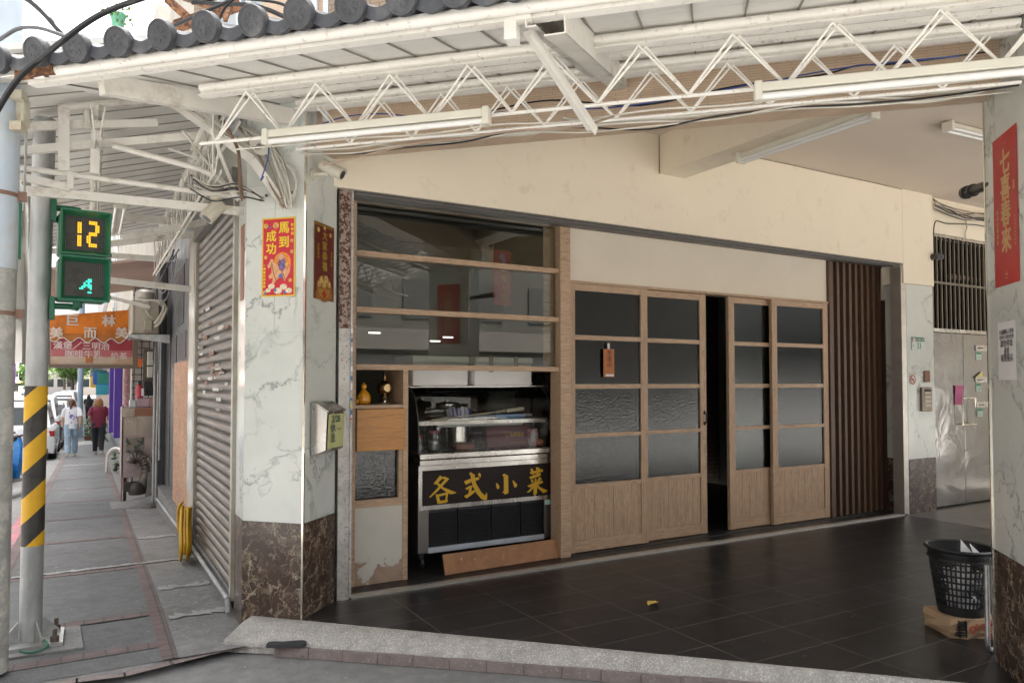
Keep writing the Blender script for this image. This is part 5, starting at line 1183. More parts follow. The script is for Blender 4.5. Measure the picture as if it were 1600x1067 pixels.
m = MB(); m.poly([FR @ Vector((x, y, .0005)) for x, y in ((-.028, -.006), (.02, -.006), (.02, .006), (-.028, .006))]); m.build('cigarette_mark', INK, o, 0)
# ================================================================== ROLLER SHUTTER AND THE WALL OF THE SIDE STREET
SX = .835
sh = thing('roller_shutter', 'grime streaked grey steel roller shutter between the corner pillar and a marble strip', 'shutter', (SX, 6.1, 0))
m = MB()
n = 36; z0_, z1_ = .02, 2.64; hh = (z1_-z0_)/n
prof = []
for k in range(n):
    a = z0_+k*hh
    prof += [(SX+.012, a), (SX-.002, a+hh*.12), (SX-.010, a+hh*.35), (SX-.010, a+hh*.62), (SX-.002, a+hh*.86), (SX+.012, a+hh*.97)]
m.grid(lambda s, t: (prof[round(t*(len(prof)-1))][0], 5.06+s*1.93, prof[round(t*(len(prof)-1))][1]), 1, len(prof)-1); m.build('slat_curtain', SHUT, sh, 40)
for ya, yb, zz in ((5.00, 5.06, 2.64), (6.99, 7.04, 2.64)): m = MB(); m.box(SX-.03, SX+.03, ya, yb, 0, zz); m.build('guide_rail', mat('guide_grey', (.45, .43, .38), .5, .3, dirt=(.3, .25, .18)), sh, 0)
m = MB(); m.box(SX-.05, SX+.2, 5.0, 7.04, 2.645, 2.80); m.build('shutter_hood', mat('hood_grey', (.20, .19, .17), .6), sh, 0)
m = MB(); m.box(SX-.016, SX+.01, 5.06, 6.99, .0, .03); m.build('bottom_bar', GALV, sh, 0)
m = MB(); random.seed(5)
for k in range(44):
    y = random.uniform(5.3, 6.8); z = random.choice([random.uniform(.9, 1.9), random.uniform(1.3, 1.6), random.uniform(1.6, 2.0)]); m.mi = k % 3
    m.box(SX-.0125, SX-.0105, y, y+random.uniform(.05, .3), z, z+random.uniform(.012, .03))
m.build('sticker_remnant', [mat('remnant_white', (.55, .54, .5), .7), mat('remnant_rust', (.24, .13, .09), .8), mat('remnant_grey', (.3, .28, .25), .7)], sh, 0)
# street wall: marble strip, cork coloured veneer, grey metal door and its surround
wl = thing('street_wall', 'side street shop front with marble strip, rough peach veneer and grey metal panels', 'wall', (.9, 9, 0))
m = MB(); m.box(.80, .86, 7.04, 7.42, .42, 2.2); m.build('marble_strip', MARB, wl, 0)
m = MB(); m.box(.80, .86, 7.04, 7.14, 2.2, 2.78); m.box(.805, .9, 7.04, 7.42, 0, .42); m.box(.80, .86, 7.14, 7.42, 2.2, 2.74); m.build('post', mat('post_grey', (.36, .35, .31), .7, var=.2, dirt=(.4, .26, .16), dirt_amt=.3), wl, 0)
m = MB(); m.box(.86, .90, 7.42, 9.35, .05, 1.62); m.build('veneer_panel', speck('cork_veneer', (.40, .235, .155), (.56, .36, .25), .54, 28, .9, 0, 1.0), wl, 0)
GP = mat('grey_metal_panel', (.085, .088, .095), .5, var=.1, vs=2)
m = MB(); m.box(.89, .95, 7.42, 11.2, .05, 3.3); m.build('metal_panel', GP, wl, 0)
m = MB()
for y0, y1, za, zb in ((7.6, 8.3, 1.66, 1.95), (8.45, 9.2, 1.66, 1.95), (9.4, 10.0, .1, 1.95), (10.1, 10.7, .1, 1.95), (8.7, 9.3, 2.05, 2.7)): m.box(.882, .892, y0, y1, za, zb)
m.build('recessed_panel', mat('grey_panel_dark', (.045, .047, .052), .4), wl, 0)
m = MB(); m.box(.80, .90, 7.2, 11.2, -.32, .05); m.build('plinth', CONC, wl, 0)
m = MB(); m.box(.86, 1.2, 10.8, 11.2, -.3, 3.2); m.box(.80, .88, 10.72, 10.82, -.2, 3.0); m.build('door_jamb', mat('jamb_dark', (.06, .062, .068), .5), wl, 0)
m = MB(); m.tube([(.79, 4.99, .02), (.79, 7.1, -.01), (.79, 11.0, -.12)], .018, 10); m.tube([(.79, 5.0, .02), (.79, 4.96, -.06)], .018, 10)
m.tube([(.78, 10.6, -.15), (.78, 10.6, .5), (.80, 10.6, 2.6)], .016, 8); m.tube([(.76, 10.75, -.15), (.76, 10.75, 2.7)], .02, 8); m.tube([(.80, 10.45, .4), (.80, 10.45, 2.7)], .014, 8)
m.build('wall_pipe', mat('pipe_grey', (.32, .33, .34), .5, dirt=(.2, .18, .15)), wl, 40)
random.seed(14); tr = []
for k in range(6):
    y = 7.3+k*.5; tr.append(([Vector((.72+random.uniform(-.05, .08), 7.0+random.uniform(0, 1), 2.55+random.uniform(-.05, .25))), Vector((.70+random.uniform(-.05, .08), 9, 2.42+random.uniform(-.1, .25))), Vector((.72, 10.3, 2.35+random.uniform(-.2, .3))), Vector((.74+random.uniform(-.04, .04), 10.5, 1.6+random.uniform(-.3, .3)))], .006, (WIREB, mat('grey_wire', (.2, .2, .2), .5))[k % 2]))
tag(cable('cable_tangle', 'dusty cables looped along the side street wall towards the air conditioner', tr), kind='stuff')
# yellow hose looped on the wall by the shutter
m = MB(); random.seed(8)
hp = hx(290, 800, .72)
for k in range(7):
    y0 = 6.85+random.uniform(-.10, .10); w_ = random.uniform(.12, .22); bt = random.uniform(-.08, .02); x = .70+.012*k
    m.tube(smoothp([(x, y0, .33), (x-.015, y0-w_*.6, .2), (x-.02, y0-w_, .05), (x-.015, y0-w_*.5, bt), (x, y0+.02, bt-.02), (x+.01, y0+w_*.8, bt+.06), (x, y0+w_*.5, .2), (x, y0+.02, .33)]), .0125, 8)
m.tube(smoothp([(.72, 6.95, .36), (.69, 6.9, .34), (.69, 6.98, .25), (.7, 7.02, .1)]), .0125, 8)
tag(m.build('garden_hose', mat('hose_yellow', (.58, .33, .01), .4, var=.15), None, 60), 'coiled yellow hose hanging low beside the roller shutter', 'hose')
# outdoor air conditioner
o = thing('air_conditioner', 'dusty beige outdoor air conditioner on a wall bracket at the end of the orange sign', 'air conditioner', (.6, 10.2, 1.93))
ACM = mat('ac_beige', (.40, .36, .29), .55, var=.1, vs=3, dirt=(.28, .24, .19))
a, b = hy(205, 466, 10), hy(250, 524, 10)
m = MB(); m.box(a.x, b.x, 10.0, 10.62, b.z, a.z, .03, 3); m.build('casing', ACM, o, 40)
w_ = b.x-a.x; h_ = a.z-b.z
m = MB(); m.box(a.x+w_*.36, a.x+w_*.62, 9.97, 9.999, a.z-h_*.33, a.z-h_*.06, .006); m.box(a.x+w_*.45, a.x+w_*.72, 9.965, 9.999, b.z+h_*.12, b.z+h_*.42, .006); m.build('service_cover', ACM, o, 30)
m = MB(); m.box(a.x+.03, a.x+.036, 9.996, 10.0, b.z, a.z); m.box(a.x-.002, a.x+.0, 10.08, 10.56, b.z+.06, a.z-.05); m.build('fan_grille', mat('ac_taupe', (.2, .18, .15), .7), o, 0)  # front seam strip and side panel in a darker beige
m = MB(); m.tube(smoothp([(b.x-.06, 9.97, b.z+.14), (b.x-.02, 9.95, b.z+.2), (b.x+.03, 9.95, b.z+.3), (b.x+.03, 9.96, a.z-.08), (b.x-.04, 10, a.z-.01)]), .022, 10); m.tube(smoothp([(b.x-.06, 9.97, b.z+.1), (b.x, 9.93, b.z+.16), (b.x+.06, 9.94, b.z+.3), (b.x+.06, 9.96, a.z-.1), (b.x, 10, a.z+.0)]), .018, 10)
m.tube(smoothp([(a.x+w_*.5, 9.96, a.z-h_*.33), (a.x+w_*.58, 9.94, a.z-h_*.45), (a.x+w_*.75, 9.95, b.z+h_*.45)]), .009, 8); m.build('coolant_pipe', mat('pipe_beige', (.42, .39, .32), .6), o, 40)
m = MB(); m.prism([(a.x-.03, 9.97, b.z), (.86, 9.97, b.z+.01), (.86, 9.97, b.z-.10), (a.x+.05, 9.97, b.z-.045)], (0, .03, 0)); m.box(a.x-.03, .86, 10.0, 10.6, b.z-.03, b.z-.005); m.build('bracket', GALV, o, 0)
m = MB(); m.lathe([(.10, 0), (.11, .02), (.11, .09), (.07, .12), (.05, .13)], ((a.x+b.x)/2, 10.2, a.z+.01), 16); tag(m.build('cooking_pot', mat('pot_dusty', (.4, .38, .33), .5, .4)), 'dented pot standing on top of the outdoor air conditioner', 'pot')
# orange awning sign with the red light box below it
AY = 13.0
def A(u, v): return hy(u, v, AY)
sg_ = thing('shop_sign', 'orange scalloped awning sign above a red and cream light box reaching over the pavement', 'sign', (0, AY, 1.6))
tl, tr_ = A(72, 494), A(204, 484); zb = A(140, 524).z
m = MB(); m.prism([tl, tr_, (tr_.x, AY, zb), (tl.x, AY, zb)], (0, .4, 0)); m.build('awning_cloth', mat('awning_orange', (.74, .215, .014), .6, var=.1, vs=3, dirt=(.35, .10, .02)), sg_, 0)
m = MB(); top = []; bot = []
N_ = 48
for i in range(N_+1):
    x = tl.x+(tr_.x-tl.x)*i/N_; ph = i/N_*5.2
    top.append((x, AY-.008, zb+.012)); bot.append((x, AY-.012, zb-.075+.035*cos(2*pi*ph)))
for i in range(N_): m.poly([top[i], top[i+1], bot[i+1], bot[i]])
m.build('scallop', mat('awning_faded', (.42, .15, .03), .7, var=.2), sg_, 0)
m = MB(); m.tube(bot, .007, 6); m.build('piping', WHITEI, sg_, 60)
m = MB()
def AT(u, v, l=.012): p = A(u, v); return frame((p.x, AY-l, p.z), (1, 0, 0), (0, 0, 1))
m.text('巨', .19, AT(114, 500), .035); m.text('林', .19, AT(170, 501), .035)
for chx, u in (('美', 88), ('而', 141), ('美', 190)): m.text(chx, .18, AT(u, 520, .020), .03)
m.build('lettering', mat('letter_cream', (.68, .60, .52), .6), sg_, 0)
x0, x1 = A(77, 550).x, A(212, 550).x; z1_, z0_ = A(140, 526).z, A(140, 570).z
m = MB(); m.box(x0, x1, AY+.02, AY+.2, z0_, z1_+.05); lb_ = m.build('light_box', mat('lightbox_cream', (.55, .43, .33), .5, var=.1, vs=3, dirt=(.4, .24, .12)), sg_, 0)
zm, zn = A(140, 547).z, A(140, 557).z
m = MB(); m.box(x0+.02, x1-.05, AY+.012, AY+.018, zm, z1_+.04); m.build('red_band', mat('lightbox_red', (.34, .035, .05), .5, var=.1), lb_, 0)
m = MB(); m.box(x0+.02, x1-.05, AY+.013, AY+.018, zn, zm-.004); m.build('pink_band', mat('lightbox_pink', (.48, .13, .14), .5, var=.1), lb_, 0)
m = MB(); m.text('漢堡／三明治', .125, AT(128, 540, -.008), .03); m.text('咖啡牛乳', .125, AT(131, 553, -.008), .02); m.text('奶茶', .115, AT(186, 556, -.008), .02); m.build('lettering', mat('letter_pale', (.66, .52, .50), .6), lb_, 0)
m = MB(); m.box(x0, x1+.05, AY-.02, AY+.22, z0_-.05, z0_); m.box(x1-.04, x1+.03, AY-.01, AY+.22, z0_, z1_); m.box(x0-.03, x0, AY, AY+.22, z0_, z1_+.05); m.build('frame', mat('sign_frame_brown', (.16, .12, .095), .7), sg_, 0)
m = MB(); p = A(139, 561); m.box(p.x-.045, p.x+.045, AY+.008, AY+.019, p.z-.055, p.z+.045); m.build('tape_patch', mat('tape_orange', (.42, .14, .04), .5), sg_, 0)
# stove cart and what is stacked on it
CYY = 11.6
def K(u, v): return hy(u, v, CYY)
ct = thing('stove_cart', 'grimy pinkish stove cart with steel panels and a bent exhaust duct by the wall', 'stove', (.62, 11.9, zs(11.9)))
zt_, zb_ = K(215, 637).z, K(215, 745).z; xl, xr = K(190, 690).x, K(243, 690).x
m = MB(); m.box(xl, xr, CYY, CYY+.6, zb_, zt_, .006); m.build('body', mat('cart_pink', (.40, .32, .31), .5, var=.15, vs=4, dirt=(.22, .17, .14), dirt_amt=.4), ct, 0)
m = MB(); a, b = K(193, 654), K(214, 680); m.box(a.x, b.x, CYY-.01, CYY-.002, b.z, a.z); a, b = K(215, 650), K(241, 680); m.box(a.x, b.x, CYY-.014, CYY-.002, b.z, a.z); a, b = K(190, 638), K(210, 651); m.box(a.x, b.x, CYY-.01, CYY-.002, b.z, a.z); m.build('steel_panel', mat('cart_steel', (.42, .36, .30), .35, .7, var=.2), ct, 0)
m = MB(); a, b = K(211, 638), K(240, 650); m.box(a.x, b.x, CYY-.008, CYY-.002, b.z, a.z); m.build('copper_panel', mat('cart_copper', (.26, .11, .06), .5), ct, 0)
m = MB(); a, b = K(197, 684), K(225, 706); m.box(a.x, b.x, CYY-.008, CYY-.002, b.z, a.z); m.build('stained_panel', speck('stained', (.22, .19, .15), (.05, .06, .05), .52, 12, .6, 0, .1), ct, 0)
m = MB(); m.box(xr-.03, xr+.02, CYY-.03, CYY+.05, zb_-.1, K(240, 570).z); m.box(xl, xl+.02, CYY, CYY+.03, zs(12), zt_+.05); m.build('corner_post', mat('post_pink', (.33, .19, .18), .6), ct, 0)
m = MB(); P = [K(204, 722), K(207, 715), K(216, 713), K(226, 720), K(229, 735), K(226, 752), K(222, 768)]; P = [Vector((p.x, CYY-.08, p.z)) for p in P]; P = smoothp(P, 5)
m.tube(P, .075, 14, rs=[.07 if i % 2 else .078 for i in range(len(P))]); m.build('duct', mat('duct_sooty', (.10, .085, .07), .45, .5, var=.5, vs=8), ct, 30)
m = MB(); c = K(213, 765); m.lathe([(.10, 0), (.11, .05), (.10, .12), (.07, .16)], (c.x, CYY-.1, c.z-.05), 16); m.box(c.x-.16, c.x-.02, CYY-.15, CYY-.02, c.z, c.z+.12); m.build('blower', mat('blower_dark', (.045, .04, .035), .6), ct, 30)
for xx in (xl+.05, xr-.06):
    m = MB(); m.box(xx-.02, xx+.02, CYY+.02, CYY+.06, zs(12)-.0, zb_+.01); m.build('leg', DARK, ct, 0)
a, b = K(229, 700), K(244, 785)
m = MB(); m.prism([(a.x-.02, CYY-.25, zs(11.4)-.01), (b.x+.05, CYY-.25, zs(11.4)-.01), (b.x+.05, CYY-.25, K(240, 740).z), (a.x+.02, CYY-.25, K(236, 735).z)], (0, .22, 0)); tag(m.build('concrete_block', CONC, None, 0), 'leaning slab of grey concrete beside the stove cart duct', 'slab')
m = MB(); m.ell((.72, 10.9, zs(10.9)-.02), .13, .2, .07, 12, 6); tag(m.build('rubble_heap', speck('rubble', (.16, .15, .13), (.07, .065, .06), .5, 18, .9, 0, .8), None, 60), 'low heap of dark rubble at the foot of the grey wall', 'rubble')
m = MB(); m.grid(lambda s, t: (.28+.5*s, 10.9+.9*t, zs(10.9+.9*t)+.005+.10*s*sin(pi*t)), 6, 6); tag(m.build('concrete_ramp', CONC, None, 60), 'small poured concrete hump in front of the stove cart', 'ramp')
for nm, lab, ca, u0, v0, u1, v1, dep, mt in (
    ('carton', 'pinkish carton stacked on top of the stove cart beside the fire extinguisher', 'box', 214, 622, 234, 636, .3, mat('carton_mauve', (.40, .29, .33), .7)),
    ('carton', 'reddish carton on the stove cart at the wall end', 'box', 234.5, 622, 243, 636, .3, mat('carton_red', (.36, .2, .19), .7)),
    ('plastic_tub', 'pale translucent tub on the stove cart edge', 'tub', 203, 625, 213, 637, .2, mat('tub_pale', (.5, .52, .54), .4)),
    ('microwave', 'black microwave oven above the cartons on the stove cart', 'microwave', 225, 597, 242, 618, .3, mat('microwave_black', (.012, .012, .013), .3))):
    a, b = K(u0, v0), K(u1, v1); m = MB(); m.box(a.x, b.x, CYY+.08, CYY+.08+dep, b.z, a.z, .008); tag(m.build(nm, mt, None, 20), lab, ca)
a = K(219, 600); b = K(219, 622)
o = thing('fire_extinguisher', 'red fire extinguisher standing on the cartons beside the microwave', 'extinguisher', (a.x, CYY+.12, b.z))
m = MB(); m.lathe([(.045, 0), (.05, .01), (.05, (a.z-b.z)*.75), (.03, (a.z-b.z)*.92), (.012, a.z-b.z)], (a.x, CYY+.12, b.z), 14); m.build('cylinder', mat('ext_red', (.42, .03, .06), .35), o, 40)
m = MB(); m.box(a.x+.02, a.x+.052, CYY+.06, CYY+.068, b.z+.03, a.z-.06); m.build('label_sheet', WHITEI, o, 0)
m = MB(); m.box(a.x-.02, a.x+.03, CYY+.10, CYY+.13, a.z, a.z+.05); m.build('valve', BLACK, o, 0)
# electric meters on the wall behind the cart
o = thing('meter_box', 'pair of pale electric meters on a board above the stove cart', 'meter', (.75, 11.95, 1.5))
a, b = hy(228, 547, 11.9), hy(246, 592, 11.9)
m = MB(); m.box(a.x-.03, b.x+.02, 11.95, 12.0, b.z-.05, a.z+.02); m.build('board', mat('meter_board', (.09, .075, .06), .7), o, 0)
m = MB(); m.box(a.x+.02, a.x+.14, 11.85, 11.95, b.z+.2, a.z-.02, .01); m.box(a.x+.02, a.x+.17, 11.86, 11.95, b.z+.02, b.z+.18, .01); m.cyl((a.x+.08, 11.84, b.z+.29), (a.x+.08, 11.86, b.z+.29), .05); m.build('meter_case', mat('meter_pale', (.45, .43, .38), .5), o, 30)
m = MB(); m.box(a.x-.08, b.x+.03, 11.8, 12.1, b.z-.10, b.z-.055); m.build('ledge', mat('ledge_wood', (.25, .19, .15), .7), o, 0)
m = MB(); a, b = hy(206, 575, 13.6), hy(228, 640, 13.6); m.box(a.x, .9, 13.6, 13.7, zs(13.6), 3.2); tag(m.build('tiled_wall', bricks('white_tile', (.50, .50, .47), (.46, .46, .43), (.06, .06, .06), .11, .11, .008, 'xz', .3, 0, .2, .2), None, 0), 'short white tiled wall with dark joints behind the stove cart', 'wall')
m = MB(); m.cyl((hy(196, 600, 14).x, 13.5, zs(13.5)), (hy(196, 600, 14).x, 13.5, 2.2), .05); tag(m.build('red_drainpipe', speck('pipe_pinkred', (.36, .17, .19), (.5, .4, .4), .55, 12, .6, 0, .1), None, 40), 'faded pink red drainpipe between the purple posts and the tiled wall', 'pipe')
m = MB(); p = hy(218, 560, 12.8); m.box(p.x-.02, p.x+.035, 12.8, 12.85, p.z-.13, p.z+.0); tag(m.build('orange_lantern', mat('lantern_orange', (.62, .12, .01), .5)), 'small orange plastic flag below the air conditioner bracket', 'flag')
for i, (u0, u1, vb) in enumerate(((171.5, 178, 676), (179, 190, 684))):
    yy = 19 if i == 0 else 17.5; a, b = hy(u0, 575, yy), hy(u1, vb, yy)
    m = MB(); m.box(a.x, b.x, yy, yy+.35, max(b.z, zs(yy)), 2.8, .01); tag(m.build('purple_post', PURPLE, None, 0), ('slimmer purple shop post standing behind the other purple post', 'broad purple shop post nearest the white tiled wall')[i], 'post')
m = MB(); m.tube(smoothp([(.35, 17.3, zs(17)), (.38, 17.2, zs(17)+.4), (.55, 17, zs(17)+.5), (.7, 16.6, zs(17)+.3)]), .03, 8); tag(m.build('bent_pipe', OFFW, None, 40), 'bent white pipe at the foot of the purple posts', 'pipe')
def weed(label, x, y, s, sd):
    random.seed(sd); m = MB()
    for k in range(70):
        a = random.uniform(0, 6.28); r_ = random.uniform(0, s); h = random.uniform(.05, s*1.6)
        c = Vector((x+r_*cos(a)*.6, y+r_*sin(a), zs(y)+h*.8)); d_ = Vector((cos(a), sin(a), .5))*.05; e_ = Vector((-sin(a), cos(a), 0))*.02
        m.poly([c-d_, c+e_, c+d_, c-e_])
    tag(m.build('weed', mat('weed_green', (.09, .15, .05), .7, var=.4, vs=30), None, 0), label, 'plant')
weed('weed clump growing at the foot of the purple posts', .52, 17.2, .16, 1); weed('second, lower weed clump further along the wall foot behind the purple posts', .6, 21, .2, 2); weed('weed clump between the stove cart and the purple posts', .58, 14.6, .14, 3)
# next shop's rusty awning further down the street
m = MB(); m.prism([(-.6, 10.4, 2.72), (.85, 10.4, 3.0), (.85, 14, 3.0), (-.6, 14, 2.72)], (0, 0, .03)); ra = m.build('roof_sheet_tmp', mat('rust_sheet', (.36, .24, .20), .7, var=.2, vs=4, aniso=(1, 8, 1)), None, 0)
ra.name = 'rusty_awning'; tag(ra, 'pinkish rusty metal awning over the pavement beyond the white canopy', 'awning')
m = MB(); m.prism([(.2, 14.5, 2.4), (.2, 22, 2.4), (.9, 22, 2.7), (.9, 14.5, 2.7)], (0, 0, .04)); tag(m.build('far_awning', mat('awning_yellow', (.5, .48, .16), .6, var=.3, vs=2), None, 0), 'yellow green awning just visible above the orange sign', 'awning')
# the row of shops carrying on along the pavement
for k, (y0, y1, c, h) in enumerate(((14, 24, (.42, .40, .37), 8), (24, 40, (.36, .38, .40), 11), (40, 70, (.40, .36, .32), 9), (70, 130, (.34, .33, .33), 13))):
    o = thing('row_house', ('shop house behind the tiled wall and purple posts', 'grey shop house past the purple posts', 'brownish shop house further along the pavement', 'tall shop house at the far end of the pavement')[k], 'building', (3, (y0+y1)/2, zs(y0)-.2))
    m = MB(); m.box(.92+.02*k, 8, y0+.01, y1-.01, zs(y0)-.5, h); m.build('wall', mat('row_%d' % k, c, .8, var=.15, vs=.6), o, 0)
    m = MB(); yy = y0+1
    while yy < y1-1.5: m.box(.88+.02*k, .93+.02*k, yy, yy+1.4, 3.4, 4.8); m.box(.88+.02*k, .93+.02*k, yy, yy+1.4, 6.2, 7.4); yy += 2.6
    m.build('window', CARGL, o, 0)
    m = MB(); m.prism([(.1, y0+1, 2.1), (.95, y0+1, 2.4), (.95, y1-1, 2.4), (.1, y1-1, 2.1)], (0, 0, .05)); m.build('awning', mat('row_awn_%d' % k, ((.4, .4, .4), (.45, .5, .5), (.1, .25, .45), (.4, .42, .4))[k], .6), o, 0)
for k, (x, y, wd, h, z, c) in enumerate(((.15, 33, .9, .5, 1.3, (.04, .12, .45)), (.3, 40, 1.1, .6, .8, (.05, .35, .45)), (.2, 50, 1.2, .7, 1.4, (.05, .3, .16)), (.25, 28, .5, .35, 1.35, (.03, .25, .18)), (.1, 62, 1.3, .8, 1.0, (.5, .35, .05)))):
    m = MB(); m.box(x, x+wd, y, y+.15, z, z+h); tag(m.build('hanging_sign', mat('hsign_%d' % k, c, .5)), ('dark blue hanging shop sign past the purple posts', 'teal hanging shop sign, largest and lowest of the far signs', 'dark green shop sign far along the pavement', 'small green board hanging under the grey awning', 'yellow shop sign farthest along the pavement')[k], 'sign')
def shrub(label, x, y, s, zb, sd, cat='plant', name='potted_shrub', c=(.07, .12, .04)):
    random.seed(sd); o = thing(name, label, cat, (x, y, zb))
    m = MB(); m.lathe([(s*.5, 0), (s*.6, s*.6), (s*.55, s*.6)], (x, y, zb), 12); m.build('pot', mat('terracotta', (.2, .1, .06), .8), o, 40)
    m = MB()
    for k in range(160):
        a = random.uniform(0, 6.28); r_ = s*sqrt(random.random())*(.7+.3*random.random()); h = s*.6+random.random()*s*2.2
        p = Vector((x+r_*cos(a), y+r_*sin(a), zb+h)); d_ = Vector((random.gauss(0, 1), random.gauss(0, 1), random.gauss(0, 1))).normalized(); e_ = d_.orthogonal().normalized()
        q = s*.22; m.poly([p-d_*q, p+e_*q*.5, p+d_*q, p-e_*q*.5])
    m.build('foliage', mat(name+'_leaf', c, .7, var=.5, vs=12), o, 0)
shrub('potted shrub in front of the far green shop', .05, 34, .3, zs(34), 4); shrub('potted shrub by the blue sign, under the grey awning', .35, 29.5, .28, zs(29.5), 5)
# blue grey lamp post on the far kerb
p = hy(125, 640, 36); m = MB(); m.tube([(p.x, 36, -1.05), (p.x, 36, 6)], .11, 12); m.box(p.x-.14, p.x+.14, 35.85, 36.15, -1.05, -.6); tag(m.build('lamp_post', mat('post_blue', (.28, .36, .45), .5), None, 40), 'pale blue lamp post on the far kerb beyond the two women', 'post')

# ================================================================== SIGNAL POLE
PX, PYY = -.262, 4.99; PZ = -.07
pl = thing('signal_pole', 'grey galvanised signal pole wrapped in yellow and black stripes on a bolted base', 'pole', (PX, PYY, PZ))
m = MB(); m.tube([(PX, PYY, PZ+.02), (PX, PYY, 1.0), (PX+.018, PYY, 2.92)], .056, 28); m.build('shaft', mat('pole_galv', (.36, .37, .37), .5, .45, var=.2, vs=8, dirt=(.5, .5, .48), dirt_amt=.35, dirt_sc=4, aniso=(1, 1, .35)), pl, 40)
def stripe():
    mm, nt, b, out = newmat('hazard_stripe'); v = coords(nt); sp = nd(nt, 'ShaderNodeSeparateXYZ'); nt.links.new(v, sp.inputs[0])
    a = nd(nt, 'ShaderNodeMath', operation='MULTIPLY'); a.inputs[1].default_value = -1.0; nt.links.new(sp.outputs[0], a.inputs[0])
    d_ = nd(nt, 'ShaderNodeMath', operation='ADD'); nt.links.new(sp.outputs[2], d_.inputs[0]); nt.links.new(a.outputs[0], d_.inputs[1])
    e = nd(nt, 'ShaderNodeMath', operation='ADD'); e.inputs[1].default_value = 10.251; nt.links.new(d_.outputs[0], e.inputs[0])
    f = nd(nt, 'ShaderNodeMath', operation='MODULO'); f.inputs[1].default_value = .285; nt.links.new(e.outputs[0], f.inputs[0])
    g = nd(nt, 'ShaderNodeMath', operation='GREATER_THAN'); g.inputs[1].default_value = .143; nt.links.new(f.outputs[0], g.inputs[0])
    y = ramp(nt, noise(nt, v, 9, 6), [(.3, (.62, .33, .006)), (.7, (.72, .42, .012))]); k = ramp(nt, noise(nt, v, 14, 6), [(.35, (.02, .019, .018)), (.75, (.05, .045, .035))])
    c = mix(nt, g.outputs[0], k, y); w_ = ramp(nt, noise(nt, v, 22, 8, .75), [(.67, 0.0), (.7, 1.0)])
    c = mix(nt, w_, c, (.22, .13, .05)); nt.links.new(c, b.inputs['Base Color']); b.inputs['Roughness'].default_value = .5; return mm
m = MB(); za, zb = hy(60, 850, PYY).z, hy(60, 603, PYY).z
m.tube([(PX, PYY, za), (PX+.003, PYY, zb)], .0575, 28); m.build('striped_sleeve', stripe(), pl, 40)
m = MB(); m.box(PX-.16, PX+.16, PYY-.15, PYY+.15, PZ-.01, PZ+.022)
for a in range(4):
    c_, s_ = cos(a*pi/2+.4), sin(a*pi/2+.4); p = Vector((PX, PYY, PZ+.022))
    m.prism([p+Vector((c_*.06, s_*.06, 0)), p+Vector((c_*.15, s_*.15, 0)), p+Vector((c_*.15, s_*.15, .02)), p+Vector((c_*.065, s_*.065, .11))], Vector((-s_*.008, c_*.008, 0)))
m.build('base_plate', GALV, pl, 0)
for a, b in ((.12, .11), (-.12, .11), (.12, -.11), (-.12, -.11)):
    m = MB(); m.cyl((PX+a, PYY+b, PZ+.02), (PX+a, PYY+b, PZ+.05), .022, seg=6); m.cyl((PX+a, PYY+b, PZ+.05), (PX+a, PYY+b, PZ+.09), .011, seg=10); m.build('anchor_bolt', mat('bolt_rusty', (.12, .095, .075), .7, .3), pl, 30)
m = MB(); m.tube(smoothp([(PX+.07, PYY-.12, PZ+.04), (PX+.09, PYY-.19, PZ+.02), (PX+.02, PYY-.22, PZ+.012), (PX-.04, PYY-.19, PZ+.02)]), .006, 6); m.build('earth_wire', mat('wire_green', (.02, .14, .09), .5), pl, 60)
m = MB(); m.prism([(PX-.25, PYY-.22, zs(5)+.001), (PX+.26, PYY-.24, zs(5)+.001), (PX+.24, PYY+.2, zs(5)+.001), (PX-.22, PYY+.2, zs(5)+.001)], (0, 0, .012)); tag(m.build('mortar_pad', CONC, pl, 0))
# countdown and walking figure
SR = radians(8); ps = thing('pedestrian_signal', 'green two lamp pedestrian signal showing an amber 12 above a small green figure', 'traffic signal', (-.03, 4.83, 1.85), SR)
SM = Matrix.Translation((-.03, 4.85, 0)) @ Matrix.Rotation(SR, 4, 'Z')
def sbox(z0, z1, nm):
    m = MB(SM); m.box(-.122, .122, .02, .20, z0, z1, .012, 2); b_ = m.build(nm, GREENP, ps, 30)
    m = MB(SM); r0 = .122; cz = (z0+z1)/2; h = (z1-z0)/2
    m.loft([[(-r0, .02, cz-h), (r0, .02, cz-h), (r0, .02, cz+h), (-r0, .02, cz+h)], [(-r0-.004, -.03, cz-h-.004), (r0+.004, -.03, cz-h-.004), (r0+.004, -.045, cz+h+.004), (-r0-.004, -.045, cz+h+.004)], [(-r0+.004, -.03, cz-h+.006), (r0-.004, -.03, cz-h+.006), (r0-.004, -.045, cz+h-.006), (-r0+.004, -.045, cz+h-.006)], [(-.098, .008, cz-.098), (.098, .008, cz-.098), (.098, .008, cz+.098), (-.098, .008, cz+.098)]], False)
    m.build('visor', GREENP, b_, 30)
    m = MB(SM); m.box(-.1, .1, .009, .019, cz-.1, cz+.1); m.build('lens', bricks('led_face', (.085, .082, .07), (.075, .073, .062), (.02, .02, .018), .0105, .0105, .0022, 'xz', .3, 0, .1, .3), b_, 0)
    return b_, cz
b1, c1 = sbox(2.128, 2.375, 'countdown_head'); b2, c2 = sbox(1.865, 2.112, 'figure_head')
AMB = mat('amber_led', (1.0, .50, .02), .4, var=.02, emit=.2); GRN = mat('green_led', (.05, .95, .62), .4, var=.02, emit=.22)
def leds(rows, cz, mt, parent, x0, z0, p):
    m = MB(SM)
    for j, row in enumerate(rows):
        for i, ch_ in enumerate(row):
            if ch_ == '#': m.box(x0+i*p-.0042, x0+i*p+.0042, .004, .0085, z0-j*p-.0042, z0-j*p+.0042)
    m.build('led_pattern', mt, parent, 0)
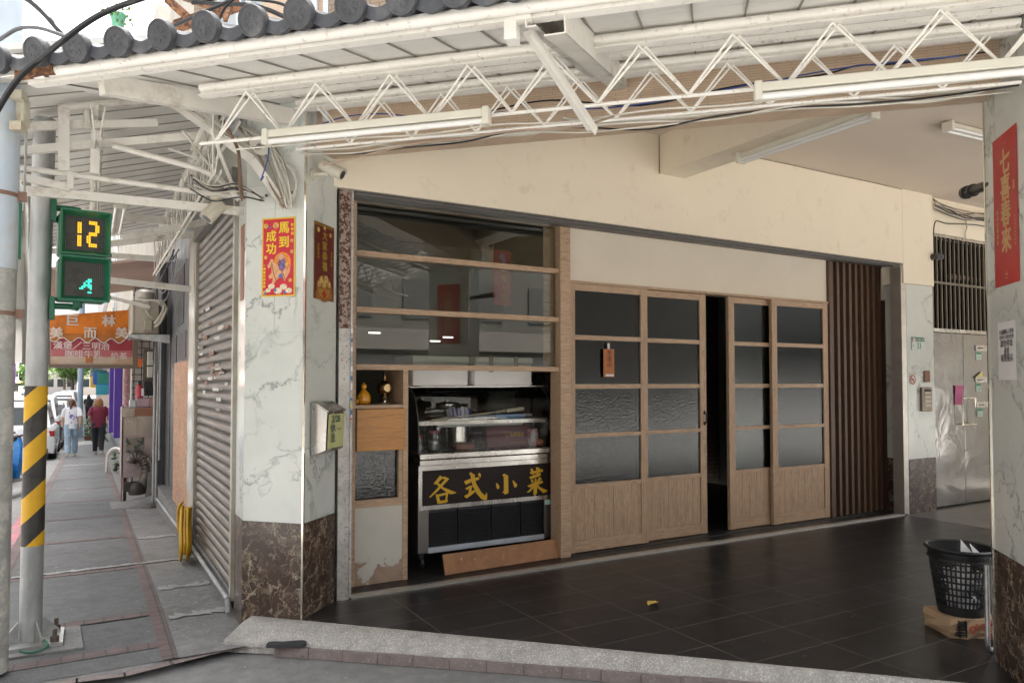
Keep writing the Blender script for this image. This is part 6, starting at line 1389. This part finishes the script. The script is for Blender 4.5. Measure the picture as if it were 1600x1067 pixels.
one = ['.##', '.##', '.##', '.##', '.##', '.##', '...', '.##', '.##', '.##', '.##', '.##', '.##']
two = ['.####.', '.####.', '....##', '....##', '....##', '....##', '.####.', '.####.', '##....', '##....', '##....', '##....', '.####.', '.####.']
leds(two, c1, AMB, b1, .012, c1+.072, .0108); leds(one, c1, AMB, b1, -.045, c1+.060, .0108)
leds(['....##', '...###', '..#.#.', '..####', '.##.##', '##...#', '......', '....##'], c2, GRN, b2, -.02, c2+.0, .0105)
m = MB(); p_ = SM @ Vector((0, .1, 0))
for zz in (2.40, 1.83): m = MB(); m.tube([(PX+.07, PYY-.005, zz+.01), (PX+.16, p_.y+.03, zz+.01), SM @ Vector((-.02, .1, zz))], .018, 10); m.box(PX+.06, PX+.085, PYY-.05, PYY+.03, zz-.07, zz+.06); m.cyl(SM @ Vector((-.02, .1, zz-.04 if zz > 2 else zz)), SM @ Vector((-.02, .1, zz if zz > 2 else zz+.05)), .025); m.build('mounting_arm', GREENP, ps, 30)
m = MB(SM)
for zz in (2.13, 2.35, 1.885, 2.09): m.box(.12, .135, -.01, .02, zz, zz+.02)
m.build('latch', GREENP, ps, 0)
m = MB(); m.box(PX-.155, PX-.085, PYY+.0, PYY+.03, 2.1, 2.42); m.build('signal_head', GREENP, pl, 0)
# light pole at the picture edge with its plate
LX, LY = -.425, 4.56
lp_ = thing('light_pole', 'pale blue and peeling grey light pole with a small number plate and cable box', 'pole', (LX, LY, -.06))
m = MB(); m.tube([(LX, LY, -.06), (LX, LY, 1.98)], .094, 28); m.build('lower_shaft', speck('pole_peeling', (.36, .36, .33), (.52, .50, .46), .52, 7, .7, .1, .2, big=((.2, .19, .17), 4)), lp_, 40)
m = MB(); m.tube([(LX, LY, 1.98), (LX, LY, 6)], .097, 28); m.build('upper_shaft', mat('pole_blue', (.46, .53, .60), .45, var=.08, dirt=(.45, .42, .32), dirt_amt=.25), lp_, 40)
for zz in (1.74, 2.35): m = MB(); m.cyl((LX, LY, zz), (LX, LY, zz+.022), .0995, seg=28); m.box(LX+.085, LX+.13, LY-.03, LY+.0, zz-.012, zz+.035); m.build('band', mat('band_rust', (.22, .13, .09), .7), lp_, 40)
a = hit(14, 602, (.5, .866, 0), 3.66); 
m = MB(); d_ = Vector((.5, .8660254, 0)); r_ = Vector((.8660254, -.5, 0)); FP = frame(Vector((LX, LY, 0))-d_*.098+r_*.058, r_, (0, 0, 1))
za, zb = 1.47, 1.30
m.prism([FP @ Vector((x, z, 0)) for x, z in ((-.03, zb), (.03, zb), (.03, za), (-.03, za))], -d_*.002); m.build('number_plate', mat('plate_grey', (.55, .55, .54), .5, dirt=(.3, .25, .2)), lp_, 0)
m = MB(); m.text('09', .075, FP @ Matrix.Translation((-.002, 1.42, .004)), .02); m.text('路燈', .026, FP @ Matrix.Translation((0, 1.35, .004)), .02); m.build('lettering', INK, lp_, 0)
m = MB(); p = Vector((LX, LY, 0))+r_*.10-d_*.04
for z in (2.86, 2.70): m.bar(p+Vector((0, 0, z)), p+r_*.06+Vector((0, 0, z)), .05, .045)
m.bar(p+r_*.05+Vector((0, 0, 2.68)), p+r_*.05+Vector((0, 0, 2.9)), .012, .012, up=(1, 0, 0)); m.bar(p+r_*.02+Vector((0, .05, 2.78)), p+r_*.075+Vector((0, .05, 2.78)), .03, .14); m.build('hinge_box', mat('box_yellowed', (.5, .48, .38), .5, dirt=(.3, .15, .07), dirt_amt=.35), lp_, 0)
# white plastic sheet hanging between the two poles, thin steel rod in front of it
m = MB(); random.seed(3)
def shf(s, t):
    p = hy(22+26*s-(14*(1-t) if s < .5 else 0)*(1-s), 300+270*(1-t)*.99, 6.0); return (p.x+.0, 6.0+.05*sin(9*s+4*t)+.03*sin(17*t), p.z)
m.grid(shf, 8, 20); tag(m.build('plastic_sheet', mat('sheet_white', (.62, .60, .56), .45, var=.15, vs=3, bump=.5, bs=9), None, 60), 'crumpled white plastic sheet hanging between the two poles', 'sheet')
m = MB(); m.tube([hy(43, 145, 4.72), hy(37, 330, 4.72)], .006, 8); tag(m.build('steel_rod', GALV, None, 40), 'thin upright steel rod beside the signal pole', 'rod')
# ================================================================== PEOPLE (seen from behind)
def skin_body(name, joints, edges, mt, parent, sub=2):
    me = bpy.data.meshes.new(name); o = bpy.data.objects.new(name, me); col.objects.link(o)
    names = list(joints); me.from_pydata([joints[k][0] for k in names], [(names.index(a), names.index(b)) for a, b in edges], [])
    md = o.modifiers.new('s', 'SKIN'); md.use_smooth_shade = True; md.branch_smoothing = .3
    for i, k in enumerate(names):
        r_ = joints[k][1]; me.skin_vertices[0].data[i].radius = r_ if isinstance(r_, tuple) else (r_, r_)
        me.skin_vertices[0].data[i].use_root = (i == 0)
    ms = o.modifiers.new('d', 'SUBSURF'); ms.levels = sub; ms.render_levels = sub
    dg = bpy.context.evaluated_depsgraph_get(); nm = bpy.data.meshes.new_from_object(o.evaluated_get(dg))
    bpy.data.objects.remove(o); bpy.data.meshes.remove(me)
    M_ = L(parent); nm.transform(Matrix.Identity(4)); nm.materials.clear(); nm.materials.append(mt)
    q = bpy.data.objects.new(name, nm); col.objects.link(q); q.parent = parent; WM[q.name] = M_
    nm.shade_smooth(); return q
def person(label, x, y, rz, H, top, legs_m, hairm, long_hair, stride, shoe, wide=1.0, arms=0):
    """a walking figure, local +Y is the way it faces"""
    k = H/1.65; z0 = zs(y); o = thing('person', label, 'person', (x, y, z0), rz)
    s = stride
    J = {'pelvis': ((0, 0, .90), .12), 'waist': ((0, .01, 1.03), .11), 'chest': ((0, 0, 1.24), .135), 'neckb': ((0, 0, 1.39), .07), 'neck': ((0, .01, 1.44), .05), 'head': ((0, .02, 1.53), .082), 'crown': ((0, .015, 1.60), .07)}
    E_ = [('pelvis', 'waist'), ('waist', 'chest'), ('chest', 'neckb'), ('neckb', 'neck'), ('neck', 'head'), ('head', 'crown')]
    for sg, q in ((-1, 'l'), (1, 'r')):
        f = s*sg
        J['sh'+q] = ((sg*.17*wide, 0, 1.355), .058); J['el'+q] = ((sg*.225*wide, -.04-.10*f+arms*.05, 1.11), .043); J['wr'+q] = ((sg*.215*wide, .03-.14*f+arms*.22, .90+arms*.13), .030); J['hd'+q] = ((sg*.205*wide, .05-.15*f+arms*.27, .83+arms*.16), .033)
        J['hip'+q] = ((sg*.09, 0, .86), .095); J['kn'+q] = ((sg*.09, .10*f+.03, .48), .062); J['an'+q] = ((sg*.09, .22*f-.02, .085 if f > 0 else .13), .042)
        E_ += [('chest', 'sh'+q), ('sh'+q, 'el'+q), ('el'+q, 'wr'+q), ('wr'+q, 'hd'+q), ('pelvis', 'hip'+q), ('hip'+q, 'kn'+q), ('kn'+q, 'an'+q)]
    J = {n: (Vector(p)*k, (r_*k if not isinstance(r_, tuple) else r_)) for n, (p, r_) in J.items()}
    skin_body('body', J, E_, SKIN, o)
    # fingers as short tapered rods on each hand
    m = MB(L(o))
    for q in 'lr':
        h = J['hd'+q][0]; w_ = J['wr'+q][0]; d_ = (h-w_).normalized()
        for i in range(4): m.tube([h+Vector((0, (i-1.5)*.016, 0)), h+d_*.05+Vector((0, (i-1.5)*.017, 0)), h+d_*(.085-.008*abs(i-1.2))+Vector((0, (i-1.5)*.015+.01, 0))], .008, 6)
        m.tube([h+Vector((0, .03, .02)), h+d_*.03+Vector((0, .05, .0))], .009, 6)
    m.build('finger', SKIN, o, 60)
    # shirt as a lofted shell with sleeves
    m = MB(L(o))
    def ring(z, rx, ry, cy=0): return [(rx*k*cos(a*pi/10)*wide, (cy+ry*sin(a*pi/10))*k, z*k) for a in range(20)]
    m.loft([ring(.80, .185, .135), ring(.86, .19, .14, .005), ring(1.0, .178, .128), ring(1.15, .185, .132), ring(1.27, .19, .128), ring(1.345, .175, .112), ring(1.395, .12, .09), ring(1.425, .07, .068, .005)])
    for q in 'lr':
        a = J['sh'+q][0]; b = J['el'+q][0]; d_ = b-a
        m.tube([a-d_*.12+Vector((-.04*k if q == 'r' else .04*k, 0, .01)), a+d_*.12, a+d_*.5, a+d_*.85], .07*k, 14, rs=[.055*k, .072*k, .07*k, .074*k])
    sh_ = m.build('shirt', top, o, 60)
    if arms == 0:
        m = MB(L(o)); random.seed(2)
        for i in range(16):
            cx, cz = random.gauss(.01, .045), random.gauss(1.17, .06); m.ell((cx*k, -.131*k, cz*k), .016, .003, .02, 8, 4)
        m.build('back_print', mat('print_violet_blue', (.10, .09, .38), .7), sh_, 0)
    m = MB(L(o))
    def lr(c, r1, r2): return [(c.x+r1*k*cos(a*pi/8), c.y+r2*k*sin(a*pi/8), c.z) for a in range(16)]
    for q in 'lr':
        h, kn, an = J['hip'+q][0], J['kn'+q][0], J['an'+q][0]; up_ = Vector((h.x*.9, h.y, .93*k)); fl = .075 if arms == 0 else .06
        m.loft([lr(up_, .098, .125), lr(h, .105, .125), lr(h.lerp(kn, .5), .095, .105), lr(kn, .08, .088), lr(kn.lerp(an, .6), .078 if arms == 0 else .064, .085 if arms == 0 else .07), lr(an+Vector((0, 0, .0)), fl, fl+.01)])
    m.build('trousers', legs_m, o, 60)
    for sg, q in ((-1, 'l'), (1, 'r')):
        an = J['an'+q][0]; m = MB(L(o)); zz = an.z-.085*k; tip = 0 if an.y > 0 else .0
        m.loft([[(an.x+sx*w_*k, an.y+yy*k, zz+hz_*k) for sx, hz_ in ((-1, 0.0), (1, 0.0), (.9, hh_), (-.9, hh_))] for yy, w_, hh_ in ((-.075, .025, .05), (-.055, .036, .085), (0, .036, .09), (.07, .043, .06), (.14, .04, .04), (.17, .022, .025))]); m.build('shoe', shoe, o, 50)
    m = MB(L(o)); hc = J['head'][0]
    m.ell((hc.x, hc.y-.008*k, hc.z+.025*k), .098*k, .108*k, .115*k, 18, 12)
    if long_hair: m.loft([[(hc.x+rx*k*cos(a*pi/9), hc.y-.03*k+ry*k*sin(a*pi/9), hc.z+dz*k+.008*sin(a*2.1)) for a in range(18)] for dz, rx, ry in ((.06, .10, .085), (0, .118, .095), (-.07, .125, .09), (-.125, .115, .075), (-.15, .08, .05))])
    else: m.tube(smoothp([hc+Vector((0, -.10, .03))*k, hc+Vector((-.02, -.13, -.02))*k, hc+Vector((-.03, -.12, -.10))*k, hc+Vector((-.03, -.11, -.15))*k]), .03, 10, rs=None)
    m.build('hair', hairm, o, 60)
    m = MB(L(o)); 
    for sg in (-1, 1): m.ell((hc.x+sg*.098*k, hc.y+.005, hc.z-.0), .014*k, .022*k, .03*k, 8, 6)
    m.ell((hc.x, hc.y+.105*k, hc.z-.005), .014*k, .018*k, .022*k, 8, 6); hd = m.build('face', SKIN, o, 60)
    m = MB(L(o))
    for sg in (-1, 1): m.ell((hc.x+sg*.032*k, hc.y+.088*k, hc.z+.02*k), .012*k, .008*k, .008*k, 8, 6)
    m.box(hc.x-.022*k, hc.x+.022*k, hc.y+.085*k, hc.y+.092*k, hc.z-.045*k, hc.z-.037*k); m.build('eyes_and_mouth', INK, hd, 60)
    return o
LTRED = mat('burgundy_cotton', (.16, .016, .04), .85, var=.1, vs=12, bump=.3, bs=14); WHT = mat('white_cotton', (.66, .66, .70), .85, var=.05, bump=.3, bs=14)
DENIM = mat('pale_denim', (.28, .38, .48), .85, var=.25, vs=9, bump=.4, bs=16); NAVY = mat('dark_trousers', (.016, .018, .026), .85, bump=.2, bs=16)
person('person in a white printed T-shirt and pale jeans walking away, hair tied back', -.40, 24.2, radians(2), 1.60, WHT, DENIM, mat('brown_hair', (.09, .05, .03), .6, var=.3, vs=40), False, .9, mat('white_shoe', (.5, .48, .46), .6), .98)
person('person in a burgundy shirt and dark trousers walking away with loose ginger hair', .27, 24.6, radians(-3), 1.62, LTRED, NAVY, mat('ginger_hair', (.26, .12, .045), .55, var=.3, vs=40), True, -.8, mat('beige_shoe', (.5, .42, .36), .6), 1.05, 1)
person('tiny distant person in dark clothes past the lamp post', .02, 52, radians(0), 1.55, mat('dark_jacket', (.025, .025, .03), .8), NAVY, INK, True, .5, INK, 1.1, 1)

# ================================================================== VEHICLES
def car(label, x, y, rz, paint, Ln=4.4, W=1.8, Ht=1.65, van=False, plate=False):
    """local +Y is forward; the tail is nearest the camera"""
    z0 = zs(y)-.135; o = thing('parked_car', label, 'car', (x, y, z0), rz, None); M = L(o)
    hw = W/2
    def sec(yy, wb, zb_, zw, wt, zt_):   # body section: floor, waist, shoulder
        return [(-wb, yy, zb_), (wb, yy, zb_), (wb+.03, yy, zb_+.25), (wb+.02, yy, zw-.06), (wt, yy, zt_), (-wt, yy, zt_), (-wb-.02, yy, zw-.06), (-wb-.03, yy, zb_+.25)]
    wz = Ht*.60
    m = MB(M)
    m.loft([sec(-Ln/2, hw*.80, .32, wz-.12, hw*.78, wz-.06), sec(-Ln/2+.06, hw*.93, .26, wz-.02, hw*.86, wz), sec(-Ln/2+.5, hw*.96, .22, wz, hw*.90, wz+.02), sec(0, hw*.97, .2, wz-.01, hw*.9, wz), sec(Ln/2-1.1, hw*.96, .2, wz-.06, hw*.88, wz-.03), sec(Ln/2-.3, hw*.92, .24, wz-.16, hw*.8, wz-.13), sec(Ln/2, hw*.75, .32, wz-.26, hw*.6, wz-.22)])
    m.build('body', paint, o, 40)
    m = MB(M); yr = -Ln/2+.12; yf = Ln/2-1.25 if not van else Ln/2-.5
    def rf(yy, w_, z_): return [(-w_, yy, z_), (w_, yy, z_)]
    zb_ = wz-.01; wt = hw*.86; wr = hw*.72
    lo = [(-wt, yr, zb_), (wt, yr, zb_), (wt, yf, zb_), (-wt, yf, zb_)]; hi = [(-wr, yr+.42, Ht-.04), (wr, yr+.42, Ht-.04), (wr, yf-.75, Ht-.02), (-wr, yf-.75, Ht-.02)]; ro = [(-wr*.86, yr+.55, Ht), (wr*.86, yr+.55, Ht), (wr*.86, yf-.9, Ht+.01), (-wr*.86, yf-.9, Ht+.01)]
    m.loft([lo, hi, ro]); m.build('cabin', paint, o, 30)
    def q(a, b, c, d, s0, s1, t0, t1, off):
        a, b, c, d = map(Vector, (a, b, c, d)); P = lambda s_, t_: a.lerp(b, s_).lerp(d.lerp(c, s_), t_)
        n_ = (b-a).cross(d-a).normalized()*off; return [P(s0, t0)+n_, P(s1, t0)+n_, P(s1, t1)+n_, P(s0, t1)+n_]
    for nm, (a, b, c, d) in (('rear_window', (lo[0], lo[1], hi[1], hi[0])), ('windscreen', (lo[2], lo[3], hi[3], hi[2]))):
        m = MB(M); m.poly(q(a, b, c, d, .08, .92, .12, .88, .006)); m.build(nm, CARGL, o, 0)
    for a, b, c, d in ((lo[1], lo[2], hi[2], hi[1]), (lo[3], lo[0], hi[0], hi[3])):
        for s0, s1 in ((.05, .30), (.33, .62), (.65, .93)):
            m = MB(M); m.poly(q(a, b, c, d, s0, s1, .1, .86, .006)); m.build('side_window', CARGL, o, 0)
    for sg in (-1, 1):
        m = MB(M); m.box(sg*hw*.90-.12, sg*hw*.90+.06 if sg > 0 else sg*hw*.90+.12, -Ln/2+.005, -Ln/2+.16, wz-.26, wz-.10, .01); m.build('tail_lamp', LAMPR, o, 20)
        m = MB(M); m.box(sg*hw*.82-.03, sg*hw*.82+.03, -Ln/2+.035, -Ln/2+.06, .36, .50); m.build('reflector', LAMPR, o, 0)
        for yy in (-Ln/2+.85, Ln/2-.85):
            m = MB(M); cx = sg*(hw-.10); m.tube([(cx-.1, yy, .325), (cx-.08, yy, .325), (cx+.08, yy, .325), (cx+.1, yy, .325)], .32, 24, rs=[.29, .325, .325, .29]); wh = m.build('wheel', TYRE, o, 40)
            m = MB(M); m.cyl((cx+sg*.09, yy, .325), (cx+sg*.104, yy, .325), .19, seg=20); m.build('rim', mat('rim_grey', (.4, .4, .42), .3, .7), wh, 40)
    m = MB(M); m.box(-hw*.8, hw*.8, -Ln/2-.015, -Ln/2+.2, .28, .42, .02); m.build('bumper', mat('bumper_dark', (.04, .04, .042), .6), o, 30)
    if plate: m = MB(M); m.box(-.17, .17, -Ln/2-.012, -Ln/2+.01, wz-.34, wz-.22); m.build('number_plate', WHITEI, o, 0)
    return o
car('white suv with red tail lamps parked nearest the striped pole', -1.72, 27.2, radians(0), WHITECAR, 4.5, 1.85, 1.70, plate=True)
car('white van parked just ahead of the white suv', -1.75, 33.4, 0, WHITECAR, 4.8, 1.8, 1.95, True)
car('dark car parked ahead of the white van', -1.6, 39, 0, DARKCAR, 4.5, 1.8, 1.55)
car('silver car parked ahead of the dark car', -1.6, 44.5, 0, SILVCAR, 4.5, 1.8, 1.5)
car('black car ahead of the silver car in the kerb row', -1.6, 50, 0, DARKCAR, 4.5, 1.8, 1.6)
car('red car in the far kerb row near the lamp post', -1.6, 56, 0, REDCAR, 4.5, 1.8, 1.5)
random.seed(21); 
far = []
cols = [WHITECAR, SILVCAR, DARKCAR, WHITECAR, REDCAR]
protos = {}
for i, (x, y) in enumerate([(-1.6, 63), (-1.7, 70), (-1.6, 78), (-4.6, 60), (-5.0, 75), (-4.8, 92), (-8.2, 46), (-8.4, 55), (-8.3, 66), (-8.2, 80), (-1.7, 88), (-8.4, 98)]):
    pc = i % 3
    lab = 'distant cars queuing along the side street, each only a few pixels tall'
    if pc not in protos: protos[pc] = car(lab, x, y, 0, cols[pc]); protos[pc]['group'] = 'far cars in the side street'
    else: dup(protos[pc], (x, y, zs(y)-.135), None, lab)
# scooter half hidden by the poles
def scooter(label, x, y, rz, paint):
    z0 = zs(y)-.13; o = thing('motor_scooter', label, 'scooter', (x, y, z0), rz); M = L(o)   # +Y forward
    for yy in (-.62, .62):
        m = MB(M); m.tube([(-.045, yy, .24), (-.03, yy, .24), (.03, yy, .24), (.045, yy, .24)], .24, 24, rs=[.21, .24, .24, .21]); wh = m.build('wheel', TYRE, o, 40)
        m = MB(M)
        for a in range(5): m.bar((0, yy, .24), (0, yy+.17*cos(a*1.257), .24+.17*sin(a*1.257)), .1, .03)
        m.tube([(.0, yy+.16*cos(a*pi/10), .24+.16*sin(a*pi/10)) for a in range(20)], .025, 6, closed=True); m.build('rim', mat('rim_red', (.3, .03, .04), .4), wh, 40)
    m = MB(M); m.loft([[(w_*cx, yy+.0, z_) for cx, z_ in ((-1, zb_), (1, zb_), (.9, zt_), (-.9, zt_))] for yy, w_, zb_, zt_ in ((.80, .05, .38, .44), (.70, .09, .42, .52), (.52, .11, .46, .58), (.42, .10, .40, .50))]); m.build('front_fender', paint, o, 50)
    m = MB(M); m.loft([[(-w_, yy, z_), (w_, yy, z_), (w_*.8, yy+.07, z_+.02), (-w_*.8, yy+.07, z_+.02)] for yy, w_, z_ in ((.38, .14, .32), (.42, .2, .55), (.36, .2, .78), (.28, .12, .98))]); m.build('leg_shield', paint, o, 50)
    m = MB(M); m.loft([[(-w_, yy, zb_), (w_, yy, zb_), (w_*.85, yy, zt_), (-w_*.85, yy, zt_)] for yy, w_, zb_, zt_ in ((-.92, .08, .55, .70), (-.75, .15, .42, .74), (-.35, .16, .34, .74), (-.12, .13, .30, .70))]); m.box(-.15, .15, -.12, .40, .26, .33, .02); m.build('tail_body', mat('scooter_grey', (.32, .33, .35), .35), o, 50)
    m = MB(M); m.loft([[(-w_, yy, zb_), (w_, yy, zb_), (w_*.8, yy, zb_+h_), (-w_*.8, yy, zb_+h_)] for yy, w_, zb_, h_ in ((-.85, .1, .745, .05), (-.55, .15, .75, .09), (-.15, .13, .745, .07), (-.05, .08, .72, .04))]); m.build('saddle', BLACK, o, 50)
    m = MB(M); m.tube([(-.34, .12, 1.02), (-.2, .2, 1.05), (0, .26, 1.0), (.2, .2, 1.05), (.34, .12, 1.02)], .018, 8); m.ell((0, .3, .97), .12, .1, .09, 12, 8); m.build('handlebar', BLACK, o, 50)
    for sg in (-1, 1):
        m = MB(M); m.tube([(sg*.2, .2, 1.05), (sg*.26, .24, 1.2)], .008, 6); m.ell((sg*.27, .24, 1.25), .06, .015, .045, 12, 6); m.build('mirror', BLACK, o, 50)
    m = MB(M); m.ell((0, .40, .82), .07, .05, .05, 12, 8); m.build('headlight', mat('lamp_clear', (.6, .62, .62), .1), o, 50)
    m = MB(M); m.tube([(.02, .62, .24), (.06, .5, .5), (.03, .3, .95)], .025, 8); m.build('fork', BLACK, o, 50)
    return o
scooter('blue fronted motor scooter at the kerb between the two poles', -1.0, 15.2, radians(163), mat('scooter_blue', (.01, .17, .50), .25, coat=.5))
scooter('grey motor scooter parked between the blue scooter and the white suv', -1.5, 17.2, radians(165), mat('scooter_silver', (.35, .36, .38), .3))
scooter('dark motor scooter parked on the kerb by the walking people', -.95, 31.5, radians(170), DARKCAR)

# ================================================================== FAR SIDE OF THE STREET
def house(label, x0, x1, y0, y1, h, c, k, rows, cols_, sgn=None):
    zb_ = -1.6; o = thing('city_building', label, 'building', ((x0+x1)/2, (y0+y1)/2, zb_))
    m = MB(); m.box(x0, x1, y0, y1, zb_, h); wl_ = m.build('wall', mat('city_%d' % k, c, .85, var=.12, vs=.4), o, 0)
    for r in range(rows):
        for q_ in range(cols_):
            ya = y0+(y1-y0)*(q_+.2)/cols_; yb = y0+(y1-y0)*(q_+.8)/cols_; za = 2.2+r*3.0
            if za+1.5 > h: continue
            m = MB(); m.box(x1, x1+.06, ya, yb, za, za+1.5); wi = m.build('window', mat('window_frame_pale', (.5, .5, .5), .5), o, 0)
            m = MB(); m.box(x1+.06, x1+.07, ya+.1, yb-.1, za+.1, za+1.4); m.build('pane', CARGL, wi, 0)
    m = MB(); m.prism([(x1, y0+.3, 1.7), (x1+1.3, y0+.3, 1.3), (x1+1.3, y1-.3, 1.3), (x1, y1-.3, 1.7)], (0, 0, .06)); m.build('awning', mat('city_awn_%d' % k, ((.5, .48, .4), (.42, .1, .08), (.5, .5, .5), (.1, .2, .4), (.5, .3, .1))[k % 5], .6), o, 0)
    m = MB(); m.box(x1, x1+.05, y0+.4, y1-.4, -1.4, 1.2); m.build('shop_front', DARK, o, 0)
    m = MB(); m.box(x0, x1+.15, y0-.1, y1+.1, h, h+.4); m.build('roof', mat('roof_grey', (.3, .3, .3), .8), o, 0)
names_ = ['cream apartment block far across the street behind the purple sign', 'pale pink apartment block far across the street', 'grey apartment block across the side street, tallest in the row', 'white apartment block near the far trees', 'tan apartment block at the very end of the street']
for k, (y0, y1, h, c) in enumerate(((42, 58, 11, (.50, .47, .40)), (58.5, 74, 14, (.48, .38, .36)), (75, 95, 17, (.42, .42, .42)), (96, 120, 12, (.54, .53, .5)), (121, 160, 15, (.45, .38, .3)))): house(names_[k], -24, -11, y0, y1, h, c, k, 4, 4)
for k, (x0, x1, y, h, c) in enumerate(((-9, -2, 165, 7, (.45, .45, .47)), (-1.5, 6, 160, 10, (.5, .46, .42)))):
    o = thing('city_building', ('low grey block closing the end of the street', 'cream block closing the street beyond the shop row')[k], 'building', ((x0+x1)/2, y, -1.5))
    m = MB(); m.box(x0, x1, y, y+10, -2, h); m.build('wall', mat('end_%d' % k, c, .85), o, 0)
    for r in range(3):
        for q_ in range(4): m = MB(); m.box(x0+.6+q_*1.6, x0+1.6+q_*1.6, y-.05, y, .5+r*3, 2+r*3); m.build('window', CARGL, o, 0)
p = hy(18, 575, 40)
o = thing('vertical_sign', 'purple vertical shop sign with white characters seen between the two poles', 'sign', (p.x, 40, p.z-.5))
a, b = hy(15, 556, 40), hy(24, 600, 40); m = MB(); m.box(a.x, b.x, 40, 40.2, b.z, a.z); m.build('panel', mat('sign_violet', (.20, .08, .36), .5), o, 0)
m = MB(); h_ = a.z-b.z
for i, chx in enumerate('美容美髮沙龍'): m.text(chx, h_*.13, frame(((a.x+b.x)/2, 39.99, a.z-h_*(.1+i*.16)), (1, 0, 0), (0, 0, 1)), .04)
m.build('lettering', WHITEI, o, 0)
def tree(label, x, y, h, r, sd, c=(.08, .16, .035)):
    random.seed(sd); zb_ = -1.0; o = thing('street_tree', label, 'tree', (x, y, zb_))
    m = MB(); m.tube([(x, y, zb_), (x+.1, y, zb_+h*.35), (x+.05, y, zb_+h*.6)], .2, 10, rs=[.22, .16, .08])
    for k in range(6): a = k*1.05; m.tube([(x+.08, y, zb_+h*(.35+.03*k)), (x+r*.6*cos(a), y+r*.6*sin(a), zb_+h*(.6+.04*k))], .06, 6, rs=[.08, .03])
    m.build('trunk', mat('bark', (.10, .08, .06), .9), o, 50)
    m = MB(); cl = [(Vector((random.gauss(0, .45), random.gauss(0, .45), random.gauss(0, .28)))*r, random.uniform(.25, .5)*r) for _ in range(16)]
    for k in range(2600):
        c0, cr = random.choice(cl); d_ = Vector((random.gauss(0, 1), random.gauss(0, 1), random.gauss(0, 1))).normalized()
        p = Vector((x, y, zb_+h*.72))+c0+d_*cr*random.random()**.35; n_ = Vector((random.gauss(0, 1), random.gauss(0, 1), random.gauss(0, 1))).normalized(); e_ = n_.orthogonal().normalized(); q_ = random.uniform(.10, .2); f_ = n_.cross(e_)
        m.poly([p-e_*q_, p+f_*q_*.5, p+e_*q_, p-f_*q_*.5])
    m.build('crown', mat('tree_leaf', c, .7, var=.5, vs=.9), o, 0)
p = hy(112, 592, 95); tree('bright green street tree at the middle of the far street', p.x, 95, 5.6, 2.2, 31, (.12, .22, .05))
p = hy(100, 600, 130); tree('darker green street tree at the far end of the road', p.x, 130, 6, 3.0, 32)
p = hy(82, 598, 110); tree('street tree with a reddish crown on the far left pavement', p.x-2, 110, 5, 2.0, 33, (.25, .12, .10))
# pot plant on the balcony edge above the tiles
a = hn(184, 52, 3.95); o = thing('balcony_plant', 'small potted plant in a green pot on the balcony edge above the roof tiles', 'plant', (a.x, a.y, a.z)); random.seed(12)
s = .055
m = MB(); m.lathe([(.03, 0), (.045, .11), (.05, .11), (.05, .125), (.04, .125)], a, 16); m.build('pot', mat('pot_green', (.16, .42, .28), .5), o, 40)
m = MB()
for k in range(60):
    p = Vector(a)+Vector((random.gauss(0, .04), random.gauss(0, .04), .06+random.random()*.12)); d_ = Vector((random.gauss(0, 1), random.gauss(0, 1), random.gauss(0, 1))).normalized(); e_ = d_.orthogonal()
    m.poly([p-d_*.02, p+e_*.009, p+d_*.02, p-e_*.009])
m.build('foliage', mat('balcony_leaf', (.13, .24, .06), .7, var=.4, vs=40), o, 0)
m = MB(CH); m.box(-3.30, -3.02, 3.9, 4.1, tn((0, 0, 0))+3.30, 3.345); shelf_ = None
m.build('balcony_ledge', mat('ledge_pale', (.5, .5, .5), .7), shop, 0)

# ================================================================== THE OTHER CORNERS OF THE CROSSING (mirrored in the glass and the steel)
def block(label, x0, x1, y0, y1, h, c, k, face):
    o = thing('city_building', label, 'building', ((x0+x1)/2, (y0+y1)/2, -.3))
    m = MB(); m.box(x0, x1, y0, y1, -.4, h); m.build('wall', bricks('opposite_%d' % k, c, tuple(q*.9 for q in c), tuple(q*.7 for q in c), .3, .12, .01, 'xz' if face == 'y' else 'yz', .7, .5, 0, .3), o, 0)
    m = MB(); a0, a1 = (x0, x1) if face == 'y' else (y0, y1); q = a0+1
    def bx_(p0, p1, z0, z1, d0, d1):
        if face == 'y': m.box(p0, p1, y1+d0, y1+d1, z0, z1)
        else: m.box(x1+d0, x1+d1, p0, p1, z0, z1)
    while q < a1-2.4:
        for r in range(3): bx_(q, q+1.8, 4.2+r*3.1, 5.9+r*3.1, -.02, .05)
        q += 3.2
    m.build('window', DARK, o, 0)
    m = MB(); bx_(a0+.3, a1-.3, 0, 2.6, -.02, .04); m.build('shop_front', mat('shutter_dark', (.12, .115, .11), .5), o, 0)
    m = MB(); bx_(a0+.1, a1-.1, 2.8, 3.7, .0, .5); m.build('signboard', mat('board_%d' % k, ((.10, .09, .08), (.12, .11, .1), (.1, .05, .05))[k % 3], .6), o, 0)
block('tiled corner building across the crossing, facing the arcade', -2, 30, -36, -20, 11, (.06, .057, .047), 0, 'y')
block('grey tiled building on the diagonal corner of the crossing', -36, -7, -36, -19, 10, (.1, .1, .095), 1, 'y')
block('pale tiled building across the side street', -30, -11, -2, 40, 10, (.38, .37, .35), 2, 'x')
